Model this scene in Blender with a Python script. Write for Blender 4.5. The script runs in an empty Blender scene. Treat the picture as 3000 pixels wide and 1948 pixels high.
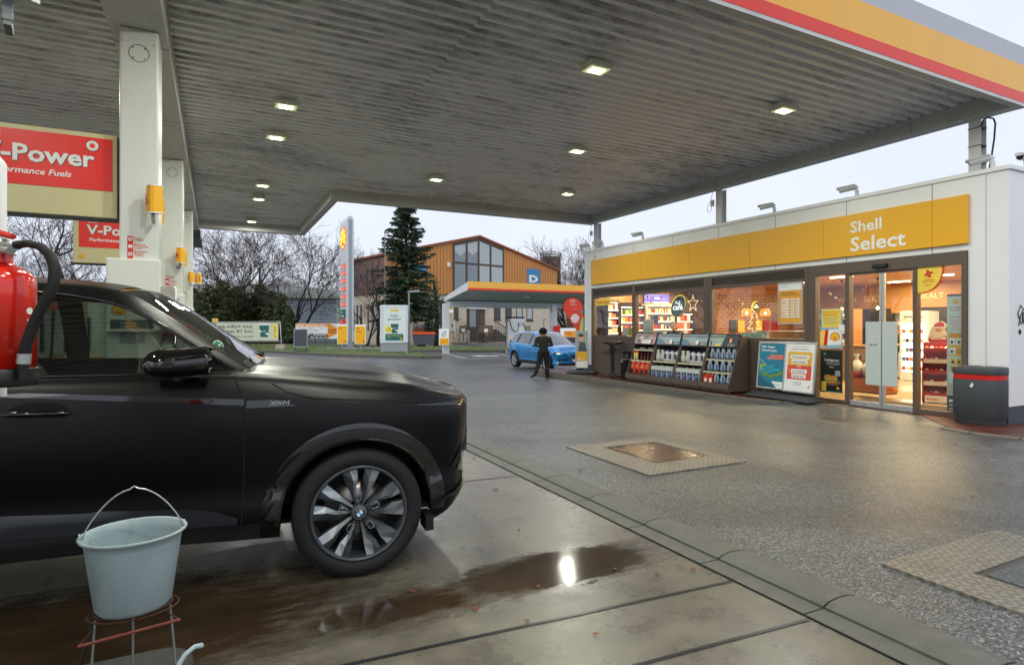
import bpy,bmesh,math,random
from mathutils import Vector,Matrix,noise as mnoise
R=math.radians
COL=bpy.context.scene.collection
SC=bpy.context.scene
# ------------------------------------------------------------------ camera
CAM_H=1.53
cam_d=bpy.data.cameras.new("camera")
cam_d.sensor_width=36.0
cam_d.lens=36.0*1727.0/3000.0
cam_d.shift_y=-16.0/3000.0
cam_d.clip_start=0.05
cam_d.clip_end=2000
cam=bpy.data.objects.new("camera",cam_d)
COL.objects.link(cam)
cam.location=(0,0,CAM_H)
cam.rotation_euler=(R(90),0,0)
SC.camera=cam
# ------------------------------------------------------------------ light
SUN_EL,SUN_AZ=R(44),R(212)
world=bpy.data.worlds.new("World")
SC.world=world
world.use_nodes=True
wt=world.node_tree
for n_ in list(wt.nodes):wt.nodes.remove(n_)
w_out=wt.nodes.new('ShaderNodeOutputWorld')
w_bg=wt.nodes.new('ShaderNodeBackground')
w_sky=wt.nodes.new('ShaderNodeTexSky')
w_sky.sky_type='NISHITA'
w_sky.sun_disc=False
w_sky.sun_elevation=SUN_EL
w_sky.sun_rotation=SUN_AZ
w_mix=wt.nodes.new('ShaderNodeMixRGB')
w_mix.inputs[0].default_value=0.93 # closed cloud cover over the sky
w_tc=wt.nodes.new('ShaderNodeTexCoord')
w_no=wt.nodes.new('ShaderNodeTexNoise')
w_no.inputs['Scale'].default_value=1.6
w_no.inputs['Detail'].default_value=5
w_cr=wt.nodes.new('ShaderNodeValToRGB')
w_cr.color_ramp.elements[0].position=0.3
w_cr.color_ramp.elements[0].color=(6.6,7.1,8.3,1)
w_cr.color_ramp.elements[1].position=0.75
w_cr.color_ramp.elements[1].color=(7.9,8.3,9.2,1)
wt.links.new(w_tc.outputs['Generated'],w_no.inputs['Vector'])
wt.links.new(w_no.outputs['Fac'],w_cr.inputs['Fac'])
wt.links.new(w_sky.outputs[0],w_mix.inputs[1])
wt.links.new(w_cr.outputs[0],w_mix.inputs[2])
wt.links.new(w_mix.outputs[0],w_bg.inputs['Color'])
w_bg.inputs['Strength'].default_value=0.098
wt.links.new(w_bg.outputs[0],w_out.inputs['Surface'])
sun_d=bpy.data.lights.new("sun",'SUN')
sun_d.energy=1.5
sun_d.angle=R(70)
sun_d.color=(1.0,0.97,0.92)
sun=bpy.data.objects.new("sun",sun_d)
COL.objects.link(sun)
sun.rotation_euler=(R(90)-SUN_EL,0,R(180)-SUN_AZ)
SC.view_settings.view_transform='Standard'
SC.view_settings.look='None'
SC.view_settings.exposure=0.32
SC.view_settings.gamma=1.0
SC.render.engine='CYCLES'
SC.cycles.use_denoising=True
SC.cycles.max_bounces=8
SC.cycles.diffuse_bounces=4
SC.cycles.glossy_bounces=4
SC.cycles.transmission_bounces=6
SC.cycles.transparent_max_bounces=12
SC.cycles.caustics_reflective=False
SC.cycles.caustics_refractive=False
SC.cycles.sample_clamp_indirect=6.0
# ------------------------------------------------------------------ frames
# the station stands at an angle: u runs from the pumps to the shop, v along the shop front, away
AU=math.atan2(0.45,0.893)
CU,SU=math.cos(AU),math.sin(AU)
def S(u,v,z=0.0):return Vector((CU*u-SU*v,SU*u+CU*v,z))
ROT_S=AU
ROT_F=AU-R(90)
def gz(u,v): # the forecourt falls gently away from the pumps
 if v<8:return 0.0
 if v<18:return-0.02*(v-8)
 if v<21:return-0.2-0.05*(v-18)/3
 return-0.25
def XY(x,y): # world point on the ground
 u=CU*x+SU*y;v=-SU*x+CU*y
 return Vector((x,y,gz(u,v)))
GF=-0.25
def B(px,Y,z=None): # column of the photograph at distance Y
 p=Vector(((px-1500)/1727.0*Y,Y,GF))
 if z is not None:p.z=z
 return p
def ZZ(py,Y):return CAM_H+(958-py)/1727.0*Y
def KX(px,Y):return px/1727.0*Y
# ------------------------------------------------------------------ objects
def tag(o,label=None,cat=None,group=None,kind=None):
 if label:o["label"]=label
 if cat:o["category"]=cat
 if group:o["group"]=group
 if kind:o["kind"]=kind
 return o
def thing(name,label,cat,loc=(0,0,0),rot=0.0,group=None):
 o=bpy.data.objects.new(name,None)
 COL.objects.link(o)
 o.empty_display_size=0.2
 o.location=loc
 o.rotation_euler=(0,0,rot)
 return tag(o,label,cat,group)
def ORD(k,n):return 'leftmost' if k==0 else 'rightmost' if k==n-1 else('','second','third','fourth','fifth','sixth','seventh','eighth','ninth','tenth','eleventh','twelfth','thirteenth')[k]+' from left'
def copy_tree(o,parent=None,loc=None,rot=None):
 c=o.copy();COL.objects.link(c)
 if parent is not None:c.parent=parent
 if loc is not None:c.location=loc
 if rot is not None:c.rotation_euler=(0,0,rot)
 for ch in o.children:copy_tree(ch,c)
 return c
# ------------------------------------------------------------------ materials
def lin(c):
 return c/12.92 if c<=0.04045 else((c+0.055)/1.055)**2.4
def hx(s,k=1.0):
 s=s.lstrip('#')
 return tuple(min(1,lin(int(s[i:i+2],16)/255.0)*k)for i in(0,2,4))+(1.0,)
MATS={}
def nn(nt,t,**kw):
 n=nt.nodes.new(t)
 for k,v in kw.items():
  if k in n.inputs:n.inputs[k].default_value=v
  else:setattr(n,k,v)
 return n
def mat(name,col='#808080',rough=0.5,metal=0.0,var=0.06,scale=6.0,bump=0.0,bscale=60.0,
emit=0.0,coat=0.0,spec=0.5,k=1.0,ecol=None,dirt=0.0,dcol='#2a2620',dscale=3.0,stretch=(1,1,1)):
 key=name
 if key in MATS:return MATS[key]
 m=bpy.data.materials.new(name);m.use_nodes=True
 nt=m.node_tree;b=nt.nodes['Principled BSDF']
 c=hx(col,k)if isinstance(col,str)else tuple(col)+(1.0,)
 tc=nn(nt,'ShaderNodeTexCoord')
 mp=nn(nt,'ShaderNodeMapping');mp.inputs['Scale'].default_value=stretch
 nt.links.new(tc.outputs['Object'],mp.inputs['Vector'])
 no=nn(nt,'ShaderNodeTexNoise',Scale=scale,Detail=4.0)
 nt.links.new(mp.outputs[0],no.inputs['Vector'])
 mx=nn(nt,'ShaderNodeMixRGB');mx.blend_type='MIX'
 mx.inputs[1].default_value=tuple(min(1,x*(1-var))for x in c[:3])+(1,)
 mx.inputs[2].default_value=tuple(min(1,x*(1+var))for x in c[:3])+(1,)
 nt.links.new(no.outputs['Fac'],mx.inputs[0])
 last=mx.outputs[0]
 if dirt>0:
  n2=nn(nt,'ShaderNodeTexNoise',Scale=dscale,Detail=6.0,Roughness=0.65)
  nt.links.new(mp.outputs[0],n2.inputs['Vector'])
  rp=nn(nt,'ShaderNodeValToRGB')
  rp.color_ramp.elements[0].position=0.5
  rp.color_ramp.elements[1].position=0.78
  rp.color_ramp.elements[0].color=(0,0,0,1)
  rp.color_ramp.elements[1].color=(dirt,dirt,dirt,1)
  nt.links.new(n2.outputs['Fac'],rp.inputs[0])
  m2=nn(nt,'ShaderNodeMixRGB');m2.inputs[2].default_value=hx(dcol)
  nt.links.new(rp.outputs[0],m2.inputs[0]);nt.links.new(last,m2.inputs[1])
  last=m2.outputs[0]
 nt.links.new(last,b.inputs['Base Color'])
 b.inputs['Roughness'].default_value=rough
 b.inputs['Metallic'].default_value=metal
 b.inputs['Specular IOR Level'].default_value=spec
 if coat:b.inputs['Coat Weight'].default_value=coat;b.inputs['Coat Roughness'].default_value=0.04
 if bump>0:
  nb=nn(nt,'ShaderNodeTexNoise',Scale=bscale,Detail=3.0)
  nt.links.new(tc.outputs['Object'],nb.inputs['Vector'])
  bp=nn(nt,'ShaderNodeBump',Strength=bump,Distance=0.01)
  nt.links.new(nb.outputs['Fac'],bp.inputs['Height'])
  nt.links.new(bp.outputs[0],b.inputs['Normal'])
 if emit>0:
  b.inputs['Emission Color'].default_value=hx(ecol)if ecol else c
  b.inputs['Emission Strength'].default_value=emit
  if ecol is None:nt.links.new(last,b.inputs['Emission Color'])
 MATS[key]=m
 return m
def glass(name,tint='#e8f0ee',rough=0.0,refl=1.0,ior=1.5):
 if name in MATS:return MATS[name]
 m=bpy.data.materials.new(name);m.use_nodes=True
 nt=m.node_tree
 for n in list(nt.nodes):nt.nodes.remove(n)
 o=nn(nt,'ShaderNodeOutputMaterial')
 tr=nn(nt,'ShaderNodeBsdfTransparent');tr.inputs[0].default_value=hx(tint)
 gl=nn(nt,'ShaderNodeBsdfGlossy');gl.inputs['Roughness'].default_value=rough
 gl.inputs[0].default_value=(1,1,1,1)
 fr=nn(nt,'ShaderNodeFresnel',IOR=ior)
 ge=nn(nt,'ShaderNodeNewGeometry')
# the pane is one sheet: fresnel of the entering side, doubled for its two faces
 nrm=nn(nt,'ShaderNodeVectorMath');nrm.operation='DOT_PRODUCT'
 ab=nn(nt,'ShaderNodeMath');ab.operation='ABSOLUTE'
 nt.links.new(ge.outputs['Normal'],nrm.inputs[0]);nt.links.new(ge.outputs['Incoming'],nrm.inputs[1])
 nt.links.new(nrm.outputs['Value'],ab.inputs[0])
 om=nn(nt,'ShaderNodeMath');om.operation='SUBTRACT';om.inputs[0].default_value=1.0
 nt.links.new(ab.outputs[0],om.inputs[1])
 pw=nn(nt,'ShaderNodeMath');pw.operation='POWER';pw.inputs[1].default_value=4.0
 nt.links.new(om.outputs[0],pw.inputs[0])
 ma=nn(nt,'ShaderNodeMath');ma.operation='MULTIPLY_ADD'
 ma.inputs[1].default_value=0.85;ma.inputs[2].default_value=0.08*refl
 ma.use_clamp=True
 nt.links.new(pw.outputs[0],ma.inputs[0])
 ms=nn(nt,'ShaderNodeMixShader')
 nt.links.new(ma.outputs[0],ms.inputs[0]);nt.links.new(tr.outputs[0],ms.inputs[1]);nt.links.new(gl.outputs[0],ms.inputs[2])
 nt.links.new(ms.outputs[0],o.inputs[0])
 MATS[name]=m
 return m
# ------------------------------------------------------------------ mesh builder
_txt={}
def text_mesh(s,bold=0.0,res=2):
 key=(s,bold)
 if key in _txt:return _txt[key]
 cu=bpy.data.curves.new("t",'FONT');cu.body=s;cu.size=1.0
 cu.offset=bold;cu.resolution_u=res;cu.align_x='LEFT'
 ob=bpy.data.objects.new("t",cu)
 me=bpy.data.meshes.new_from_object(ob)
 vs=[(v.co.x,v.co.y)for v in me.vertices]
 fs=[tuple(p.vertices)for p in me.polygons]
 bpy.data.objects.remove(ob);bpy.data.curves.remove(cu);bpy.data.meshes.remove(me)
 if vs:
  x0=min(v[0]for v in vs);x1=max(v[0]for v in vs)
 else:x0=x1=0
 _txt[key]=(vs,fs,x0,x1)
 return _txt[key]
class MB:
 def __init__(s,M=None):
  s.v=[];s.f=[];s.m=[];s.sm=[];s.mats=[];s.M=M
 def mi(s,m):
  if m not in s.mats:s.mats.append(m)
  return s.mats.index(m)
 def add(s,vs,fs,m,smooth=False):
  o=len(s.v);i=s.mi(m)
  if s.M is not None:vs=[tuple(s.M@Vector(p))for p in vs]
  s.v.extend([tuple(p)for p in vs])
  for f in fs:
   s.f.append(tuple(o+k for k in f));s.m.append(i);s.sm.append(smooth)
  return s
 def box(s,x0,x1,y0,y1,z0,z1,m):
  vs=[(x0,y0,z0),(x1,y0,z0),(x1,y1,z0),(x0,y1,z0),(x0,y0,z1),(x1,y0,z1),(x1,y1,z1),(x0,y1,z1)]
  return s.add(vs,[(0,3,2,1),(4,5,6,7),(0,1,5,4),(1,2,6,5),(2,3,7,6),(3,0,4,7)],m)
 def tube(s,pts,r,m,n=8,closed=False,caps=True,sq=1.0,up=None):
  pts=[Vector(p)for p in pts];k=len(pts)
  rs=r if isinstance(r,(list,tuple))else[r]*k
  rings=[];prev=None
  for i,p in enumerate(pts):
   a=pts[(i-1)%k]if(i>0 or closed)else p
   b=pts[(i+1)%k]if(i<k-1 or closed)else p
   d=(b-a)
   if d.length<1e-9:d=Vector((0,0,1))
   d.normalize()
   if prev is None:
    ref=Vector(up)if up else(Vector((0,0,1))if abs(d.z)<0.9 else Vector((1,0,0)))
    x=d.cross(ref).normalized()
   else:
    x=(prev-d*prev.dot(d))
    if x.length<1e-6:x=d.orthogonal()
    x.normalize()
   prev=x;y=d.cross(x)
   rings.append([p+x*(rs[i]*math.cos(2*math.pi*j/n))+y*(rs[i]*sq*math.sin(2*math.pi*j/n))for j in range(n)])
  vs=[q for ring in rings for q in ring];fs=[]
  for i in range(k if closed else k-1):
   i2=(i+1)%k
   for j in range(n):
    j2=(j+1)%n
    fs.append((i*n+j,i*n+j2,i2*n+j2,i2*n+j))
  s.add(vs,fs,m,True)
  if caps and not closed:
   s.add(rings[0],[tuple(range(n))],m)
   s.add(rings[-1],[tuple(range(n))[::-1]],m)
  return s
 def cyl(s,p0,p1,r0,m,r1=None,n=16):
  return s.tube([p0,p1],[r0,r0 if r1 is None else r1],m,n)
 def lathe(s,prof,m,n=24,c=(0,0,0),sx=1.0,sy=1.0,smooth=True,axis='z'):
  vs=[];fs=[]
  for(r,z)in prof:
   for j in range(n):
    a=2*math.pi*j/n
    p=(c[0]+r*sx*math.cos(a),c[1]+r*sy*math.sin(a),c[2]+z)
    if axis=='y':p=(c[0]+r*sx*math.cos(a),c[1]+z,c[2]+r*sy*math.sin(a))
    vs.append(p)
  for i in range(len(prof)-1):
   for j in range(n):
    j2=(j+1)%n
    f=(i*n+j,i*n+j2,(i+1)*n+j2,(i+1)*n+j)
    fs.append(f if axis=='z' else f[::-1])
  return s.add(vs,fs,m,smooth)
 def prism(s,poly,y0,y1,m): # polygon in xz, from y0 (front) to y1
  n=len(poly)
  vs=[(x,y0,z)for x,z in poly]+[(x,y1,z)for x,z in poly]
  fs=[tuple(range(n)),tuple(range(n,2*n))[::-1]]+[(i,(i+1)%n+0,(i+1)%n+n,i+n)[::-1]for i in range(n)]
  return s.add(vs,fs,m)
 def prismz(s,poly,z0,z1,m):
  n=len(poly)
  vs=[(x,y,z0)for x,y in poly]+[(x,y,z1)for x,y in poly]
  fs=[tuple(range(n))[::-1],tuple(range(n,2*n))]+[(i,(i+1)%n,(i+1)%n+n,i+n)for i in range(n)]
  return s.add(vs,fs,m)
 def prismx(s,poly,x0,x1,m): # polygon in yz
  n=len(poly)
  vs=[(x0,y,z)for y,z in poly]+[(x1,y,z)for y,z in poly]
  fs=[tuple(range(n))[::-1],tuple(range(n,2*n))]+[(i,(i+1)%n,(i+1)%n+n,i+n)for i in range(n)]
  return s.add(vs,fs,m)
 def poly(s,pts,y,m):
  return s.add([(x,y,z)for x,z in pts],[tuple(range(len(pts)))],m)
 def rect(s,x0,x1,z0,z1,y,m):
  return s.poly([(x0,z0),(x1,z0),(x1,z1),(x0,z1)],y,m)
 def disc(s,cx,cz,r,y,m,n=24,rz=None,rot=0.0):
  rz=r if rz is None else rz
  c,q=math.cos(rot),math.sin(rot)
  pts=[]
  for j in range(n):
   a=2*math.pi*j/n
   x,z=r*math.cos(a),rz*math.sin(a)
   pts.append((cx+x*c-z*q,cz+x*q+z*c))
  return s.poly(pts,y,m)
 def ring(s,cx,cz,r0,r1,y,m,n=24):
  vs=[]
  for j in range(n):
   a=2*math.pi*j/n
   vs.append((cx+r0*math.cos(a),y,cz+r0*math.sin(a)));vs.append((cx+r1*math.cos(a),y,cz+r1*math.sin(a)))
  return s.add(vs,[(2*j,2*j+1,(2*j+3)%(2*n),(2*j+2)%(2*n))for j in range(n)],m)
 def rrect(s,x0,x1,z0,z1,rad,y,m,y1=None):
  pts=[]
  for(cx,cz,a0)in((x1-rad,z1-rad,0),(x0+rad,z1-rad,90),(x0+rad,z0+rad,180),(x1-rad,z0+rad,270)):
   for k in range(5):
    a=R(a0+22.5*k);pts.append((cx+rad*math.cos(a),cz+rad*math.sin(a)))
  return s.poly(pts,y,m)if y1 is None else s.prism(pts,y,y1,m)
 def text(s,t,x,z,size,m,y=0.0,bold=0.0,align='L',mirror=False,width=None,shear=0.0,sx=1.0,rot=0.0):
  vs,fs,x0,x1=text_mesh(t,bold)
  if not vs:return s
  w=(x1-x0)
  kx=size*sx
  if width:kx=width/w
  out=[]
  off=0.0
  if align=='C':off=-w*kx/2
  if align=='R':off=-w*kx
  c,q=math.cos(rot),math.sin(rot)
  for(a,b)in vs:
   px=(a-x0+shear*b)*kx+off;pz=b*size
   px,pz=px*c-pz*q,px*q+pz*c
   if mirror:px=-px
   out.append((x+px,y,z+pz))
  if mirror:fs=[f[::-1]for f in fs]
  return s.add(out,fs,m)
 def build(s,name,parent=None,bevel=0.0,bseg=2,loc=None,rot=None,world=False,merge=False,wn=False):
  me=bpy.data.meshes.new(name)
  me.from_pydata(s.v,[],s.f)
  for m in s.mats:me.materials.append(m)
  me.polygons.foreach_set("material_index",s.m)
  me.polygons.foreach_set("use_smooth",s.sm)
  me.update()
  if merge:
   bm=bmesh.new();bm.from_mesh(me)
   bmesh.ops.remove_doubles(bm,verts=bm.verts,dist=1e-5)
   bm.to_mesh(me);bm.free()
  o=bpy.data.objects.new(name,me)
  COL.objects.link(o)
  if parent is not None:o.parent=parent
  if loc is not None:o.location=loc
  if rot is not None:o.rotation_euler=(0,0,rot)if not isinstance(rot,(tuple,list))else rot
  if bevel>0:
   md=o.modifiers.new("bevel",'BEVEL');md.width=bevel;md.segments=bseg
   md.limit_method='ANGLE';md.angle_limit=R(40)
  return o
# ------------------------------------------------------------------ shared materials
white=mat('white_paint','#e4e6e5',0.45,dirt=0.25,dcol='#a8a79d',dscale=1.5,var=0.03)
offwhite=mat('offwhite_metal','#d3d4c4',0.4,dirt=0.3,dcol='#a9a893',dscale=1.2,var=0.03)
cream=mat('cream_panel','#cfc698',0.4,var=0.03,dirt=0.2,dcol='#b0a97d')
red=mat('signal_red','#d81408',0.35,var=0.04)
redl=mat('lettering_red','#d0281c',0.5)
yel=mat('sign_yellow','#f2b211',0.35,var=0.04)
yel2=mat('light_yellow','#f6d54a',0.45)
black=mat('black_plastic','#101112',0.45,var=0.15)
rubber=mat('rubber','#161617',0.7,var=0.15,bump=0.2)
steel=mat('galvanised_steel','#8d9294',0.4,0.8,var=0.12)
alu=mat('aluminium','#b9bdbd',0.35,0.7,var=0.05)
greym=mat('grey_metal','#7d8488',0.45,0.2,var=0.05)
brownf=mat('brown_frame','#5e5249',0.5,0.15,var=0.05,bump=0.05,bscale=300)
wht=mat('print_white','#eef0ee',0.5,var=0.01)
blk=mat('print_black','#15171a',0.5)
navy=mat('print_navy','#12264a',0.5)
teal=mat('print_teal','#14615c',0.5)
dgreen=mat('print_dark_green','#12403c',0.5)
orange=mat('print_orange','#f08a1e',0.5)
gry=mat('print_grey','#9aa0a2',0.5)
rust=mat('rust','#4c2c1c',0.8,var=0.35,scale=30)
def pecten(mb,cx,cz,r,y,flip=False,my=None,mr=None,e=0.002,sx=1.0):
 """scallop emblem, red outline with yellow fan"""
 my=my or mat('emblem_yellow','#fbd21c',0.4);mr=mr or redl
 def P(a,q):return(cx+q*math.sin(a)*sx,cz+q*math.cos(a)-0.55*r)
 n=7;A=R(100);out=[]
 for i in range(n):
  a0=-A+2*A*i/n;a1=-A+2*A*(i+1)/n
  for t in(0.0,0.25,0.5,0.75):
   a=a0+(a1-a0)*t
   q=r*(1.38+0.12*math.sin(math.pi*t))*(1-0.30*(abs(a)/A)**1.6)
   out.append(P(a,q))
 out.append(P(A,r*0.97))
 out+=[(cx+0.55*r*sx,cz-0.62*r),(cx+0.42*r*sx,cz-0.98*r),(cx-0.42*r*sx,cz-0.98*r),(cx-0.55*r*sx,cz-0.62*r)]
 mb.poly(out,y,mr)
 for i in range(n):
  a0=-A+2*A*i/n;a1=-A+2*A*(i+1)/n;g=(a1-a0)*0.10
  am=(a0+a1)/2
  q=r*1.30*(1-0.30*(abs(am)/A)**1.6)
  mb.poly([P(am*0.6,r*0.12),P(a1-g,q*0.97),P(am,q*1.04),P(a0+g,q*0.97)],y-e,my)
 mb.poly([(cx-0.38*r*sx,cz-0.66*r),(cx-0.3*r*sx,cz-0.88*r),(cx+0.3*r*sx,cz-0.88*r),(cx+0.38*r*sx,cz-0.66*r)],y-e,my)
# ================================================================== GROUND
def nodemat(name):
 m=bpy.data.materials.new(name);m.use_nodes=True
 return m,m.node_tree,m.node_tree.nodes['Principled BSDF']
def ramp(nt,src,stops):
 rp=nn(nt,'ShaderNodeValToRGB');cr=rp.color_ramp
 cr.elements[0].position=stops[0][0];cr.elements[0].color=stops[0][1]
 cr.elements[1].position=stops[-1][0];cr.elements[1].color=stops[-1][1]
 for p,c in stops[1:-1]:
  e=cr.elements.new(p);e.color=c
 nt.links.new(src,rp.inputs[0]);return rp.outputs[0]
def g3(v):return(v,v,v,1)
def mixc(nt,fac,a,b,mode='MIX'):
 n=nn(nt,'ShaderNodeMixRGB');n.blend_type=mode
 for i,s in((0,fac),(1,a),(2,b)):
  if isinstance(s,(int,float)):n.inputs[i].default_value=s
  elif isinstance(s,tuple):n.inputs[i].default_value=s
  else:nt.links.new(s,n.inputs[i])
 return n.outputs[0]
def asphalt_mat(name,lo,hi,r0,r1,agg=95.0):
 m,nt,b=nodemat(name)
 ge=nn(nt,'ShaderNodeNewGeometry');pos=ge.outputs['Position']
 vo=nn(nt,'ShaderNodeTexVoronoi',Scale=agg);nt.links.new(pos,vo.inputs['Vector'])
 big=nn(nt,'ShaderNodeTexNoise',Scale=0.28,Detail=6.0,Roughness=0.6);nt.links.new(pos,big.inputs['Vector'])
 mid=nn(nt,'ShaderNodeTexNoise',Scale=2.4,Detail=5.0,Roughness=0.7);nt.links.new(pos,mid.inputs['Vector'])
 fine=nn(nt,'ShaderNodeTexNoise',Scale=34,Detail=4.0,Roughness=0.7);nt.links.new(pos,fine.inputs['Vector'])
 bw=nn(nt,'ShaderNodeSeparateColor');nt.links.new(vo.outputs['Color'],bw.inputs[0])
 stone=ramp(nt,bw.outputs[0],[(0.0,hx(lo,0.55)),(0.35,hx(lo)),(0.75,hx(hi)),(0.93,hx(hi,1.7)),(1.0,hx('#a39a90'))])
 tone=ramp(nt,big.outputs['Fac'],[(0.3,g3(0.62)),(0.7,g3(1.2))])
 trk=nn(nt,'ShaderNodeTexNoise',Scale=1.0,Detail=5.0,Roughness=0.6)
 tm=nn(nt,'ShaderNodeMapping');tm.inputs['Rotation'].default_value=(0,0,-AU-1.45);tm.inputs['Scale'].default_value=(0.12,1.4,1)
 nt.links.new(pos,tm.inputs[0]);nt.links.new(tm.outputs[0],trk.inputs['Vector'])
 oil=nn(nt,'ShaderNodeTexNoise',Scale=0.9,Detail=3.0,Roughness=0.5);nt.links.new(pos,oil.inputs['Vector'])
 tone2=ramp(nt,mid.outputs['Fac'],[(0.35,g3(0.8)),(0.65,g3(1.1))])
 c=mixc(nt,1.0,stone,tone,'MULTIPLY');c=mixc(nt,1.0,c,tone2,'MULTIPLY')
 c=mixc(nt,1.0,c,ramp(nt,trk.outputs['Fac'],[(0.36,g3(0.72)),(0.5,g3(1.0)),(0.66,g3(1.12))]),'MULTIPLY')
 c=mixc(nt,ramp(nt,oil.outputs['Fac'],[(0.64,g3(0)),(0.72,g3(0.55))]),c,hx('#26221e'))
 nt.links.new(c,b.inputs['Base Color'])
 rr=mixc(nt,0.5,ramp(nt,big.outputs['Fac'],[(0.35,g3(r0)),(0.65,g3(r1))]),ramp(nt,mid.outputs['Fac'],[(0.3,g3(r0)),(0.7,g3(r1))]))
 nt.links.new(rr,b.inputs['Roughness'])
 b.inputs['Specular IOR Level'].default_value=0.6
 hmix=mixc(nt,0.5,vo.outputs['Distance'],fine.outputs['Fac'])
 bp=nn(nt,'ShaderNodeBump',Strength=0.6,Distance=0.006);bp.invert=True
 nt.links.new(hmix,bp.inputs['Height']);nt.links.new(bp.outputs[0],b.inputs['Normal'])
 return m
ASPH=asphalt_mat('wet_asphalt','#36393b','#62676a',0.28,0.52)
ROADM=asphalt_mat('wet_road','#4a4f52','#70777b',0.18,0.4,60)
def strip_mesh(name,u0,u1,vs,dz,m,parent=None,kind='structure'):
 mb=MB()
 for a,b in zip(vs[:-1],vs[1:]):
  p=[S(u0,a,gz(u0,a)+dz),S(u1,a,gz(u1,a)+dz),S(u1,b,gz(u1,b)+dz),S(u0,b,gz(u0,b)+dz)]
  mb.add(p,[(0,1,2,3)],m)
 o=mb.build(name,parent,merge=True)
 if kind and parent is None:tag(o,kind=kind)
 return o
strip_mesh('ground',-700,700,[-300,0,8,18,21,60,900],-0.008,ASPH)
# concrete slab of the fuelling area, wet with a brown puddle
def slab_mat():
 m,nt,b=nodemat('wet_concrete')
 ge=nn(nt,'ShaderNodeNewGeometry');pos=ge.outputs['Position']
 big=nn(nt,'ShaderNodeTexNoise',Scale=0.55,Detail=7.0,Roughness=0.62);nt.links.new(pos,big.inputs['Vector'])
 mid=nn(nt,'ShaderNodeTexNoise',Scale=3.1,Detail=8.0,Roughness=0.72);nt.links.new(pos,mid.inputs['Vector'])
 fine=nn(nt,'ShaderNodeTexNoise',Scale=70,Detail=4.0,Roughness=0.75);nt.links.new(pos,fine.inputs['Vector'])
 base=ramp(nt,big.outputs['Fac'],[(0.3,hx('#4a443c')),(0.5,hx('#706a5e')),(0.72,hx('#8a8474'))])
 c=mixc(nt,1.0,base,ramp(nt,mid.outputs['Fac'],[(0.3,g3(0.68)),(0.7,g3(1.12))]),'MULTIPLY')
 c=mixc(nt,1.0,c,ramp(nt,fine.outputs['Fac'],[(0.3,g3(0.82)),(0.7,g3(1.1))]),'MULTIPLY')
# puddles: two soft ellipses in station coordinates broken up with noise
 mp=nn(nt,'ShaderNodeMapping');mp.vector_type='TEXTURE'
 mp.inputs['Rotation'].default_value=(0,0,AU)
 nt.links.new(pos,mp.inputs['Vector'])
 def blob(u,v,su,sv,k=1.0):
  sb=nn(nt,'ShaderNodeVectorMath');sb.operation='SUBTRACT';sb.inputs[1].default_value=(u,v,0)
  nt.links.new(mp.outputs[0],sb.inputs[0])
  dv=nn(nt,'ShaderNodeVectorMath');dv.operation='MULTIPLY';dv.inputs[1].default_value=(1/su,1/sv,0)
  nt.links.new(sb.outputs[0],dv.inputs[0])
  ln=nn(nt,'ShaderNodeVectorMath');ln.operation='LENGTH';nt.links.new(dv.outputs[0],ln.inputs[0])
  mm=nn(nt,'ShaderNodeMath');mm.operation='MULTIPLY_ADD';mm.inputs[1].default_value=-k;mm.inputs[2].default_value=k
  nt.links.new(ln.outputs['Value'],mm.inputs[0]);return mm.outputs[0]
 def mx(a,b_):
  n=nn(nt,'ShaderNodeMath');n.operation='MAXIMUM';nt.links.new(a,n.inputs[0]);nt.links.new(b_,n.inputs[1]);return n.outputs[0]
 f=mx(blob(1.95,3.22,0.95,0.32,1.3),mx(blob(-0.9,3.5,2.0,0.85,1.3),mx(blob(0.9,3.15,0.8,0.25,0.9),blob(-4,9,3,2,1))))
 st=nn(nt,'ShaderNodeTexNoise',Scale=4.5,Detail=7.0,Roughness=0.7)
 m2=nn(nt,'ShaderNodeMapping');m2.inputs['Scale'].default_value=(1.0,3.0,1.0)
 nt.links.new(mp.outputs[0],m2.inputs['Vector']);nt.links.new(m2.outputs[0],st.inputs['Vector'])
 ad=nn(nt,'ShaderNodeMath');ad.operation='MULTIPLY_ADD';ad.inputs[1].default_value=1.15;ad.inputs[2].default_value=-0.6
 nt.links.new(st.outputs['Fac'],ad.inputs[0])
 sm=nn(nt,'ShaderNodeMath');sm.operation='ADD';nt.links.new(f,sm.inputs[0]);nt.links.new(ad.outputs[0],sm.inputs[1])
 wet=ramp(nt,sm.outputs[0],[(0.0,g3(0)),(0.38,g3(1))])
 stain=ramp(nt,sm.outputs[0],[(-0.0,g3(0)),(0.5,g3(1))])
 c=mixc(nt,stain,c,mixc(nt,1.0,c,hx('#9a8474'),'MULTIPLY'))
 nt.links.new(c,b.inputs['Base Color'])
 rr=ramp(nt,mid.outputs['Fac'],[(0.3,g3(0.2)),(0.7,g3(0.42))])
 nt.links.new(mixc(nt,wet,rr,g3(0.085)),b.inputs['Roughness'])
 b.inputs['Specular IOR Level'].default_value=0.65
 bp=nn(nt,'ShaderNodeBump',Strength=0.3,Distance=0.004)
 nt.links.new(mixc(nt,wet,mixc(nt,0.6,mid.outputs['Fac'],fine.outputs['Fac']),mixc(nt,0.3,g3(0.5),st.outputs['Fac'])),bp.inputs['Height'])
 nt.links.new(bp.outputs[0],b.inputs['Normal'])
 return m
SLAB=slab_mat()
strip_mesh('forecourt_slab',-14,2.79,[-6,8,18,21,26],-0.003,SLAB)
GUT=mat('kerb_concrete','#5c5c57',0.45,var=0.25,scale=9,bump=0.5,bscale=160,dirt=0.5,dcol='#3c3f34',dscale=6)
JOINT=mat('joint_filler','#23262a',0.3,var=0.3,scale=20)
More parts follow.
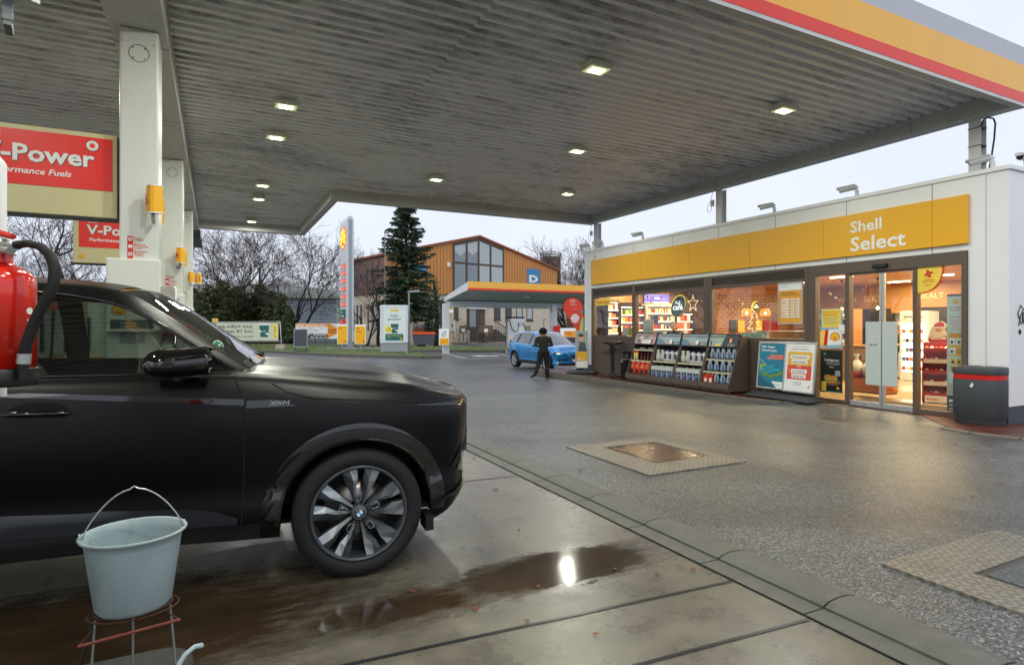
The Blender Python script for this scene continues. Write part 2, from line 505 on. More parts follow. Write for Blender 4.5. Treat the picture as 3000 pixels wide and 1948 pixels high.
# joints in the slab
mb=MB()
def seam(u0,v0,u1,v1,w,dz,m):
 a=S(u0,v0);b=S(u1,v1);d=(b-a).normalized();n=Vector((-d.y,d.x,0))*w/2
 mb.add([a-n+Vector((0,0,gz(u0,v0)+dz)),b-n+Vector((0,0,gz(u1,v1)+dz)),b+n+Vector((0,0,gz(u1,v1)+dz)),a+n+Vector((0,0,gz(u0,v0)+dz))],[(0,1,2,3)],m)
for(v0,v1)in((5.95,5.40),(3.0,2.58),(2.5,2.06),(10.2,9.9),(14.2,14.2)):seam(-9,v0+0.35,2.78,v1,0.022,0.001,JOINT)
seam(-2.6,-3,-2.6,8,0.02,0.001,JOINT)
tag(mb.build('slab_joints'),kind='structure')
# gutter: flat channel and a humped kerb stone, 0.75 m stones
mb=MB()
v=-0.9-0.0
while v<22.5:
 a,b_=v+0.006,v+0.744
 for(pr,mm)in(([(2.80,0.0),(2.80,0.006),(2.945,0.004),(2.945,-0.02)],GUT),
([(2.955,-0.02),(2.958,0.012),(3.0,0.028),(3.07,0.036),(3.15,0.034),(3.22,0.022),(3.26,0.004),(3.26,-0.02)],GUT)):
  n=len(pr)
  vs=[S(u,a,z+gz(u,a))for u,z in pr]+[S(u,b_,z+gz(u,b_))for u,z in pr]
  mb.add(vs,[(i,i+1,i+1+n,i+n)[::-1]for i in range(n-1)],mm,False)
  mb.add(vs,[tuple(range(n)),tuple(range(n,2*n))[::-1]],mm)
 v+=0.75
tag(mb.build('gutter_kerb'),kind='structure')
strip_mesh('gutter_bed',2.79,3.27,[-1,8,18,21,23],-0.005,JOINT)
# ------------------------------------------------------------------ shop pavement: red clinker with a kerb
def brick_mat(name,c1,c2,mortar,scale=1.0,bw=0.2,rh=0.1,ms=0.012,rough=0.6,rot=AU,vertical=False,bump=0.4):
 m,nt,b=nodemat(name)
 if vertical:
  tc=nn(nt,'ShaderNodeTexCoord')
  mp=nn(nt,'ShaderNodeMapping');mp.inputs['Rotation'].default_value=(R(90),0,0)
  sp=nn(nt,'ShaderNodeSeparateXYZ');cb=nn(nt,'ShaderNodeCombineXYZ')
  ad=nn(nt,'ShaderNodeMath');ad.operation='ADD'
  nt.links.new(tc.outputs['Object'],sp.inputs[0]);nt.links.new(sp.outputs[0],ad.inputs[0]);nt.links.new(sp.outputs[1],ad.inputs[1])
  nt.links.new(ad.outputs[0],cb.inputs[0]);nt.links.new(sp.outputs[2],cb.inputs[1]);vec=cb.outputs[0]
 else:
  ge=nn(nt,'ShaderNodeNewGeometry')
  mp=nn(nt,'ShaderNodeMapping');mp.inputs['Rotation'].default_value=(0,0,-rot)
  nt.links.new(ge.outputs['Position'],mp.inputs[0]);vec=mp.outputs[0]
 br=nn(nt,'ShaderNodeTexBrick');br.inputs['Scale'].default_value=scale
 br.inputs['Color1'].default_value=hx(c1);br.inputs['Color2'].default_value=hx(c2);br.inputs['Mortar'].default_value=hx(mortar)
 br.inputs['Brick Width'].default_value=bw;br.inputs['Row Height'].default_value=rh;br.inputs['Mortar Size'].default_value=ms
 nt.links.new(vec,br.inputs['Vector'])
 no=nn(nt,'ShaderNodeTexNoise',Scale=2.5,Detail=6.0);nt.links.new(vec,no.inputs['Vector'])
 c=mixc(nt,1.0,br.outputs['Color'],ramp(nt,no.outputs['Fac'],[(0.3,g3(0.65)),(0.7,g3(1.15))]),'MULTIPLY')
 nt.links.new(c,b.inputs['Base Color']);b.inputs['Roughness'].default_value=rough
 bp=nn(nt,'ShaderNodeBump',Strength=bump,Distance=0.005);bp.invert=True
 nt.links.new(br.outputs['Fac'],bp.inputs['Height']);nt.links.new(bp.outputs[0],b.inputs['Normal'])
 return m
CLINK=brick_mat('red_clinker','#5e2a22','#73382c','#2e211d',rough=0.45)
KERB=mat('grey_kerb','#6c675e',0.6,var=0.2,scale=8,bump=0.4,bscale=150,dirt=0.4,dcol='#3b3a33')
pav=[(18.0,3.2),(18.0,4.72),(11.12,4.72),(11.12,18.6),(10.75,18.6),(10.42,18.2),(10.36,16),(10.36,9.2),(10.5,8.3),(10.9,7.6),(11.0,7.3),
(11.0,5.98),(10.4,5.42),(9.98,5.0),(9.88,4.6),(9.98,4.1),(10.3,3.2)]
mb=MB();mb.prismz([tuple(S(u,v)[:2])for u,v in pav],-0.3,0.004,CLINK)
tag(mb.build('shop_pavement'),kind='structure')
kp=[(10.95,18.72),(10.7,18.72),(10.32,18.25),(10.26,16),(10.26,9.2),(10.42,8.3),(10.82,7.6),(10.98,7.25)]
def kerb_run(mb,pts,w,zt,m,step=1.0,h=0.35):
 for(a,b_)in zip(pts[:-1],pts[1:]):
  A_,B_=Vector(a+(0,)),Vector(b_+(0,));L=(B_-A_).length;k=max(1,round(L/step));d=(B_-A_)/k
  nrm=Vector((-d.y,d.x,0)).normalized()*w
  for i in range(k):
   p,q=A_+d*i+d*0.006,A_+d*(i+1)-d*0.006
   quad=[p,q,q-nrm,p-nrm]
   vs=[(x.x,x.y,zt-h)for x in quad]+[(x.x,x.y,zt)for x in quad]
   mb.add(vs,[(0,1,2,3),(7,6,5,4),(0,4,5,1),(1,5,6,2),(2,6,7,3),(3,7,4,0)],m)
def SP(l):return[tuple(S(u,v)[:2])for u,v in l]
mb=MB();kerb_run(mb,SP(kp),0.12,0.012,KERB)
kerb_run(mb,SP([(9.9,5.02),(9.78,4.6),(9.88,4.08),(10.2,3.2)]),0.12,0.02,KERB,0.8)
tag(mb.build('pavement_kerb',bevel=0.012),kind='structure')
# ------------------------------------------------------------------ chequer plate tank covers
def plate_mat(name,col,rough,sc=26.0):
 m,nt,b=nodemat(name)
 tc=nn(nt,'ShaderNodeTexCoord')
 vecs=[]
 for rz in(45,-45):
  mp=nn(nt,'ShaderNodeMapping');mp.inputs['Rotation'].default_value=(0,0,R(rz))
  nt.links.new(tc.outputs['Object'],mp.inputs[0])
  br=nn(nt,'ShaderNodeTexBrick');br.offset=0.5
  br.inputs['Scale'].default_value=1.0;br.inputs['Brick Width'].default_value=0.07;br.inputs['Row Height'].default_value=0.05
  br.inputs['Mortar Size'].default_value=0.0205;br.inputs['Mortar Smooth'].default_value=0.6
  br.inputs['Color1'].default_value=g3(1);br.inputs['Color2'].default_value=g3(1);br.inputs['Mortar'].default_value=g3(0)
  nt.links.new(mp.outputs[0],br.inputs['Vector']);vecs.append(br.outputs['Color'])
 h=mixc(nt,1.0,vecs[0],vecs[1],'LIGHTEN')
 no=nn(nt,'ShaderNodeTexNoise',Scale=2.2,Detail=6.0);nt.links.new(tc.outputs['Object'],no.inputs['Vector'])
 c=mixc(nt,1.0,hx(col),ramp(nt,no.outputs['Fac'],[(0.3,g3(0.7)),(0.7,g3(1.15))]),'MULTIPLY')
 c=mixc(nt,1.0,c,ramp(nt,h,[(0.0,g3(0.78)),(1.0,g3(1.3))]),'MULTIPLY')
 c=mixc(nt,ramp(nt,no.outputs['Fac'],[(0.5,g3(0)),(0.75,g3(0.5))]),c,hx('#4a3a2c'))
 nt.links.new(c,b.inputs['Base Color']);b.inputs['Metallic'].default_value=0.4;b.inputs['Roughness'].default_value=rough
 bp=nn(nt,'ShaderNodeBump',Strength=1.0,Distance=0.006)
 nt.links.new(h,bp.inputs['Height']);nt.links.new(bp.outputs[0],b.inputs['Normal'])
 return m
PL1=plate_mat('chequer_plate','#8a8479',0.45)
PL2=plate_mat('chequer_lid_rusty','#4a3026',0.22)
PL3=plate_mat('chequer_lid_grey','#5d6264',0.3)
def tank_cover(label,u0,u1,v0,v1,lid,ins):
 t=thing('tank_cover',label,'manhole cover',S((u0+u1)/2,(v0+v1)/2,0),ROT_S,'steel tank covers in the asphalt')
 a,b_=(u1-u0)/2,(v1-v0)/2
 i0,i1,j0,j1=ins
 mb=MB()
 for(x0,x1,y0,y1)in((-a,a,-b_,j0),(-a,a,j1,b_),(-a,i0,j0,j1),(i1,a,j0,j1)):
  mb.box(x0,x1,y0,y1,-0.05,0.006,PL1)
 mb.build('frame_plate',t)
 mb=MB()
 w=0.045
 for(x0,x1,y0,y1)in((i0,i1,j0,j0+w),(i0,i1,j1-w,j1),(i0,i0+w,j0+w,j1-w),(i1-w,i1,j0+w,j1-w)):
  mb.box(x0,x1,y0,y1,-0.05,0.001,mat('gutter_steel','#3c3a34',0.3,0.5))
 mb.build('rim',t)
 mb=MB();mb.box(i0+w+.004,i1-w-.004,j0+w+.004,j1-w-.004,-0.05,0.004,lid);mb.build('lid',t)
tank_cover('steel tank cover with wet rusty brown lid, farther from the camera',4.0,5.4,4.79,6.4,PL2,(-0.3,0.53,-0.43,0.56))
tank_cover('steel tank cover with grey chequered lid, at the right edge nearest the camera',3.84,5.26,0.72,2.33,PL3,(-0.35,0.5,-0.5,0.45))
# ================================================================== CANOPY
def soffit_mat():
 m,nt,b=nodemat('soffit_sheet')
 tc=nn(nt,'ShaderNodeTexCoord')
 mp=nn(nt,'ShaderNodeMapping');mp.inputs['Scale'].default_value=(0.45,3.2,1)
 nt.links.new(tc.outputs['Object'],mp.inputs[0])
 n1=nn(nt,'ShaderNodeTexNoise',Scale=1.1,Detail=8.0,Roughness=0.75);nt.links.new(mp.outputs[0],n1.inputs['Vector'])
 mp2=nn(nt,'ShaderNodeMapping');mp2.inputs['Scale'].default_value=(2.5,30,1)
 nt.links.new(tc.outputs['Object'],mp2.inputs[0])
 n2=nn(nt,'ShaderNodeTexNoise',Scale=1.0,Detail=7.0,Roughness=0.7);nt.links.new(mp2.outputs[0],n2.inputs['Vector'])
 n3=nn(nt,'ShaderNodeTexNoise',Scale=0.22,Detail=3.0);nt.links.new(tc.outputs['Object'],n3.inputs['Vector'])
 cl=hx('#fafcff');gr=hx('#2e2a27')
 f=mixc(nt,0.5,n1.outputs['Fac'],n2.outputs['Fac'])
 f=mixc(nt,0.3,f,n3.outputs['Fac'])
 fac=ramp(nt,f,[(0.48,g3(0)),(0.55,g3(0.35)),(0.66,g3(1))])
 c=mixc(nt,fac,cl,gr)
 nt.links.new(c,b.inputs['Base Color']);b.inputs['Roughness'].default_value=0.3;b.inputs['Specular IOR Level'].default_value=0.8
 return m
SOF=soffit_mat()
canopy=thing('station_canopy','large stepped forecourt canopy with ribbed grey ceiling and red and yellow edge, over the pumps','canopy',(0,0,0),ROT_S)
def ribs(u0,u1,v0,v1,z,m,pitch=0.2,d=0.085):
 mb=MB();prof=[];v=v0
 while v<v1-1e-6:
  for dv,dz in((0.0,0),(0.085,0),(0.105,d),(0.18,d)):prof.append((min(v+dv,v1),z+dz))
  v+=pitch
 prof.append((v1,z));n=len(prof)
 vs=[(u0,a,q)for a,q in prof]+[(u1,a,q)for a,q in prof]
 mb.add(vs,[(i,i+1,i+1+n,i+n)for i in range(n-1)],m)
 return mb
ZS=5.3
VN,VF=4.72,16.55
mb=ribs(-7.6,2.9,-2.1,23.3,ZS,SOF)
mb.build('ribbed_ceiling',canopy)
ribs(2.9,11.32,VN+0.03,VF,ZS,SOF).build('ribbed_ceiling',canopy)
BEAM=mat('canopy_beam','#ced1cf',0.4,dirt=0.35,dcol='#7d7a70',dscale=2.0,var=0.04)
mb=MB()
mb.box(11.32,11.47,VN+0.05,VF+.15,5.0,5.36,BEAM) # beam over the shop
mb.box(11.26,11.319,VN+0.05,VF,5.0,5.03,BEAM)
for k in range(7):mb.box(11.3,11.318,VN+1.6+k*1.55,VN+1.72+k*1.55,5.03,5.3,BEAM)
mb.box(2.97,11.32,VF,VF+0.15,5.0,5.36,BEAM)
mb.box(2.97,11.32,VF-0.06,VF-0.001,5.0,5.025,BEAM)
mb.box(2.82,2.97,VF,23.45,5.0,5.36,BEAM)
mb.box(-7.75,2.97,23.3,23.45,4.999,5.36,BEAM)
mb.box(-7.75,-7.6,-2.1,23.3,5.0,5.36,BEAM)
mb.build('edge_beam',canopy,bevel=0.01)
mb=MB();mb.box(-1.06,-0.5,-2.1,23.3,4.9,5.299,BEAM)
for k in range(5):
 for vv in(7.85+0.45+5.77*(k-1),7.85+3.3+5.77*(k-1)):
  mb.box(-1.063,-0.497,vv,vv+0.012,4.897,5.28,JOINT)
mb.build('main_beam',canopy)
# fascias
FY=mat('fascia_yellow','#f6ba48',0.35,var=0.05,scale=2,stretch=(1,1,0.2),dirt=0.25,dcol='#e0a45c',dscale=1.4)
FR=mat('fascia_red','#ea3a2c',0.35,var=0.06,scale=2,stretch=(3,1,0.3))
FG=mat('fascia_grey','#b9bcc6',0.4,var=0.04)
def fascia(mb,u0,u1,v0,v1):
 for z0,z1,m,e in((5.0,5.05,BEAM,0.0),(5.05,5.21,FR,0.004),(5.21,5.64,FY,0.002),(5.64,5.93,FG,0.0)):
  mb.box(u0-e,u1+e,v0-e,v1+e,z0,z1,m)
mb=MB();fascia(mb,2.9,11.38,VN-0.06,VN)
mb.box(2.9,11.47,VN+.001,VN+0.05,5.0,5.93,BEAM)
mb.box(11.387,11.47,VN-0.06,VN,5.0,5.93,FG)
mb.build('fascia',canopy)
mb=MB();fascia(mb,2.9,2.96,-2.1,VN-0.07);fascia(mb,-7.7,2.9,-2.22,-2.16);mb.build('fascia',canopy)
mb=MB()
mb.box(2.98,11.5,VF+0.16,VF+0.22,5.0,5.93,FG);mb.box(2.97,3.03,VF+.23,23.5,5.0,5.93,FG)
mb.box(-7.75,3.03,23.51,23.57,5.0,5.93,FG);mb.box(11.48,11.54,VN-.06,VF+.15,5.1,5.93,FG)
mb.build('back_fascia',canopy)
mb=MB();mb.box(-7.7,2.89,-2.1,23.4,5.37,5.9,FG);mb.box(2.98,11.46,VN+.06,VF,5.37,5.9,FG);mb.build('roof',canopy)
# canopy columns of the pump islands and the short posts standing on the shop
COLM=mat('column_paint','#d3d6d0',0.38,dirt=0.2,dcol='#a3a18d',dscale=1.3,var=0.03)
for k in range(4):
 vv=2.08+5.77*k
 if k==0:vv=1.45
 mb=MB();mb.box(-0.955,-0.577,vv,vv+0.52,gz(0,vv)-0.05,4.9,COLM)
 o=mb.build('column',canopy,bevel=0.02)
 if k:
  mb=MB()
  mb.ring(-0.766,4.62,0.095,0.101,vv-0.003,JOINT)
  for a in(45,135,225,315):mb.disc(-0.766+0.08*math.cos(R(a)),4.62+0.08*math.sin(R(a)),0.008,vv-0.004,rust,10)
  for sx in(-1,1):mb.lathe([(0.0,-0.012),(0.012,-0.01),(0.02,0)],COLM,12,(-0.766+sx*0.15,vv-0.001,4.74),axis='y')
# safety strip: red panel with pictograms and four notices
  fz=lambda z:2.553-(3.05-z)*0.45
  mb.rect(-0.878,-0.823,fz(2.34),fz(3.05),vv-0.003,redl)
  for i,zz in enumerate((2.97,2.79,2.60,2.42)):
   zz=fz(zz);cx=-0.8505
   if i<3:
    mb.disc(cx,zz,0.021,vv-0.005,wht,14)
    if i==1:mb.rect(cx-.003,cx+.003,zz-.004,zz+.014,vv-.007,redl);mb.rect(cx-.003,cx+.003,zz-.013,zz-.008,vv-.007,redl)
    else:mb.rrect(cx-.008,cx+.008,zz-.009,zz+.009,.004,vv-.006,blk);mb.add([(cx-.015,vv-.007,zz+.011),(cx-.011,vv-.007,zz+.015),(cx+.015,vv-.007,zz-.011),(cx+.011,vv-.007,zz-.015)],[(0,3,2,1)],redl)
   else:mb.rect(cx-.021,cx+.021,zz-.016,zz+.016,vv-.005,wht);mb.rect(cx-.015,cx+.008,zz-.009,zz+.009,vv-.006,redl)
  for zz,tx in((2.985,'Rauchen'),(2.935,'verboten'),(2.83,'Motor und'),(2.78,'Fremdheizung'),(2.73,'abstellen'),(2.65,'Mobiltelefon/'),(2.60,'Mobilfunk'),(2.55,'verboten'),(2.44,'Video-'),(2.39,'überwachung')):
   mb.text(tx,-0.812,fz(zz),0.026,redl,vv-0.003,0.01,sx=0.92)
  o2=mb.build('safety_notice',o)
for vv in(5.33,10.95,16.35):
 mb=MB();z0=4.06
 mb.box(11.36,11.54,vv-0.012,vv+0.012,z0,4.995,BEAM)
 mb.box(11.36,11.372,vv-0.09,vv-.0125,z0,4.995,BEAM);mb.box(11.36,11.372,vv+.0125,vv+0.09,z0,4.995,BEAM)
 mb.box(11.528,11.54,vv-0.09,vv-.0125,z0,4.995,BEAM);mb.box(11.528,11.54,vv+.0125,vv+0.09,z0,4.995,BEAM)
 mb.box(11.3,11.6,vv-0.14,vv+0.14,z0-0.03,z0-.001,BEAM)
 o=mb.build('roof_post',canopy)
 mb=MB()
 if vv<6:
  mb.tube([(11.345,vv-0.1,4.86),(11.335,vv-0.13,4.94),(11.34,vv-0.2,4.97),(11.36,vv-0.27,4.93),(11.37,vv-0.29,4.85),(11.38,vv-0.27,4.6),(11.4,vv-0.22,4.3),(11.4,vv-0.18,4.06)],0.014,black)
  for zz in(4.28,4.55,4.85):mb.box(11.352,11.548,vv-0.098,vv+0.098,zz,zz+0.012,black)
 else:
  mb.tube([(11.35,vv,4.99),(11.3,vv+0.12,4.96),(11.3,vv+0.2,4.8),(11.3,vv+0.17,4.55),(11.3,vv+0.24,4.45),(11.3,vv+0.32,4.5),(11.3,vv+0.3,4.65),(11.3,vv+0.2,4.72)],0.006,black,5)
  mb.box(11.27,11.33,vv+0.11,vv+0.19,4.6,4.75,COLM)
 mb.build('cable',o)
# lamps under the ceiling
LENS=mat('lamp_lens','#fbffdf',0.4,emit=16.0,ecol='#f8ffc0')
LAMPB=mat('lamp_housing','#e6e8d8',0.4)
LEDG=mat('led_cover','#e6ead0',0.3,emit=0.35,ecol='#f0ffb0')
lamp0=None
LUV=[(4.84,6.94),(1.05,10.4),(1.05,12.2),(1.1,16.5),(1.12,18.3),(1.13,22.3),(8.57,6.82),(6.72,10.33),(4.9,13.9),(8.65,13.77),
(1.0,4.7),(1.0,6.3),(1.0,1.2),(1.0,-0.6),(-3.0,10.4),(-3.0,16.5),(-3.0,4.7),(-3.0,0.5)]
ld=bpy.data.lights.new('lamp_light','AREA');ld.shape='RECTANGLE';ld.size=0.26;ld.size_y=0.18;ld.energy=28;ld.color=(1.0,1.0,0.86)
for(u,v)in LUV:
 if lamp0 is None:
  mb=MB();mb.box(-0.19,0.19,-0.155,0.155,0.0,0.075,LAMPB);mb.box(-0.14,0.14,-0.1,0.1,0.075,0.13,LAMPB)
  lamp0=mb.build('canopy_lamp',canopy,bevel=0.012)
  mb=MB()
  mb.box(-0.16,0.16,-0.12,0.12,-0.004,-0.001,LEDG)
  for i in range(3):
   for j in range(2):mb.box(-0.105+i*0.075,-0.045+i*0.075,-0.075+j*0.08,-0.005+j*0.08,-0.008,-0.0045,LENS)
  mb.build('lens',lamp0)
  o=lamp0
 else:o=copy_tree(lamp0,canopy)
 o.location=(u,v,5.17)
 lo=bpy.data.objects.new('lamp_light',ld);COL.objects.link(lo);lo.parent=o;lo.location=(0,0,-0.02)
# ================================================================== PUMP ISLANDS
ISL=mat('washed_concrete','#3a3937',0.75,var=0.4,scale=60,bump=0.9,bscale=120)
VC=[1.45,7.85,13.62,19.39]
island_mb=MB()
pl=[]
for(cx,cy,a0)in((-0.22,1.25,0),(-7.0,1.25,90),(-7.0,-0.55,180),(-0.22,-0.55,270)):
 for k in range(7):
  a=R(a0+15*k);pl.append((cx+0.14*math.cos(a),cy+0.14*math.sin(a)))
island_mb.prismz(pl,-0.25,0.12,ISL)
isl0=None
for k,v in enumerate((1.64,7.55,13.32,19.09)):
 if isl0 is None:
  isl0=island_mb.build('pump_island',bevel=0.03,bseg=3);o=isl0
 else:o=copy_tree(isl0)
 o.location=S(0,v,gz(0,v));o.rotation_euler=(0,0,ROT_S)
 tag(o,['dark pebbled concrete island nearest the camera, under the grey bucket','dark concrete pump island just behind the black car','dark concrete pump island second behind the black car','dark concrete pump island farthest behind the black car'][k],'pump island','raised pump islands in a row')
# fuel pumps
PUMPW=mat('pump_white','#dde0d8',0.35,var=0.02,dirt=0.15,dcol='#b4b49a')
def make_pump(kind):
 t=thing('fuel_pump','','fuel pump')
 mb=MB();mb.box(-2.9,-1.0,0.0,0.62,0,1.88,PUMPW);mb.build('housing',t,bevel=0.03)
 mb=MB();mb.box(-1.07,-0.545,-0.055,0.60,0,2.185,PUMPW);mb.build('column_cladding',t,bevel=0.02)
 mb=MB();mb.box(-2.86,-1.12,-0.012,-0.001,0.98,1.10,yel);mb.build('yellow_band',t)
 mb=MB()
 for i in range(8):
  x=-2.75+i*0.205
  mb.box(x-0.075,x+0.075,-0.03,-0.0015,1.12,1.78,mat('holster_grey','#aab0a4',0.4))
  mb.box(x+0.082,x+0.10,-0.045,-0.0015,1.16,1.52,black)
 mb.build('nozzle_bay',t)
 for i in range(8):
  x=-2.75+i*0.205
  mb=MB()
  mb.tube([(x,-0.06,1.82),(x,-0.1,1.74),(x,-0.09,1.6)],[0.022,0.034,0.03],[red,black,yel2,dgreen][i%4]if 0 else black,8)
  mb.box(x-0.04,x+0.04,-0.125,-0.07,1.60,1.74,[mat('nozzle_red','#b3301f',.4),mat('nozzle_grey','#3a3d3c',.4),mat('nozzle_brick','#a84a32',.4),mat('nozzle_yellow','#cdb94a',.4)][i%4])
  mb.tube([(x,-0.09,1.6),(x-0.005,-0.1,1.52),(x-0.012,-0.1,1.3),(x-0.03,-0.09,1.0),(x-0.02,-0.09,0.6),(x+0.06,-0.06,0.45),(x+0.09,-0.03,0.9)],0.015,black,7)
  mb.build('nozzle',t)
 mb=MB();mb.box(-2.6,-1.5,-0.006,-0.001,1.79,1.86,mat('pump_display','#2a3530',0.2));mb.build('display',t)
 mb=MB()
 if kind==0:
  mb.box(-1.06,-0.55,-0.12,-0.057,1.37,1.395,PUMPW)
  mb.rect(-1.03,-0.62,1.40,1.50,-0.058,mat('panel_teal_dark','#1c4a4c',0.4))
  mb.text('Exklusiv mit',-0.93,1.46,0.03,wht,-0.060);mb.text('jetzt tanken',-0.93,1.42,0.03,wht,-0.060)
  mb.rect(-0.94,-0.7,1.24,1.36,-0.058,mat('panel_slate','#5b7780',0.4))
  for i,s in enumerate(('Tropfmengen','bitte sofort','aufnehmen')):mb.text(s,-0.925,1.325-0.035*i,0.034,wht,-0.060)
  pecten(mb,-0.95,1.61,0.06,-0.058)
  mb.build('notice_panel',t)
 else:
  mb.text('Neues von',-1.0,2.06,0.085,navy,-0.058,0.01);mb.text('Shell',-1.0,1.95,0.085,navy,-0.058,0.01)
  mb.rect(-1.0,-0.6,1.3,1.86,-0.058,cream);mb.rect(-0.98,-0.7,1.78,1.9,-0.060,yel2)
  mb.text('Paketshop',-0.97,1.82,0.04,blk,-0.062)
  mb.build('notice_panel',t)
 return t
for k in(1,2,3):
 t=make_pump(0 if k==1 else 1)
 t.location=S(0,VC[k]-0.02,gz(0,VC[k])+0.11);t.rotation_euler=(0,0,ROT_S)
 tag(t,['','white fuel pump with nozzles seen through the windows of the black car','white fuel pump at the second column behind the black car, reading Neues von','white fuel pump at the farthest column, beside the hedge'][k],None,'fuel pumps at the columns')
# red fuel advertising boards between the columns
BOARDR=mat('board_red','#ea1a0c',0.3,var=0.05,scale=1.5)
def fuel_board(v,label):
 t=thing('fuel_sign_board',label,'sign board',S(-1.70,v,0),ROT_S,'red and cream fuel boards beside the columns')
 mb=MB();mb.box(-0.715,0.71,0,0.12,2.755,3.70,cream);mb.build('board_box',t,bevel=0.012)
 mb=MB();mb.box(-0.72,0.715,-0.004,0.125,2.725,2.753,blk);mb.box(0.712,0.722,0.0,0.12,2.753,3.68,blk);mb.build('trim',t)
 mb=MB()
 mb.box(-0.62,0.665,-0.006,-0.002,3.06,3.645,BOARDR)
 dk=mat('letter_edge','#5a3a34',0.5)
 mb.text('Shell',-0.48,3.535,0.085,wht,-0.009,0.012)
 for(m,y,dx,b)in((dk,-0.0085,0.005,0.035),(wht,-0.012,0.0,0.028)):
  mb.text('V-Power',-0.50+dx,3.315-dx,0.25,m,y,b,width=1.0)
 mb.text('Performance Fuels',-0.46,3.18,0.09,wht,-0.009,0.02,width=0.74,shear=0.2)
 mb.disc(0.48,3.55,0.062,-0.009,dk,24);mb.disc(0.478,3.552,0.056,-0.011,wht,24)
 st=[]
 for i in range(20):
  a=R(18*i);r=0.042 if i%2==0 else 0.018;st.append((0.478+r*math.cos(a),3.552+r*math.sin(a)))
 mb.poly(st,-0.013,BOARDR)
 pecten(mb,-0.575,2.885,0.045,-0.004)
 mb.build('lettering_panel',t)
 mb=MB();mb.box(0.722,0.76,0.03,0.08,2.9,2.96,greym);mb.box(0.722,0.76,0.03,0.08,3.5,3.56,greym);mb.build('bracket',t)
fuel_board(8.0,'large red and cream fuel board reading Power, left of the nearest column')
fuel_board(13.77,'red and cream fuel board with V-Po, behind the nearest column')
fuel_board(19.54,'red fuel board mostly hidden behind the second column')
# yellow pump number signs
def number_flag(u,v,n,label,rz=0.0,w=0.24):
 t=thing('pump_number_sign',label,'number sign',S(u,v,0),ROT_S+rz,'yellow pump number signs on the columns')
 t.scale=(0.8,0.8,1)
 pts=[(-0.085,0.03),(-0.045,-0.055),(-0.025,-0.075),(0.02,-0.083),(0.075,-0.07),(0.12,-0.045),(0.12,-0.03),(0.0,0.035)]
 mb=MB();mb.prismz(pts,2.815,3.105,yel);mb.build('sign_shell',t,bevel=0.004)
 mb=MB();mb.prismz([(x*1.04,y*1.04)for x,y in pts],2.80,2.8149,wht);mb.prismz([(x*1.04,y*1.04)for x,y in pts],3.1051,3.118,wht);mb.build('white_edge',t)
 if n:
  mb=MB();a=math.atan2(-0.085,0.04)
  mb.text(n,-0.03,2.90,0.17,redl,-0.002,0.015,align='C')
  o=mb.build('digit',t);o.location=(-0.068,-0.0145,0);o.rotation_euler=(0,0,a)
 mb=MB();mb.box(-0.02,0.02,-0.02,0.02,2.72,2.80,greym);mb.box(-0.015,0.015,-.015,0.12,2.70,2.74,greym);mb.build('bracket',t)
number_flag(-0.62,7.72,'6','yellow pump number sign with a red 6')
number_flag(-0.63,8.55,None,'yellow number sign edge just behind and below the 6 sign',R(180))
number_flag(-0.62,13.49,'4','plain yellow number sign on the second column',R(40))
number_flag(-0.60,14.32,None,'yellow number sign on the far side of the second column',R(180))
number_flag(-0.62,19.26,'2','yellow pump number sign with a 2, on the farthest column')
number_flag(-0.45,19.75,None,'yellow pump number sign with a 1, beside the 2 sign')
t=bpy.data.objects.new('x',None)
o=MB().text('1',0,0,0.2,redl,0,0.02,align='C').build('digit');o.location=S(-0.40,19.66,2.89);o.rotation_euler=(0,0,ROT_S)
_f=[q for q in COL.objects if q.get('label','').startswith('yellow pump number sign with a 1')][0]
o.parent=_f;o.location=(0.05,-0.086,2.89);o.rotation_euler=(0,0,0)
number_flag(-0.72,2.93,None,'yellow number sign cut off by the top left corner',R(10))
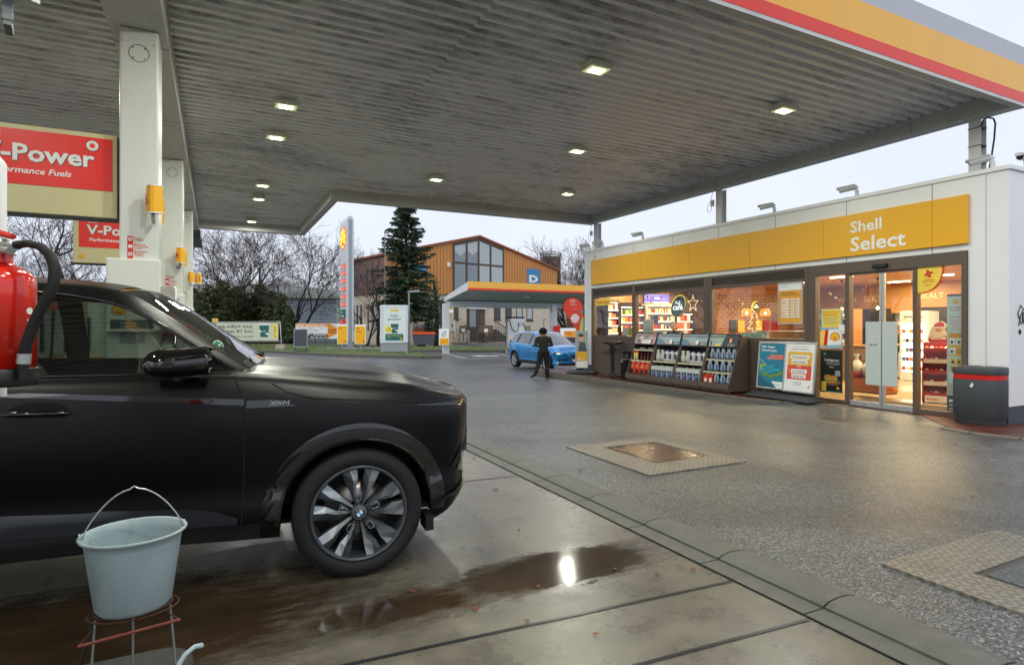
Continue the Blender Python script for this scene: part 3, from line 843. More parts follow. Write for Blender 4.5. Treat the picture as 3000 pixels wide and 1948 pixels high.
# ------------------------------------------------------------------ rusty frame posts and fire extinguishers
RUSTY=mat('rusty_panel','#b8b7b0',0.6,var=0.1,dirt=1.0,dcol='#a0561c',dscale=7)
EXR=mat('extinguisher_red','#e4281a',0.18,coat=0.6,var=0.03)
def post_frame(loc):
 t=thing('equipment_post','','post',loc,0)
 mb=MB();mb.rrect(-0.30,0.0,1.335,1.99,0.03,-0.02,RUSTY,0.02);mb.build('panel',t)
 mb=MB();mb.tube([(-0.29,0,1.345),(-0.29,0,1.98),(-0.01,0,1.98),(0.0,0,1.965),(0.0,0,1.345)],0.013,white,10);mb.box(-0.29,-0.25,-0.02,0.02,0.1,1.33,white);mb.build('frame',t)
 return t
def extinguisher(loc):
 t=thing('fire_extinguisher','','fire extinguisher',loc+Vector((0,0,0.377)),0)
 t.scale=(1,1,0.75)
 r=0.074
 mb=MB()
 mb.lathe([(0.0,1.39),(r,1.39),(r,1.66),(r*0.985,1.685),(r*0.93,1.705),(r*0.78,1.722),(r*0.55,1.735),(r*0.40,1.744),(0.028,1.75),(0.028,1.775)],EXR,48);mb.build('tank',t)
 mb=MB();mb.lathe([(0,1.345),(r*1.0,1.345),(r*1.04,1.352),(r*1.05,1.40),(r*1.015,1.403)],black,40);mb.box(0.05,0.092,-0.02,0.02,1.385,1.402,black);mb.build('base_cup',t)
 mb=MB();mb.lathe([(0.034,1.775),(0.034,1.785),(0.018,1.79),(0.016,1.81),(0.02,1.825),(0.0,1.83)],alu,20)
 mb.tube([(0,0,1.80),(0.035,-0.01,1.805),(0.058,-0.015,1.80)],[0.014,0.012,0.014],alu,12)
 mb.tube([(0.02,-0.02,1.79),(0.055,-0.03,1.782)],[0.01,0.012],alu,12);mb.build('valve',t)
 mb=MB()
 mb.tube([(-0.12,0,1.79),(-0.05,-0.005,1.80),(0.0,0,1.818)],[0.006,0.009,0.01],EXR,8)
 mb.tube([(-0.13,0,1.845),(-0.06,0,1.852),(0.0,0,1.846),(0.035,0,1.832)],[0.007,0.011,0.013,0.010],EXR,8,sq=0.9)
 mb.tube([(-0.03,-0.014,1.845),(-0.02,-0.03,1.83),(-0.022,-0.03,1.79),(-0.035,-0.02,1.775)],0.003,EXR,6)
 mb.build('handle',t)
 mb=MB()
 mb.tube([(0.055,-0.015,1.803),(0.085,-0.018,1.808),(0.120,-0.022,1.797),(0.148,-0.026,1.768),(0.161,-0.03,1.727),(0.161,-0.033,1.68),(0.148,-0.036,1.63),(0.128,-0.036,1.585),(0.113,-0.036,1.54),(0.10,-0.036,1.49),(0.092,-0.036,1.45)],0.0125,rubber,14)
 mb.build('hose',t)
 mb=MB();mb.tube([(0.0925,-0.036,1.452),(0.090,-0.036,1.42)],0.0145,alu,14);mb.tube([(0.090,-0.036,1.42),(0.089,-0.036,1.37)],[0.012,0.010],black,12);mb.build('hose_nozzle',t)
 mb=MB()
 a0=R(8)
 def onr(txt,zc,size): # lettering running up the tank
  pass
 for(zz,hh)in((1.52,0.012),(1.555,0.02)):
  pass
 vs,fs,x0,x1=text_mesh('JFEX',0.02)
 k=0.024
 out=[((r+0.0012)*math.cos(a0-(b*k)/r),(r+0.0012)*math.sin(a0-(b*k)/r),1.515+(a-x0)*k)for a,b in vs]
 mb.add(out,[f[::-1]for f in fs],wht)
 out=[((r+0.0012)*math.cos(a0-0.12+0.13*math.cos(q)),(r+0.0012)*math.sin(a0-0.12+0.13*math.cos(q)),1.59+0.011*math.sin(q))for q in[2*math.pi*i/20 for i in range(20)]]
 mb.add(out,[tuple(range(20))],wht)
 mb.build('label',t)
 return t
pf0=ex0=None
for k,(u,v)in enumerate(((-0.455,1.853),(-0.455,7.62),(-0.455,13.39),(-0.455,19.16))):
 g=gz(u,v);p=S(u,v,g)
 if k==0:pf0=post_frame(S(u,v+0.0,0)+Vector((-0.13,0.13,0)));ex0=extinguisher(p+Vector((-0.022,0,0)));a,b_=pf0,ex0
 else:a=copy_tree(pf0,None,p+Vector((0.0,0.12,0)));b_=copy_tree(ex0,None,p+Vector((0,0,0.377)))
 tag(a,['rusty white framed panel post at the left edge, behind the large red extinguisher','white framed post behind the windscreen of the black car','white framed post holding the third extinguisher','white framed post on the farthest island'][k],None,'framed posts on the islands')
 tag(b_,['large red fire extinguisher with black hose at the left edge','red extinguisher peeking over the windscreen of the black car','red extinguisher at the second column, left of the last one','small red extinguisher farthest away, beside the hedge'][k],None,'fire extinguishers on the islands')
# ------------------------------------------------------------------ bucket on its wire stand
BUCK=mat('bucket_plastic','#97a8ae',0.45,var=0.06,scale=10,dirt=0.6,dcol='#6a787c',dscale=12,stretch=(1,1,0.3))
bc=Vector(((393-1500)/1727*1.98,1.98,0))
t=thing('bucket','grey blue oval plastic bucket with wire handle, resting on a rusty wire stand','bucket',bc,R(30))
t.scale=(0.87,1.12,1)
mb=MB();zb,zt=0.597,0.843;sy=0.74
mb.lathe([(0,zb),(0.118,zb),(0.128,zb+0.012),(0.160,zt-0.03),(0.163,zt-0.008),(0.178,zt-0.004),(0.181,zt+0.002),(0.176,zt+0.006),(0.165,zt+0.002),(0.158,zt-0.03),(0.128,zb+0.02),(0,zb+0.016)],BUCK,56,sy=sy)
mb.build('tub',t)
mb=MB();mb.tube([(-0.168+0.336*i/24.0,0.0,zt-0.01+0.155*math.sin(math.pi*i/24.0)**0.75+(0.008 if i==12 else 0))for i in range(25)],0.0026,alu,8);mb.build('handle',t)
mb=MB()
for sx in(-1,1):mb.cyl((sx*0.166,-0.012,zt+0.006),(sx*0.172,-0.012,zt+0.006),0.016,BUCK);mb.cyl((sx*0.164,-0.012,zt+0.006),(sx*0.175,-0.012,zt+0.006),0.006,alu)
mb.build('handle_lug',t)
t2=thing('squeegee','grey window squeegee standing inside the bucket','squeegee',bc,R(30))
t2.scale=(0.87,0.87,1)
mb=MB();mb.tube([(-0.135,-0.03,zt-0.012),(-0.13,-0.02,zt-0.02),(-0.12,0.02,zt-0.1),(-0.05,0.02,zb+0.03)],[0.01,0.011,0.01,0.009],BUCK,10);mb.build('grip',t2)
mb=MB();mb.box(-0.125,-0.03,-0.02,-0.012,zt-0.09,zt-0.035,black);mb.build('blade',t2)
t=thing('bucket_stand','thin rusty wire stand with straight legs carrying the bucket','stand',bc,R(30))
t.scale=(0.87,0.87,1)
mb=MB()
mb.tube([(0.128*math.cos(a),0.128*sy*math.sin(a),zb-0.004)for a in[2*math.pi*i/40 for i in range(40)]],0.0035,rust,6,closed=True)
mb.tube([(0.15*math.cos(a),0.14*sy*math.sin(a),zb-0.012)for a in[2*math.pi*i/40 for i in range(40)]],0.003,rust,6,closed=True)
mb.tube([(-0.165,-0.10,zb-0.06),(0.155,-0.115,zb-0.038)],0.0052,mat('rust_red','#7d3a30',0.6,var=0.3,scale=40),8)
mb.tube([(-0.165,-0.10,zb-0.06),(-0.08,0.02,zb-0.012)],0.003,rust,6);mb.tube([(0.15,-0.115,zb-0.038),(0.08,-0.02,zb-0.012)],0.003,rust,6)
mb.build('ring',t)
for i,(x,y,x2,y2)in enumerate(((-0.12,-0.04,-0.15,-0.10),(0.0,-0.075,0.0,-0.12),(0.12,-0.03,0.165,-0.09),(-0.12,0.04,-0.26,0.16))):
 mb=MB();mb.tube([(x,y,zb-0.01),(x2,y2,0.12)],0.0045 if i<3 else 0.0085,steel if i<3 else mat('dark_rusty_steel','#1c1714',0.6,dirt=0.6,dcol='#8a4a1c',dscale=14),8);mb.build('leg',t)
t=thing('watering_can','pale grey watering can, only its curved spout in view at the bottom','watering can',(-1.235,2.20,0.12),R(60))
t.scale=(0.74,0.74,0.74)
cg=mat('can_plastic','#a7b5bb',0.4)
mb=MB();mb.lathe([(0,0),(0.1,0),(0.105,0.01),(0.09,0.2),(0.085,0.205),(0.08,0.2)],cg,24,c=(-0.22,0,0));mb.build('can_body',t)
mb=MB();mb.tube([(-0.13,0,0.04),(-0.06,0,0.10),(-0.02,0,0.20),(0.02,0,0.245),(0.07,0,0.262),(0.11,0,0.25)],[0.025,0.018,0.014,0.012,0.012,0.013],cg,10);mb.build('spout',t)
# ================================================================== SHOP BUILDING (frame F: x along the front from its far end, y into the shop)
FO=S(11.1,16.6,0)
def FT(name,label,cat,x,y,z=0,rot=0.0,group=None):
 o=S(11.1+y,16.6-x,z)
 return thing(name,label,cat,o,ROT_F+rot,group)
L=11.86;DEP=7.7
PANW=mat('wall_panel_white','#e6e8e8',0.35,dirt=0.22,dcol='#b4b5ae',dscale=0.9,var=0.02)
PLIN=mat('plinth_grey','#3f474d',0.6,var=0.1)
GL=glass('window_glass')
shop=FT('shop_building','low white petrol station shop with long yellow band and brown framed glass front','building',0,0)
mb=MB()
mb.box(0,L,0.0,0.16,2.80,4.0,PANW)
mb.box(0,0.44,0.0,0.16,0.28,2.799,PANW)
mb.box(11.30,L,0.0,0.16,0.28,2.799,PANW)
mb.box(0.0,0.16,0.161,DEP,0.28,4.0,PANW);mb.box(L-0.16,L,0.161,DEP,0.28,4.0,PANW);mb.box(0,L,DEP,DEP+0.15,0,4.0,PANW)
mb.build('wall',shop)
mb=MB()
for x in(0.98,2.6,4.25,5.9,7.55,9.2,10.75):mb.box(x,x+0.008,-0.003,-0.0005,2.80,3.99,JOINT)
for x in(0.2,11.55):mb.box(x,x+0.008,-0.003,-0.0005,0.3,3.99,mat('panel_seam','#9a9c98'))
mb.build('panel_joint',shop)
mb=MB();mb.box(0.01,0.43,0.01,0.15,-0.3,0.28,PLIN);mb.box(0.01,0.15,0.151,DEP,-0.3,0.28,PLIN);mb.build('plinth',shop)
mb=MB();mb.box(11.31,L-0.01,0.01,0.15,-0.05,0.28,PLIN);mb.box(L-0.15,L-0.01,0.151,DEP,-0.05,0.28,PLIN);mb.build('plinth',shop)
mb=MB()
mb.box(-0.03,L+0.03,-0.03,0.2,4.0,4.075,PANW);mb.box(L-0.2,L+0.03,0.201,DEP,4.0,4.075,PANW);mb.box(-0.03,0.2,0.201,DEP,4.0,4.075,PANW)
mb.box(0.2,L-0.2,0.2,DEP,3.85,3.9,mat('roof_felt','#4b4e50',0.8));mb.build('roof',shop,bevel=0.01)
mb=MB();x=0.44
SHY=mat('band_yellow','#eaad08',0.33,var=0.03,scale=1)
for x2 in(1.1,3.0,4.95,6.9,8.75,10.78,11.32):mb.box(x+0.002,x2-0.002,-0.055,-0.004,2.905,3.715,SHY);x=x2
mb.build('yellow_band',shop,bevel=0.006)
mb=MB();mb.text('Shell',9.32,3.36,0.30,wht,-0.058,0.018,width=0.60);mb.text('Select',9.32,3.0,0.37,wht,-0.058,0.02,width=1.03);mb.build('lettering',shop)
mb=MB();mb.lathe([(0,-0.05),(0.03,-0.045),(0.04,-0.02),(0.045,-0.001)],cream,12,(0.62,0,3.83),axis='y');mb.build('alarm_light',shop)
# brown aluminium front
def frame_boxes(mb,x0,x1,z0,z1,w,y0=-0.035,y1=0.06,m=brownf):
 mb.box(x0,x1,y0,y1,z1-w,z1,m);mb.box(x0,x1,y0,y1,z0,z0+w,m)
 mb.box(x0,x0+w,y0+.001,y1,z0+w,z1-w,m);mb.box(x1-w,x1,y0+.001,y1,z0+w,z1-w,m)
mb=MB()
mb.box(0.44,8.44,-0.03,0.1,2.60+0.13,2.80,brownf)
mb.box(0.44,8.44,-0.03,0.1,2.48,2.55,brownf)
for x0,x1 in((0.44,0.56),(2.56,2.72),(5.44,5.575),(5.58,5.71),(8.30,8.38),(8.385,8.44)):mb.box(x0,x1,-0.034,0.1,0.0,2.796,brownf)
mb.box(0.56,2.56,-0.03,0.1,1.18,1.26,brownf);mb.box(2.72,5.44,-0.03,0.1,1.18,1.28,brownf);mb.box(5.71,8.30,-0.03,0.1,1.18,1.28,brownf)
mb.build('window_frame',shop,bevel=0.004)
mb=MB()
for x0,x1 in((0.56,2.56),(2.72,5.44),(5.71,8.30)):mb.box(x0,x1,-0.018,0.09,0.0,1.179,brownf)
mb.build('parapet_panel',shop)
mb=MB()
for x0,x1 in((0.56,2.56),(2.72,5.44),(5.71,8.30)):
 mb.box(x0,x1,0.03,0.09,2.551,2.729,blk)
 for i in range(6):mb.box(x0,x1,-0.012,0.02,2.556+i*0.029,2.556+i*0.029+0.014,brownf)
mb.build('louvre',shop)
for x0,x1,z0 in((0.56,2.56,1.26),(2.72,5.44,1.28),(5.71,8.30,1.28)):
 mb=MB();mb.rect(x0,x1,z0,2.48,0.012,GL);o=mb.build('window',shop)
# entrance
mb=MB()
mb.box(8.445,11.295,-0.045,0.1,2.575,2.795,brownf)
mb.box(8.445,8.56,-0.045,0.1,0.0,2.574,brownf);mb.box(9.19,9.275,-0.035,0.1,0.0,2.574,brownf);mb.box(10.45,10.52,-0.035,0.1,0.0,2.574,brownf);mb.box(11.22,11.295,-0.045,0.1,0.0,2.574,brownf)
mb.box(8.561,9.189,-0.03,0.08,0.0,0.09,brownf);mb.box(10.521,11.219,-0.03,0.08,0.0,0.09,brownf)
mb.build('door_frame',shop,bevel=0.004)
mb=MB();mb.rect(8.56,9.19,0.09,2.575,0.012,GL);mb.build('side_window',shop)
mb=MB();mb.rect(10.52,11.22,0.09,2.575,0.012,GL);mb.build('side_window',shop)
for k,(x0,x1)in enumerate(((9.28,9.895),(9.905,10.448))):
 mb=MB();mb.box(x0,x1,-0.02,0.03,0.012,0.11,alu);mb.box(x0,x1,-0.02,0.03,2.535,2.574,brownf)
 if k==0:mb.box(x1-0.045,x1,-0.02,0.03,0.11,2.535,alu)
 else:mb.box(x0,x0+0.045,-0.02,0.03,0.11,2.535,alu)
 mb.cyl(((x0+x1)/2,-0.021,0.06),((x0+x1)/2,-0.03,0.06),0.012,steel)
 d=mb.build('sliding_door',shop,bevel=0.004)
 mb=MB();mb.rect(x0,x1,0.11,2.535,0.008,GL);mb.build('pane',d)
FROST=mat('frosted_sheet','#c2cdc9',0.35,var=0.02)
mb=MB();mb.box(9.60,9.889,-0.028,-0.024,0.44,1.63,FROST);mb.box(9.911,10.185,-0.028,-0.024,0.44,1.63,FROST)
arrow=[(-0.055,0),(-0.02,0.028),(-0.02,0.012),(0.0,0.012),(0.03,0.012),(0.03,0.004),(-0.02,0.004),(-0.02,-0.01)]
mb.poly([(9.735+a,1.19+b)for a,b in arrow],-0.030,blk);mb.poly([(9.765-a,1.205-b)for a,b in arrow[::1]],-0.030,blk)
mb.build('frosted_panel',shop)
mb=MB();mb.box(9.76,10.03,-0.11,-0.046,2.63,2.70,black);mb.build('door_sensor',shop,bevel=0.01)
# hatch of the night counter
mb=MB();mb.box(1.0,1.5,-0.06,-0.019,0.72,1.0,brownf);mb.box(1.42,1.82,-0.16,-0.019,0.84,0.87,brownf);mb.box(0.98,1.9,-0.045,-0.019,1.0,1.04,brownf);mb.build('night_hatch',shop,bevel=0.005)
# ------------------------------------------------------------------ interior shell
FLO=mat('floor_tiles','#b39b78',0.22,var=0.06,scale=3)
WOOD=mat('wood_panel','#a8743a',0.45,var=0.2,scale=2.0,stretch=(1,1,14))
WOODL=mat('wood_ceiling','#bf8a4c',0.5,var=0.15,scale=1.5,stretch=(1,10,1))
DARKW=mat('dark_shelving','#2c1d14',0.5,var=0.2)
CREAMW=mat('cream_wall','#d9b98a',0.6)
BRW=brick_mat('wall_bricks','#8a5a34','#6e4326','#a98a66',bw=0.26,rh=0.085,ms=0.012,rough=0.8,vertical=True)
mb=MB();mb.box(0.16,L-0.16,0.1,DEP,-0.02,0.02,FLO);mb.build('floor',shop)
mb=MB();mb.box(0.16,L-0.16,0.161,DEP,2.84,2.9,WOODL);mb.build('ceiling',shop)
mb=MB();mb.box(0.161,0.25,0.17,DEP,0.02,2.84,mat('inner_wall','#8a6440',0.7));mb.box(L-0.25,L-0.161,0.17,DEP,0.02,2.84,CREAMW);mb.build('inner_wall',shop)
mb=MB();mb.box(3.0,3.1,2.75,DEP-0.3,0.02,2.6,BRW);mb.box(3.0,3.1,2.75,DEP-0.3,2.6,2.84,WOOD);mb.build('brick_wall',shop)
mb=MB();y=DEP-0.3
mb.box(3.0,5.7,y,y+.2,2.1,2.84,WOOD);mb.box(6.4,L-.25,y,y+.2,2.1,2.84,WOOD);mb.box(5.7,6.4,y,y+.2,1.95,2.84,WOOD)
mb.box(3.0,5.7,y+.05,y+.2,0.02,2.1,DARKW);mb.box(6.4,L-.25,y+.05,y+.2,0.02,2.1,DARKW)
mb.build('back_wall',shop)
mb=MB()
yl=y-0.004
LETW=mat('letter_cream','#e8cf9c',0.5)
mb.text('WEIN',3.95,2.33,0.26,LETW,yl,0.0);mb.text('SEKT',4.85,2.33,0.26,LETW,yl,0.0);mb.text('EISKALT',6.35,2.36,0.23,LETW,yl,0.0)
mb.build('wall_lettering',shop)
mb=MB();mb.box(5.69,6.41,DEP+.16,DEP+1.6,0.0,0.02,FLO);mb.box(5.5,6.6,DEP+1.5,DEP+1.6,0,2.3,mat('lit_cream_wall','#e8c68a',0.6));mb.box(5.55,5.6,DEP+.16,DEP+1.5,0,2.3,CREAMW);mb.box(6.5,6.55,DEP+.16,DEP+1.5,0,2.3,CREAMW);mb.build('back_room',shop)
# warm ceiling lamps inside the shop, all lit
WARM=mat('warm_lamp','#ffe2b0',0.4,emit=9.0,ecol='#ffe0b0')
il=bpy.data.lights.new('shop_light','AREA');il.shape='RECTANGLE';il.size=1.0;il.size_y=0.25;il.energy=82;il.color=(1.0,0.74,0.42)
for(x,y)in((1.4,1.2),(1.4,3.2),(4.2,1.3),(6.8,1.2),(6.8,3.4),(9.6,1.5),(9.8,4.0),(4.8,4.2),(9.8,6.4),(6.5,6.4),(11.0,2.6),(8.2,5.2)):
 mb=MB();mb.box(-0.3,0.3,-0.03,0.03,-0.03,0,WARM)
 o=mb.build('ceiling_light',shop);o.location=(x,y,2.838)
 lo=bpy.data.objects.new('shop_light',il);COL.objects.link(lo);lo.parent=o;lo.location=(0,0,-0.04)
# ------------------------------------------------------------------ things inside
prng=random.Random(5)
PKC=['#b3261c','#e8e2d0','#d9a62a','#1f4e8c','#7a3216','#e26a1c','#f1f1ee','#3f7a3a','#8a1c3a','#d8c49a','#2c2c2c','#c6d2d8']
PK=[mat('pack_%d'%i,c,0.4,var=0.05)for i,c in enumerate(PKC)]
def goods_shelf(label,x,y,w,n,z0,z1,rot=0.0,depth=0.3,back=DARKW,packs=PK,name='goods_shelf',lit=True,ph=0.16,pw=(0.05,0.11),group=None):
 t=FT(name,label,'shelf',x,y,0.02,rot,group)
 mb=MB();mb.box(0,w,depth,depth+0.03,0,z1,back);mb.box(-0.03,-.001,0,depth+0.03,0,z1,back);mb.box(w+.001,w+0.03,0,depth+0.03,0,z1,back);mb.box(-.03,w+.03,0,depth+.03,z1,z1+0.03,back);mb.build('cabinet',t)
 hh=(z1-z0)/n
 mb=MB();pk=MB()
 for i in range(n):
  z=z0+hh*i
  mb.box(0,w,0.0,depth-0.01,z-0.02,z,mat('shelf_board_light','#c9c2a8',0.4))
  if lit:mb.box(0.01,w-0.01,0.03,0.05,z+hh-0.045,z+hh-0.03,mat('shelf_tube','#fff6e0',0.4,emit=5.0,ecol='#fff0d0'))
  xx=0.01
  while xx<w-0.05:
   q=prng.uniform(*pw);h=min(hh-0.07,ph*prng.uniform(0.75,1.15))
   if xx+q>w:break
   pk.box(xx,xx+q-0.006,0.03,depth*0.6,z+.001,z+h,prng.choice(packs));xx+=q
 mb.build('shelf_board',t)
 o=pk.build('packages',t);o['kind']='stuff'
 return t
# against the far end wall (they face the camera): rot +90 in the shop frame
E90=R(90)
def endwall(x,y,**k):pass
goods_shelf('lit shelf of small packets behind the Nachtschalter window',0.72,0.45,0.42,6,0.8,2.35,E90,packs=[PK[0],PK[1],PK[5],PK[6],PK[9]])
goods_shelf('dark cabinet of books and boxes at the far left of the shop',0.72,0.98,0.95,5,0.9,2.2,E90,packs=PK)
goods_shelf('brightly lit cigarette shelf under the purple screen',0.72,2.1,1.15,5,0.9,2.28,E90,packs=[PK[0],PK[4],PK[9],PK[1],PK[3]],ph=0.14,pw=(0.04,0.08),back=mat('cabinet_white','#d8d2c0',.4))
goods_shelf('rack of red and white boxes beside the cafe disc sign',0.72,3.4,0.75,4,0.9,2.0,E90,packs=[PK[0],PK[6],PK[5]],ph=0.26,pw=(0.14,0.19))
mb=MB();mb.box(0.30,0.42,0.3,3.3,2.36,2.84,WOOD);mb.build('wood_soffit',shop)
mb=MB();mb.M=Matrix.Translation((0.425,0.5,0))@Matrix.Rotation(E90,4,'Z')
mb.text('Vielen Dank',0.02,2.63,0.15,LETW,-0.01,0.012);mb.text('und eine gute Fahrt',0.02,2.49,0.10,LETW,-0.01,0.006);mb.build('thank_you_lettering',shop)
t=FT('advert_screen','purple lit advertising screen above the cigarette shelf','screen',0.47,2.12,0,E90)
mb=MB();mb.box(0,1.12,-0.02,0.03,2.36,2.68,blk);mb.build('screen_body',t)
mb=MB();PUR=mat('screen_purple','#5a4fb8',0.3,emit=1.0)
mb.rect(0.01,1.11,2.37,2.67,-0.022,PUR);SW=mat('screen_white','#d8d8f0',0.3,emit=0.9)
mb.text('LEVIA',0.05,2.53,0.075,SW,-0.024);mb.text('für kurze Pausen',0.05,2.47,0.028,SW,-0.024);mb.rrect(0.45,0.7,2.49,2.57,0.02,-0.024,mat('screen_blue','#a8c4f0',0.3,emit=.8));mb.text('jetzt hier erhältlich',0.76,2.5,0.03,SW,-0.024);mb.rect(0.01,1.11,2.37,2.40,-0.0235,SW)
mb.build('display',t)
t=FT('menu_board','dark menu boards with a burger picture hanging behind the star light','menu board',1.6,4.35,0,E90)
mb=MB();mb.box(0,0.42,0,0.03,1.55,2.62,mat('menu_black','#151a1c',.4));mb.box(0.45,1.2,0,0.03,1.5,2.62,mat('menu_green','#0f2a2a',.4));mb.build('board',t)
mb=MB();mb.text('Richtig lecker!',0.62,2.32,0.10,wht,-0.004,0.01);mb.text('Burger & Café',0.7,2.22,0.05,wht,-0.004)
mb.disc(0.85,1.98,0.2,-0.004,mat('bun','#c98a3a',.5),20,0.12);mb.disc(0.85,1.92,0.2,-0.006,mat('patty','#7a2a1a',.5),20,0.05);mb.disc(0.85,1.87,0.19,-0.008,mat('lettuce','#4f8a2a',.5),20,0.03);mb.disc(0.85,1.83,0.19,-0.007,MATS['bun'],20,0.04)
mb.disc(0.9,1.66,0.08,-0.004,wht,16);mb.rect(0.03,0.2,2.45,2.6,-0.004,wht)
for i in range(5):mb.rect(0.05,0.32,2.3-i*0.13,2.33-i*0.13,-0.004,gry)
mb.build('menu_print',t)
# serving counter along the middle, with tills and cafe display
CB=mat('counter_dark','#33302c',0.5);CT=mat('counter_top_wood','#a5743c',0.35,var=.15,scale=3,stretch=(1,8,1))
t=FT('serving_counter','long dark serving counter with wooden top behind the shop windows','counter',1.2,1.5)
mb=MB();mb.box(0,6.4,0,0.62,0.02,1.02,CB);mb.build('counter_body',t);mb=MB();mb.box(-0.03,6.43,-0.05,0.66,1.02,1.06,CT);mb.build('counter_top',t)
t=FT('bakery_display','glass bakery display with rolls and pastries on the counter, right of the lit tree','display case',5.75,1.45,1.06)
mb=MB();mb.box(0,1.85,0.0,0.5,0,0.04,alu);mb.box(0,1.85,0.0,0.5,0.36,0.375,alu);mb.box(0,0.02,0,.5,0.04,.36,alu);mb.box(1.83,1.85,0,.5,0.04,.36,alu);mb.build('case',t)
mb=MB();mb.rect(0.02,1.83,0.04,0.36,0.0,GL);mb.build('pane',t)
for i in range(14):
 q=MB();x=0.09+i*0.128
 q.lathe([(0,0),(0.045,0.005),(0.055,0.03),(0.04,0.055),(0,0.062)],[mat('bread_crust','#b8752c',.6,var=.2,scale=20),mat('pastry','#d79a48',.6,var=.2,scale=20),mat('seeded_roll','#8a5a2a',.7,var=.3,scale=40)][i%3],12,sx=1.0,sy=1.5)
 o=q.build('bread_roll');o.location=S(11.1+1.45+0.2+0.06*(i%2),16.6-5.75-x,1.101);o.rotation_euler=(0,0,ROT_F+i)
 tag(o,ORD(i,14)+' bread roll in the glass bakery display','bread roll','rolls in the bakery display')
# pendant lamps with wooden globes
WG=mat('lamp_slats','#d8903a',0.5,emit=0.5,ecol='#ff9a3a');BULB=mat('bulb_warm','#ffe9c0',0.3,emit=25,ecol='#ffcf8a')
def pendant(label,x,y,z,r=0.14,wire=False):
 t=FT('pendant_lamp',label,'lamp',x,y,z,0,'globe pendant lamps over the counter')
 mb=MB();mb.cyl((0,0,r),(0,0,2.84-z),0.005,black,n=6);mb.lathe([(0.0,2.83-z-0.07),(0.05,2.83-z),(0,2.83-z)],black,12);mb.build('cord',t)
 mb=MB()
 for i in range(20):
  a0=2*math.pi*i/20
  mb.tube([(r*math.sin(q)*math.cos(a0),r*math.sin(q)*math.sin(a0),r*math.cos(q))for q in[R(15+16*j)for j in range(8)]],0.0035 if wire else 0.007,black if wire else WG,4)
 mb.build('lamp_shade',t)
 mb=MB();mb.lathe([(0,-0.035),(0.02,-0.03),(0.034,0),(0.02,0.03),(0.0,0.05)],BULB,12);mb.build('bulb',t)
pendant('wooden globe lamp left of the small cafe sign',4.55,2.5,1.93);pendant('wooden globe lamp right of the small cafe sign',4.6,3.2,1.93);pendant('wooden globe lamp partly behind the orange price notice',4.7,3.9,1.93)
pendant('wire globe lamp seen through the right sliding door',6.0,4.6,2.03,0.16,True);pendant('wire globe lamp seen through the left sliding door',5.2,4.6,2.03,0.16,True);pendant('wire globe lamp behind the right fixed pane',7.0,4.6,2.03,0.16,True)
# lit signs inside
def cafe_sign(label,x,y,z,r,rot,sc=0.72,glow=False):
 t=FT('cafe_sign',label,'sign',x,y,z,rot,'tilted oval cafe signs')
 tilt=R(-42)
 CG=mat('cafe_green','#12403c',0.4,emit=0.12);CY=mat('cafe_yellow','#f4d23c',0.4,emit=0.9)
 mb=MB()
 def el(dx,dz,k=1.0):
  c,q=math.cos(R(52)),math.sin(R(52));return[(dx+r*k*math.cos(a)*c-r*sc*k*math.sin(a)*q,dz+r*k*math.cos(a)*q+r*sc*k*math.sin(a)*c)for a in[2*math.pi*i/40 for i in range(40)]]
 mb.prism(el(0.06*r,0.0),0.02,0.09,mat('cafe_side','#5f6e68',.4));mb.prism(el(0,0),0.0,0.06,CY);mb.build('sign_body',t)
 mb=MB();mb.prism(el(0.045*r,-0.03*r,0.96),-0.006,0.002,CG);mb.text('Shell',-0.28*r,0.16*r,0.36*r,mat('sign_white_lit','#ffffff',.4,emit=.7),-0.009,0.02,width=0.6*r);mb.text('café',-0.56*r,-0.32*r,0.66*r,MATS['sign_white_lit'],-0.009,0.03,width=1.18*r);mb.build('sign_face',t)
 return t
cafe_sign('large tilted green oval cafe sign hanging in the middle window',4.33,0.12,2.10,0.33,0.0)
cafe_sign('small lit oval cafe sign on the brick wall',3.18,4.45,2.2,0.17,E90)
NEON=mat('led_chain','#fff3d0',0.4,emit=3.0,ecol='#ffe6b0')
def led_shape(name,label,x,y,z,polys,cat):
 t=FT(name,label,cat,x,y,z)
 mb=MB();mb2=MB()
 for pts,cl in polys:
  mb.tube([(a,0,b)for a,b in pts],0.004,alu,5,closed=cl)
  m_=len(pts);seg=m_ if cl else m_-1
  for i in range(seg):
   a=Vector(pts[i]);b_=Vector(pts[(i+1)%m_]);k=max(1,int((b_-a).length/0.035))
   for j in range(k):
    p=a+(b_-a)*j/k;mb2.box(p.x-0.005,p.x+0.005,-0.010,0,p.y-0.005,p.y+0.005,NEON)
 mb.build('wire_frame',t);mb2.build('led_chain',t)
 return t
st=[(0.2*math.cos(R(90+36*i))*(1 if i%2==0 else 0.42),0.22*math.sin(R(90+36*i))*(1 if i%2==0 else 0.42))for i in range(10)]
led_shape('star_light','star of small warm lights in the middle window',4.97,0.06,2.14,[(st,True)],'star light')
tr=[(0,0.26),(0.09,0.13),(0.045,0.13),(0.14,0.0),(0.06,0.0),(0.19,-0.15),(0.05,-0.15),(0.05,-0.21),(-0.05,-0.21),(-0.05,-0.15),(-0.19,-0.15),(-0.06,0.0),(-0.14,0.0),(-0.045,0.13),(-0.09,0.13)]
led_shape('tree_light','fir tree of small white lights in the right window',6.92,0.08,1.64,[(tr,True)],'tree light')
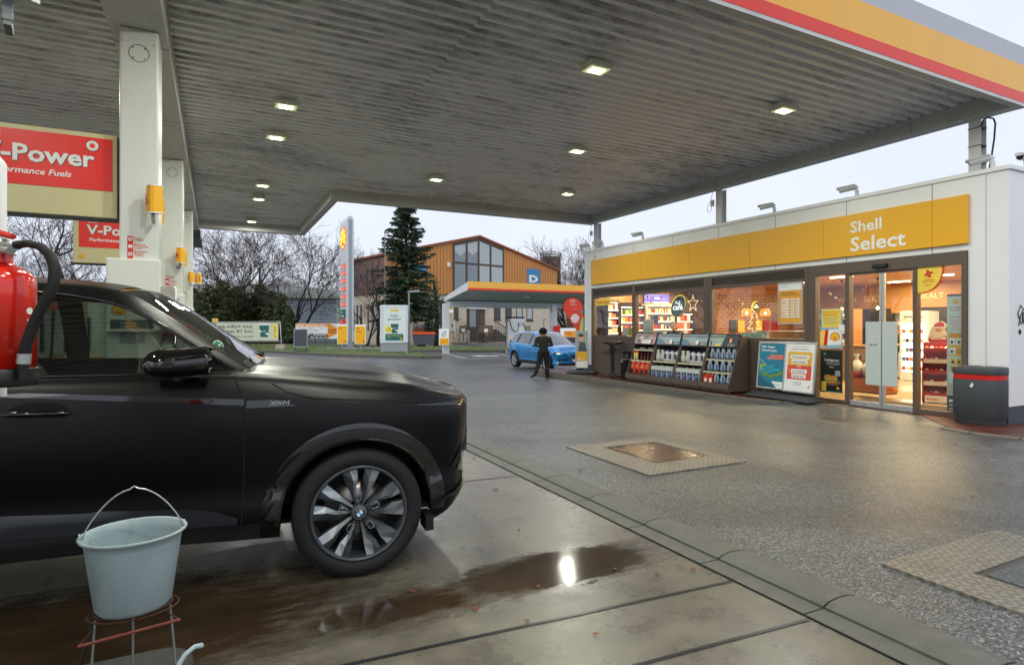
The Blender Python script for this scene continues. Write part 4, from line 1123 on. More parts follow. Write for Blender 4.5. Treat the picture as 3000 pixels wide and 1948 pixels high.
# hanging baubles
BALL=[mat('bauble_red','#b0201a',.15,coat=.5),mat('bauble_gold','#e8c070',.2,.3),mat('bauble_white','#e8e0d0',.2)]
bpn={}
for i,(x,y,z,c)in enumerate(sorted(((3.05,0.15,2.40,0),(3.62,0.15,2.36,0),(3.2,0.16,2.24,1),(3.55,0.16,2.26,1),(5.9,0.16,2.2,1),(6.05,0.16,2.05,0),(6.25,0.16,2.02,0),(6.4,0.16,2.16,1),(6.48,0.16,2.07,1),(8.75,0.16,2.2,1),(8.9,0.2,2.05,0),(8.85,0.18,2.12,2),(9.0,.2,2.3,0),(9.45,.2,2.28,0),(9.6,.2,2.42,2),(9.95,.2,2.33,0)),key=lambda q:-q[2])):
 mb=MB();mb.lathe([(0,-0.03),(0.018,-0.024),(0.03,0),(0.018,0.024),(0,0.03)],BALL[c],12)
 mb.cyl((0,0,0.03),(0,0,2.8-z),0.001,steel,n=4)
 o=mb.build('bauble');o.location=S(11.1+y,16.6-x,z)
 tag(o,['highest','second highest','third highest','fourth highest'][bpn.setdefault((c,x>8,x>5.5),-1)+1]+' '+['red','gold','white'][c]+' bauble hanging behind the '+('entrance glass' if x>8 else 'right window' if x>5.5 else 'middle window'),'bauble','Christmas baubles in the windows');bpn[(c,x>8,x>5.5)]+=1
# white paper stars stuck on the panes
mb=MB();stars=[(0.75,1.6),(1.1,2.1),(2.2,1.9),(2.85,2.3),(3.0,1.9),(4.9,2.4),(5.3,2.2),(5.25,1.8),(2.3,2.3),(6.0,2.35),(7.2,2.2),(7.35,1.9),(5.0,2.3),(4.7,1.7)]
for(x,z)in stars:
 mb.poly([(x+(0.03 if i%2==0 else 0.012)*math.cos(R(30*i)),z+(0.03 if i%2==0 else 0.012)*math.sin(R(30*i)))for i in range(12)],0.02,mat('paper_star','#d9d2c4',.6))
o=mb.build('window_stickers',shop);o['kind']='stuff'
# ------------------------------------------------------------------ notices and posters on the panes
def sheet(name,label,cat,x0,x1,z0,z1,m,y=-0.02,th=0.006,frame=None,fw=0.03):
 t=FT(name,label,cat,x0,y)
 w=x1-x0
 mb=MB();mb.box(0,w,0,th,z0,z1,m)
 mb.build('sheet',t)
 if frame:
  mb=MB();frame_boxes(mb,-fw,w+fw,z0-fw,z1+fw,fw,-0.012,th+0.01,frame);mb.build('frame',t,bevel=0.003)
 return t,MB()
t,mb=sheet('night_counter_sign','yellow sign reading Nachtschalter in the leftmost window','sign',0.62,1.46,2.22,2.44,yel2,0.0)
mb.text('Nachtschalter',0.07,2.285,0.135,redl,-0.002,0.015,width=0.7);mb.build('lettering',t)
t,mb=sheet('price_notice','orange framed notice with a price table in the right window','notice',7.68,8.24,1.62,2.46,mat('notice_orange','#eea72c',.4),-0.04,0.01,alu)
mb.rect(0.0,0.56,2.32,2.46,-0.002,wht);mb.text('Bundesministerium',0.05,2.4,0.024,blk,-0.004)
mb.text('Energiekostenvergleich für',0.05,2.255,0.042,blk,-0.002,0.008,width=0.36);mb.text('Personenkraftwagen in €/100 km',0.05,2.21,0.042,blk,-0.002,0.008,width=0.44)
for i,s in enumerate(('Super','Super E10','Diesel','Strom','Erdgas H','Autogas','Wasserstoff')):
 z=2.10-i*0.062
 for a,b_ in((0.05,0.26),(0.29,0.39),(0.41,0.51)):mb.rrect(a,b_,z,z+0.042,0.008,-0.002,wht)
 mb.text(s,0.06,z+0.012,0.025,blk,-0.004);mb.text(('10,91','10,13','7,98','6,90','7,00','7,27','13,85')[i],0.305,z+0.012,0.024,blk,-0.004);mb.text(('12,73','12,08','9,28','7,25','8,90','8,53','12,35')[i],0.425,z+0.012,0.024,blk,-0.004)
mb.build('print',t)
t,mb=sheet('job_poster','blue and yellow poster with a scallop flag on the left door pane','poster',8.66,9.12,1.10,1.90,mat('poster_sky','#86bcd8',.4),-0.01)
mb.rect(0.03,0.43,1.52,1.89,-0.002,yel2);mb.text('Energie für eine neue',0.05,1.82,0.048,redl,-0.004,0.012,width=0.36);mb.text('Herausforderung?',0.05,1.765,0.048,redl,-0.004,0.012,width=0.3)
for i in range(6):mb.rect(0.06,0.40-0.03*(i%3),1.70-i*0.024,1.706-i*0.024,-0.004,gry)
mb.text('Werden Sie Mitarbeiter in Teilzeit',0.06,1.722,0.022,blk,-0.004)
mb.poly([(0.0,1.14),(0.16,1.16),(0.2,1.48),(0.0,1.46)],-0.002,yel2);mb.poly([(0.06,1.15),(0.14,1.16),(0.17,1.48),(0.1,1.47)],-0.003,red);mb.poly([(0.14,1.16),(0.44,1.18),(0.45,1.49),(0.17,1.48)],-0.0025,wht)
pecten(mb,0.31,1.34,0.095,-0.004);pecten(mb,0.405,1.135,0.02,-0.004);mb.build('print',t)
t,mb=sheet('food_poster','dark poster of a filled roll reading Trüffelgenuss, on the left door pane','poster',8.66,9.12,0.22,1.06,mat('poster_dark','#142423',.4),-0.01)
mb.text('Trüffelgenuss',0.07,0.84,0.075,wht,-0.002,0.008,width=0.32,shear=.15);mb.text('Snack-Baniso mit Gouda und',0.12,0.80,0.025,wht,-0.002);mb.text('Heinz Trüffelmayonnaise',0.14,0.77,0.025,wht,-0.002);mb.text('HEINZ',0.19,0.71,0.032,wht,-0.002,0.01);mb.disc(0.09,0.985,0.035,-0.002,teal);mb.text('café',0.065,0.975,0.03,wht,-0.004,.01)
mb.disc(0.23,0.42,0.2,-0.002,mat('board_wood','#7a5a3c',.6),24,0.07);mb.disc(0.16,0.52,0.085,-0.004,MATS['bun'],20,0.05);mb.disc(0.28,0.51,0.085,-0.004,MATS['bun'],20,0.05);mb.disc(0.22,0.46,0.15,-0.006,MATS['lettuce'],20,0.022);mb.disc(0.22,0.475,0.14,-0.005,mat('cheese','#e8d27a',.5),20,0.02);mb.disc(0.22,0.43,0.13,-0.007,MATS['bun'],20,0.03)
mb.rrect(0.31,0.42,0.55,0.66,0.02,-0.003,gry);mb.rect(0.02,0.12,0.24,0.42,-0.008,yel2);mb.text('5',0.03,0.35,0.06,blk,-0.010,.01);mb.text('fach',0.07,0.35,0.025,blk,-0.010,.01);mb.text('Punkte',0.027,0.31,0.028,blk,-0.010,.01);mb.text('sammeln',0.027,0.27,0.022,blk,-0.010);pecten(mb,0.37,0.31,0.03,-0.004);mb.rect(0,0.46,0.22,0.25,-0.0015,teal);mb.build('print',t)
t,mb=sheet('small_notice','small white notice between the posters and the sliding door','notice',9.06,9.17,1.40,1.58,wht,-0.022,0.003)
for i in range(4):mb.rect(0.015,0.095,1.42+i*0.012,1.424+i*0.012,-0.002,gry)
mb.build('print',t)
t=FT('lottery_sign','yellow and red quarter disc lottery sign on the right door pane','sign',10.525,-0.012)
def qarc(r,cx,cz,sx):return[(cx,cz)]+[(cx+r*sx*math.cos(a),cz+r*math.sin(a))for a in[R(-90+15*i)for i in range(7)]]
mb=MB();mb.prism([(0,2.57),(0,2.11)]+[(0.42*math.sin(R(9*i))**0.8,2.11+0.46*(1-math.cos(R(9*i))**0.9))for i in range(1,11)],0,0.004,redl);mb.build('red_edge',t)
mb=MB();mb.prism([(0,2.57),(0,2.13)]+[(0.395*math.sin(R(9*i))**0.8,2.13+0.44*(1-math.cos(R(9*i))**0.9))for i in range(1,11)],-0.003,-0.0005,yel2)
for i in range(4):
 a=R(20+90*i);mb.disc(0.18+0.04*math.cos(a),2.455+0.04*math.sin(a),0.034,-0.005,redl,14,0.024,a)
mb.tube([(0.18,-0.005,2.45),(0.165,-0.005,2.40),(0.15,-0.005,2.38)],0.003,redl,5)
mb.text('LOTTO',0.085,2.305,0.075,redl,-0.005,0.02,width=0.18);mb.text('Bayern',0.12,2.25,0.04,redl,-0.005);mb.build('sign_face',t)
t,mb=sheet('welcome_banner','tall narrow white banner reading Willkommen, at the right edge of the entrance','banner',10.955,11.215,0.10,2.085,mat('banner_pale','#ccd6cb',.45),0.06,0.01)
mb.rect(0,0.26,2.05,2.085,-0.002,PLIN);pecten(mb,0.13,1.96,0.045,-0.002)
for s,z,q,w in(('WILLKOMMEN',1.845,0.035,0.21),('BEI SHELL',1.80,0.035,0.14),('Ziegler GmbH',1.69,0.034,0.2),('Christian-Ritter-von-',1.64,0.026,0.215),('Langheinrich-Str. 2',1.603,0.026,0.2),('95448 Bayreuth',1.566,0.026,0.17),('Im Notfall:',1.529,0.026,0.1),('0175 - 72 52 935',1.492,0.026,0.18)):mb.text(s,0.13,z,q,redl,-0.002,0.012,align='C',width=w)
mb.rect(0.025,0.245,1.04,1.43,-0.0015,mat('banner_orange','#f0b43a',.5));mb.text('GESICHERTES',0.13,1.395,0.026,redl,-0.003,.012,align='C',width=.16);mb.text('BARGELDSYSTEM!',0.13,1.362,0.026,redl,-0.003,.012,align='C',width=.2)
for(a,z)in((0.04,1.23),(0.145,1.23),(0.04,1.07)):mb.rect(a,a+0.09,z,z+0.11,-0.003,wht);mb.rect(a+0.02,a+0.05,z+0.02,z+0.07,-0.005,blk);mb.rect(a+0.055,a+0.075,z+0.04,z+0.055,-0.005,blk)
for i in range(3):mb.rect(0.15,0.235,1.09+i*0.025,1.10+i*0.025,-0.003,redl)
for(a,z)in((0.055,0.90),(0.145,0.90),(0.055,0.78),(0.145,0.78)):mb.rrect(a,a+0.07,z,z+0.095,0.008,-0.002,yel);mb.rrect(a+0.02,a+0.05,z+0.02,z+0.065,0.006,-0.004,blk)
for i in range(3):
 for j in range(2):mb.rect(0.04+j*0.1,0.12+j*0.1,0.70-i*0.055,0.74-i*0.055,-0.002,wht)
mb.text('JE LOTTO',0.15,0.66,0.018,redl,-.004)
for i in range(7):mb.text(('Öffnungszeiten Shop:','Mo.-Fr.: 5:00 - 24:00','Sa.: 7:00 - 24:00','So.: 7:00 - 24:00','Öffnungszeiten Wäsche:','Mo.-Fr.: 8:00 - 20:00','Sa.: 8:00 - 20:00')[i],0.02,0.545-i*0.025,0.017,redl,-0.002,.004)
mb.rect(0,0.26,0.10,0.37,-0.0015,PLIN)
for i in range(3):mb.rect(0.03,0.10,0.12+i*0.07,0.16+i*0.07,-0.003,wht if i==2 else gry)
mb.build('print',t)
# ------------------------------------------------------------------ goods behind the entrance
def bottle(name,label,group,x,y,z,m,h=0.3,r=0.035,lab=wht):
 q=MB();q.lathe([(0,0),(r,0.003),(r,h*0.55),(r*0.4,h*0.72),(r*0.36,h*0.95),(r*0.45,h),(0,h)],m,12);q.lathe([(r*1.02,h*0.15),(r*1.02,h*0.45)],lab,12)
 o=q.build(name);o.location=S(11.1+y,16.6-x,z);tag(o,label,'bottle',group);return o
WINE=[mat('wine_green','#12301a',.12,coat=.3),mat('wine_dark','#150d0c',.12,coat=.3),mat('wine_clear','#b8a878',.15),mat('wine_rose','#a84a3a',.15)]
t=FT('wine_rack','dark wooden rack of wine bottles left of the sliding door','shelf',4.0,5.9,0.02)
mb=MB();mb.box(0,1.5,0.4,0.44,0,2.05,DARKW);mb.box(0,0.04,0,.4,0,2.05,WOOD);mb.box(0.73,0.77,0,.4,0,2.05,WOOD);mb.box(1.46,1.5,0,.4,0,2.05,WOOD);mb.build('cabinet',t)
mb=MB()
for i in range(4):mb.box(0.0405,1.459,0,0.399,0.55+i*0.40,0.58+i*0.40,mat('rack_board','#b9a98a',.5))
mb.build('shelf_board',t)
for i in range(4):
 for j in range(10):
  if j==5:continue
  bottle('wine_bottle',ORD(j if j<5 else j-1,9)+' wine bottle on the %s shelf of the dark rack'%('lowest','second','third','top')[i],'wine bottles in the rack',4.12+j*0.135,6.05,0.605+i*0.40,WINE[(i+j*2)%4],0.31,0.038)
# drinks fridge
t=FT('ice_fridge','lit white ice cream freezer with glass door behind the Santa figure','freezer',6.55,6.3,0.02)
FW=mat('fridge_white','#cfe0e4',.3);FLIT=mat('fridge_light','#eaffff',.4,emit=1.6,ecol='#d8f4ff')
mb=MB();mb.box(0,0.75,0.05,0.6,0,1.95,FW);mb.build('fridge_body',t,bevel=.015)
mb=MB();mb.rect(0.07,0.68,0.25,1.62,0.045,FLIT);mb.build('lit_door',t)
mb=MB();mb.text("BEN & JERRY'S",0.375,1.77,0.07,blk,0.043,.02,align='C',width=.5);mb.build('lettering',t)
mb=MB()
for i in range(5):
 mb.box(0.08,0.67,0.01,0.04,0.3+i*0.26,0.31+i*0.26,alu)
 for j in range(6):mb.box(0.1+j*0.095,0.17+j*0.095,0.005,0.038,0.312+i*0.26,0.40+i*0.26,PK[(i*3+j)%12])
mb.build('shelf',t)
# santa display with sweets
t=FT('sweets_stand','red stepped stand of Christmas sweets under the Santa figure','display stand',9.75,1.55,0.02,R(24))
RB=mat('stand_red','#a01a12',.5);mb=MB()
mb.box(0,0.52,0.25,0.30,0,1.2,RB);mb.box(0,0.02,0,.25,0,.9,RB);mb.box(.5,.52,0,.25,0,.9,RB);mb.build('stand_back',t)
for i in range(5):
 q=MB();z=0.15+i*0.22;q.box(0.021,0.499,-0.02+0.03*i,0.249,z,z+0.02,RB);q.box(0.021,0.499,-0.03+.03*i,-0.0205+.03*i,z-0.02,z+0.06,mat('stand_edge','#e8e0d8',.5)if i%2 else RB)
 for j in range(6):q.lathe([(0,0),(0.035,0.01),(0.04,0.04),(0.02,0.07),(0,0.075)],[PK[0],PK[5],PK[6]][(i+j)%3],8,c=(0.07+j*0.08,0.08+.02*i,z+0.02))
 q.build('tray',t)
q=MB();q.box(0.05,0.45,-0.05,0.0,0.02,0.15,PK[6]);q.text('Kinder',0.08,0.06,0.07,redl,-0.052,.02);q.build('carton',t)
t=FT('santa_figure','cardboard Santa Claus with a white beard holding a Kinder sign','cardboard figure',9.98,1.68,1.22,R(24))
SK=mat('santa_skin','#e2a582',.6);mb=MB()
mb.prism([(-0.15,0.0),(0.17,0.0),(0.19,0.12),(0.12,0.24),(0.13,0.38),(0.06,0.43),(-0.04,0.40),(-0.12,0.28),(-0.14,0.18),(-0.18,0.08)],0,0.012,wht);mb.build('card',t)
mb=MB();mb.poly([(-0.14,0.005),(0.16,0.005),(0.17,0.12),(0.05,0.14),(-0.1,0.14),(-0.16,0.08)],-0.002,red);mb.disc(0.0,0.19,0.11,-0.003,mat('beard','#f0ece4',.7),20,0.1);mb.disc(0.0,0.25,0.055,-0.004,SK,16,0.04);mb.poly([(-0.1,0.29),(0.1,0.30),(0.09,0.38),(0.04,0.41),(-0.04,0.38)],-0.003,red);mb.rrect(-0.11,0.11,0.28,0.315,0.015,-0.005,MATS['beard']);mb.disc(0.12,0.33,0.03,-0.005,MATS['beard'],12);mb.disc(-0.02,0.255,0.006,-0.006,blk,8);mb.disc(0.025,0.255,0.006,-0.006,blk,8);mb.disc(0.002,0.238,0.012,-0.006,mat('nose_pink','#d87a60',.5),10)
mb.rrect(-0.09,0.09,0.06,0.12,0.02,-0.006,wht);mb.text('Kinder',0,0.075,0.04,redl,-0.008,.02,align='C');mb.disc(-0.1,0.09,0.03,-0.008,MATS['beard'],12);mb.disc(0.1,0.09,0.03,-0.008,MATS['beard'],12);mb.build('print',t)
t=FT('drinks_shelf','open shelf of beer bottles beside the tall welcome banner','shelf',10.28,1.5,0.02,R(20))
mb=MB();mb.box(0,0.62,0.32,0.35,0,1.25,DARKW)
for i in range(4):mb.box(0,0.62,0,0.319,0.12+i*0.33,0.14+i*0.33,mat('price_rail','#e8c060',.5))
mb.build('shelf_board',t)
for i in range(3):
 for j in range(6):
  p=Vector((0.06+j*0.1,0.1,0));p.rotate(Matrix.Rotation(R(20),3,'Z'))
  bottle('beer_bottle',ORD(j,6)+(' dark' if i==2 else ' brown')+' bottle on the %s shelf beside the banner'%('lower','middle','upper')[i],'beer bottles on the shelf',10.28+p.x,1.5+p.y,0.165+(i+0)*0.33,mat('beer_brown','#3a1c0a',.12,coat=.4)if i!=2 else WINE[2],0.24,0.032,PK[0]if i==1 else PK[9])
# slatted crate of gifts
t=FT('slatted_crate','orange wooden slatted trolley crate behind the sliding door','crate',8.35,1.25,0.12)
mb=MB();OW=mat('orange_wood','#b8691e',.5,var=.15,scale=4,stretch=(.3,1,6))
for i in range(3):mb.box(0,0.85,0,0.02,0.03+i*0.095,0.105+i*0.095,OW);mb.box(0,0.85,0.43,0.45,0.03+i*0.095,0.105+i*0.095,OW);mb.box(0.83,0.85,0.021,0.429,0.03+i*0.095,0.105+i*0.095,OW);mb.box(0,0.02,0.021,0.429,0.03+i*0.095,0.105+i*0.095,OW)
mb.box(0.01,0.84,0.0205,0.4295,0.0,0.03,DARKW);mb.build('slats',t)
for sx in(0.06,0.79):
 q=MB();q.cyl((sx,0.05,-0.06),(sx+0.02,0.05,-0.06),0.035,black);q.box(sx,sx+.02,.03,.07,-.06,0,steel);q.build('castor',t)
GIFTS=[('gift_basket','red and white wrapped gift basket standing on the orange crate',8.5,1.4),('gift_basket','clear wrapped gift basket with ribbon beside the flower pot',8.78,1.42)]
for i,(n_,l_,x,y)in enumerate(GIFTS):
 q=FT(n_,l_,'gift basket',x,y,0.42)
 m_=MB();m_.lathe([(0,0),(0.12,0.0),(0.14,0.12),(0.13,0.16),(0,0.16)],[RB,mat('basket_wicker','#8a6a44',.7)][i],14);m_.build('basket',q)
 m_=MB();m_.lathe([(0.13,0.16),(0.15,0.24),(0.09,0.34),(0.025,0.42),(0.06,0.52)],mat('cellophane','#d8d2c8',.2),14);m_.build('wrapping',q)
 m_=MB();m_.lathe([(0.03,0.40),(0.035,0.42),(0.03,0.44)],red,12);m_.box(-0.08,0.08,-0.1,-0.06,0.2,0.28,red);m_.build('ribbon',q)
q=FT('flower_pot','dark pot of tulips on the crate behind the left door leaf','plant',8.42,1.5,0.42)
m_=MB();m_.lathe([(0,0),(0.08,0),(0.1,0.18),(0.09,0.18),(0,0.16)],mat('pot_dark','#22262a',.5),14);m_.build('pot',q)
m_=MB()
for i in range(12):
 a=i*2.4;m_.tube([(0.03*math.cos(a),0.03*math.sin(a),0.16),(0.07*math.cos(a),0.07*math.sin(a),0.32),(0.13*math.cos(a),0.13*math.sin(a),0.42)],[0.012,0.018,0.004],mat('tulip_leaf','#3f6a2a',.5),4,sq=.3)
m_.build('leaf',q)
# bar counter, stools, doormat
t=FT('bar_counter','bar counter under the globe lamps, seen through the right door leaf','counter',5.4,4.7,0.02)
mb=MB();mb.box(0,1.7,0,0.5,0,0.98,mat('bar_front','#6b5238',.5));mb.build('counter_body',t);mb=MB();mb.box(-.04,1.74,-.05,.54,0.98,1.02,CT);mb.build('counter_top',t)
st0=None
for i,(x,y)in enumerate(((6.6,4.2),(7.25,4.3))):
 if st0 is None:
  st0=FT('bar_stool','','bar stool',x,y,0.02,R(15));LEGW=mat('stool_wood','#b0762c',.5)
  mb=MB();mb.lathe([(0,0.66),(0.17,0.66),(0.2,0.7),(0.19,0.8),(0.16,0.8),(0.15,0.7),(0,0.69)],mat('stool_seat','#24241e',.5),18);mb.build('seat',st0)
  for a in(45,135,225,315):mb=MB();mb.cyl((0.1*math.cos(R(a)),0.1*math.sin(R(a)),0.66),(0.24*math.cos(R(a)),0.24*math.sin(R(a)),0),0.018,LEGW,0.013,8);mb.build('leg',st0)
  mb=MB();mb.tube([(0.17*math.cos(R(a)),0.17*math.sin(R(a)),0.27)for a in range(45,405,90)],0.006,steel,5,closed=True);mb.build('footrest',st0)
  o=st0
 else:o=copy_tree(st0);o.location=S(11.1+y,16.6-x,0.02)
 tag(o,['dark bar stool with wooden legs, in front of the bar counter','second bar stool, beside the door post'][i],None,'bar stools at the counter')
mb=MB();mb.box(8.9,10.6,0.25,1.15,0.0205,0.032,mat('doormat','#4a3c28',.9,var=.3,scale=80));mb.box(7.5,10.4,1.9,3.4,0.0205,0.024,mat('floor_mat','#8a7048',.6));o=mb.build('doormat',shop)
q=FT('toilet_sign','yellow toilet sign on the lit wall of the back room','sign',5.75,DEP+1.49,1.62)
m_=MB();m_.box(0,0.25,0,.008,0,0.28,yel2);m_.box(0.27,.5,0,.008,0,.28,yel2);m_.build('plate',q);m_=MB();m_.text('WC',0.29,0.1,0.1,blk,-.002);m_.disc(.12,.2,.02,-.002,blk,12);m_.rect(.09,.15,.06,.17,-.002,blk);m_.build('print',q)
# tobacco advert box and small items on the counter
t,mb=sheet('tobacco_sign','pale green counter sign reading IQOS under the lit tree','sign',6.55,7.22,1.285,1.40,mat('iqos_green','#5fa39a',.4),0.09,0.02)
mb.rect(0.03,0.64,1.29,1.385,-0.002,mat('iqos_pale','#c2d2c2',.4));mb.text('IQOS',0.25,1.305,0.09,blk,-0.004,.005,width=.32);mb.ring(0.14,1.335,0.028,0.036,-0.004,teal,20);mb.build('print',t)
for i,(x,w,c)in enumerate(((3.5,0.32,'#a9b39c'),(3.83,0.13,'#d8a878'))):
 o=MB().box(0,w,0,0.015,1.30,[1.74,1.74][i],mat('back_of_sign_%d'%i,c,.6)).build('window_placard');o.location=S(11.1+.1,16.6-x+0.6,0);o.rotation_euler=(0,0,ROT_F)
 tag(o,['pale green back of a placard in the middle window','narrow tan placard edge left of the customer'][i],'placard')
o=MB().box(0,0.18,0,0.01,1.62,1.86,mat('placard_blue','#1c4466',.4)).build('window_placard');o.location=S(11.1+.06,16.6-3.42,0);o.rotation_euler=(0,0,ROT_F);tag(o,'small dark blue placard in the middle window','placard')
o=MB().box(0,0.2,0,0.03,1.27,1.5,mat('card_green','#a8a83c',.5)).build('window_placard');o.location=S(11.1+.06,16.6-2.25,0);o.rotation_euler=(0,0,ROT_F);tag(o,'yellow green card standing in the leftmost window','placard')
o=MB().box(0,0.26,0,0.02,1.27,1.5,mat('card_grey','#b8b4a8',.5)).build('window_placard');o.location=S(11.1+.08,16.6-1.95,0);o.rotation_euler=(0,0,ROT_F);tag(o,'pale grey card in the leftmost window','placard')
for i in range(5):
 q=MB();q.box(-0.06,0.06,-0.05,0.05,0,0.13+0.05*(i%3),[PK[2],PK[0],PK[8],PK[5],PK[9]][i]);o=q.build('snack_box');o.location=S(11.1+1.75,16.6-4.6-0.17*i,1.061);o.rotation_euler=(0,0,ROT_F+.2*i)
 tag(o,['yellow','red','plum','orange','beige'][i]+' snack box on the counter under the star light','box','snack boxes on the counter')
for i,(u_,c)in enumerate(((14.6,PK[10]),(14.95,PK[2]),(15.75,PK[2]),(16.1,PK[8]),(16.5,PK[8]))):
 o=MB().box(-.14,.14,0,.02,1.36,1.75,c).build('wall_poster');o.location=S(u_,13.46,0);o.rotation_euler=(0,0,ROT_S);tag(o,'small %s poster on the brick wall'%['dark','yellow','amber','purple','plum'][i],'poster','posters on the brick wall')
# cameras on the roof edge
SCAM=None
for i,(x,rz,lab)in enumerate(((2.9,20,'white security camera above the cafe window'),(7.45,10,'white security camera above the right window'),(9.35,5,'white security camera above the yellow lettering'),(11.6,-10,'white security camera at the right end beside the roof post'),(11.84,70,'white security camera cut off by the right edge of the photo'),(0.9,20,'white security camera near the far left end of the shop roof'),(0.15,35,'white security camera at the far left corner of the shop'))):
 if SCAM is None:
  SCAM=FT('security_camera',lab,'security camera',x,0.1,4.075)
  CW=mat('camera_white','#c9cdcb',.3)
  mb=MB();mb.tube([(0,0,0),(0,0,0.1),(-0.02,0,0.15)],[0.035,0.035,0.03],CW,12);mb.box(-.05,.05,-.05,.05,0,.012,CW);mb.build('bracket',SCAM)
  mb=MB();mb.tube([(0.0,0.01,0.165),(-0.03,0,0.19),(-0.05,-0.01,0.195),(-0.27,-0.14,0.15)],[0.03,0.045,0.056,0.056],CW,14);mb.build('camera_body',SCAM)
  mb=MB();mb.tube([(-0.271,-0.1405,0.1498),(-0.274,-0.142,0.1492)],[0.045,0.045],mat('lens_black','#0a0a0c',.1),14);mb.build('lens',SCAM)
  mb=MB();mb.tube([(-0.04,-0.005,0.228),(-0.31,-0.165,0.185)],[0.066,0.066],CW,12,sq=0.4);mb.build('sun_shield',SCAM);o=SCAM
 else:o=copy_tree(SCAM)
 o.location=S(11.2+(0.5 if i==4 else 0),16.6-x,4.075);o.rotation_euler=(0,0,ROT_F+R(rz));tag(o,lab,None,'security cameras on the shop roof')
# ================================================================== CARS
def interp(pts):
 xs=[p[0]for p in pts];ys=[p[1]for p in pts]
 def f(x):
  if x<=xs[0]:return ys[0]
  if x>=xs[-1]:return ys[-1]
  for i in range(len(xs)-1):
   if xs[i]<=x<=xs[i+1]:
    h=xs[i+1]-xs[i];t=(x-xs[i])/h
    def sl(k):
     if k<=0 or k>=len(xs)-1:return 0 if False else((ys[min(k+1,len(xs)-1)]-ys[max(k-1,0)])/(xs[min(k+1,len(xs)-1)]-xs[max(k-1,0)]))
     a=(ys[k]-ys[k-1])/(xs[k]-xs[k-1]);b=(ys[k+1]-ys[k])/(xs[k+1]-xs[k])
     return 0 if a*b<=0 else 2*a*b/(a+b)
    m0,m1=sl(i)*h,sl(i+1)*h
    return(2*t**3-3*t*t+1)*ys[i]+(t**3-2*t*t+t)*m0+(-2*t**3+3*t*t)*ys[i+1]+(t**3-t*t)*m1
 return f
class Car:
 def __init__(s,P):
  s.P=P;s.top=interp(P['top']);s.bot0=interp(P['bot']);s.D=interp(P['D']);s.zs=P['zs'];s.ins=interp(P['ins'])
  pts=[]
  pl_=P['plan'] # from tail centre round the side to the nose centre, (x, y>=0)
# densify with Catmull-Rom
  for i in range(len(pl_)-1):
   p0=Vector(pl_[max(i-1,0)]);p1=Vector(pl_[i]);p2=Vector(pl_[i+1]);p3=Vector(pl_[min(i+2,len(pl_)-1)])
   L_=(p2-p1).length;k=max(2,int(L_/0.03))
   for j in range(k):
    t=j/k
    pts.append(0.5*((2*p1)+(p2-p0)*t+(2*p0-5*p1+4*p2-p3)*t*t+(3*p1-3*p2+p3-p0)*t**3))
  pts.append(Vector(pl_[-1]));s.plan=pts
  s.nrm=[]
  for i,p in enumerate(pts):
   a=pts[max(i-1,0)];b=pts[min(i+1,len(pts)-1)];d=(b-a).normalized();s.nrm.append(Vector((-d.y,d.x)))
  s.nrm[0]=Vector((-1,0));s.nrm[-1]=Vector((1,0))
  side=[(p.x,p.y)for p in pts if p.y>P['wmin']]
  side.sort();s.W=interp([side[i]for i in range(0,len(side),4)])
 def inset(s,x,z):
  top=s.top(x);D=s.D(x)
  if z<=s.zs:return s.ins(z)
  f=min(1,(z-s.zs)/max(0.01,top-s.zs))
  return s.ins(s.zs)+D*(1-math.sqrt(max(0,1-f**2.3)))
 def Y(s,x,z):return s.W(x)-s.inset(x,z)
 def bot(s,x):
  z=s.bot0(x)
  for(xa,Ra,zc)in s.P['arch']:
   if abs(x-xa)<Ra:z=max(z,zc+math.sqrt(Ra*Ra-(x-xa)**2))
  return z
 def side(s,mb,sign,m,rows1=9,rows2=8):
# clean stations: add exact arch edges
  st=list(zip(s.plan,s.nrm))
  extra=[]
  for(xa,Ra,zc)in s.P['arch']:
   for t in[0.0,0.002,0.01,0.03]+[q/40 for q in range(2,40)]:
    extra.append(xa-Ra+2*Ra*t);extra.append(xa+Ra-2*Ra*t)
  for x in extra:
   for i in range(len(s.plan)-1):
    a,b=s.plan[i],s.plan[i+1]
    if a.x<=x<b.x and a.y>s.P['wmin']:
     t=(x-a.x)/(b.x-a.x);st.append((a.lerp(b,t),s.nrm[i].lerp(s.nrm[i+1],t).normalized()));break
  idx={id(p):i for i,p in enumerate(s.plan)}
  st.sort(key=lambda q:s._param(q[0]))
  vs=[];n=rows1+rows2+1
  for p,nr in st:
   zb,zt=s.bot(p.x)if p.y>s.P['wmin']else s.bot0(p.x),s.top(p.x)
   zm=max(s.zs,zb+0.02)
   for j in range(rows1):z=zb+(zm-zb)*j/rows1;q=p-nr*s.inset(p.x,z);vs.append((q.x,sign*q.y,z))
   for j in range(rows2+1):
    f=math.sin(math.pi/2*j/rows2);z=zm+(zt-zm)*f;q=p-nr*s.inset(p.x,z);vs.append((q.x,sign*q.y,z))
  fs=[]
  for i in range(len(st)-1):
   for j in range(n-1):
    f=(i*n+j,(i+1)*n+j,(i+1)*n+j+1,i*n+j+1)
    fs.append(f if sign<0 else f[::-1])
  mb.add(vs,fs,m,True)
  return[vs[i*n+n-1]for i in range(len(st))]
 def _param(s,p):
  best=0;bd=1e9
  for i in range(len(s.plan)-1):
   a,b=s.plan[i],s.plan[i+1];d=b-a;L2=d.length_squared
   t=max(0,min(1,(p-a).dot(d)/L2))if L2>0 else 0
   e=(a+d*t-p).length_squared
   if e<bd-1e-12:bd=e;best=i+t
  return best
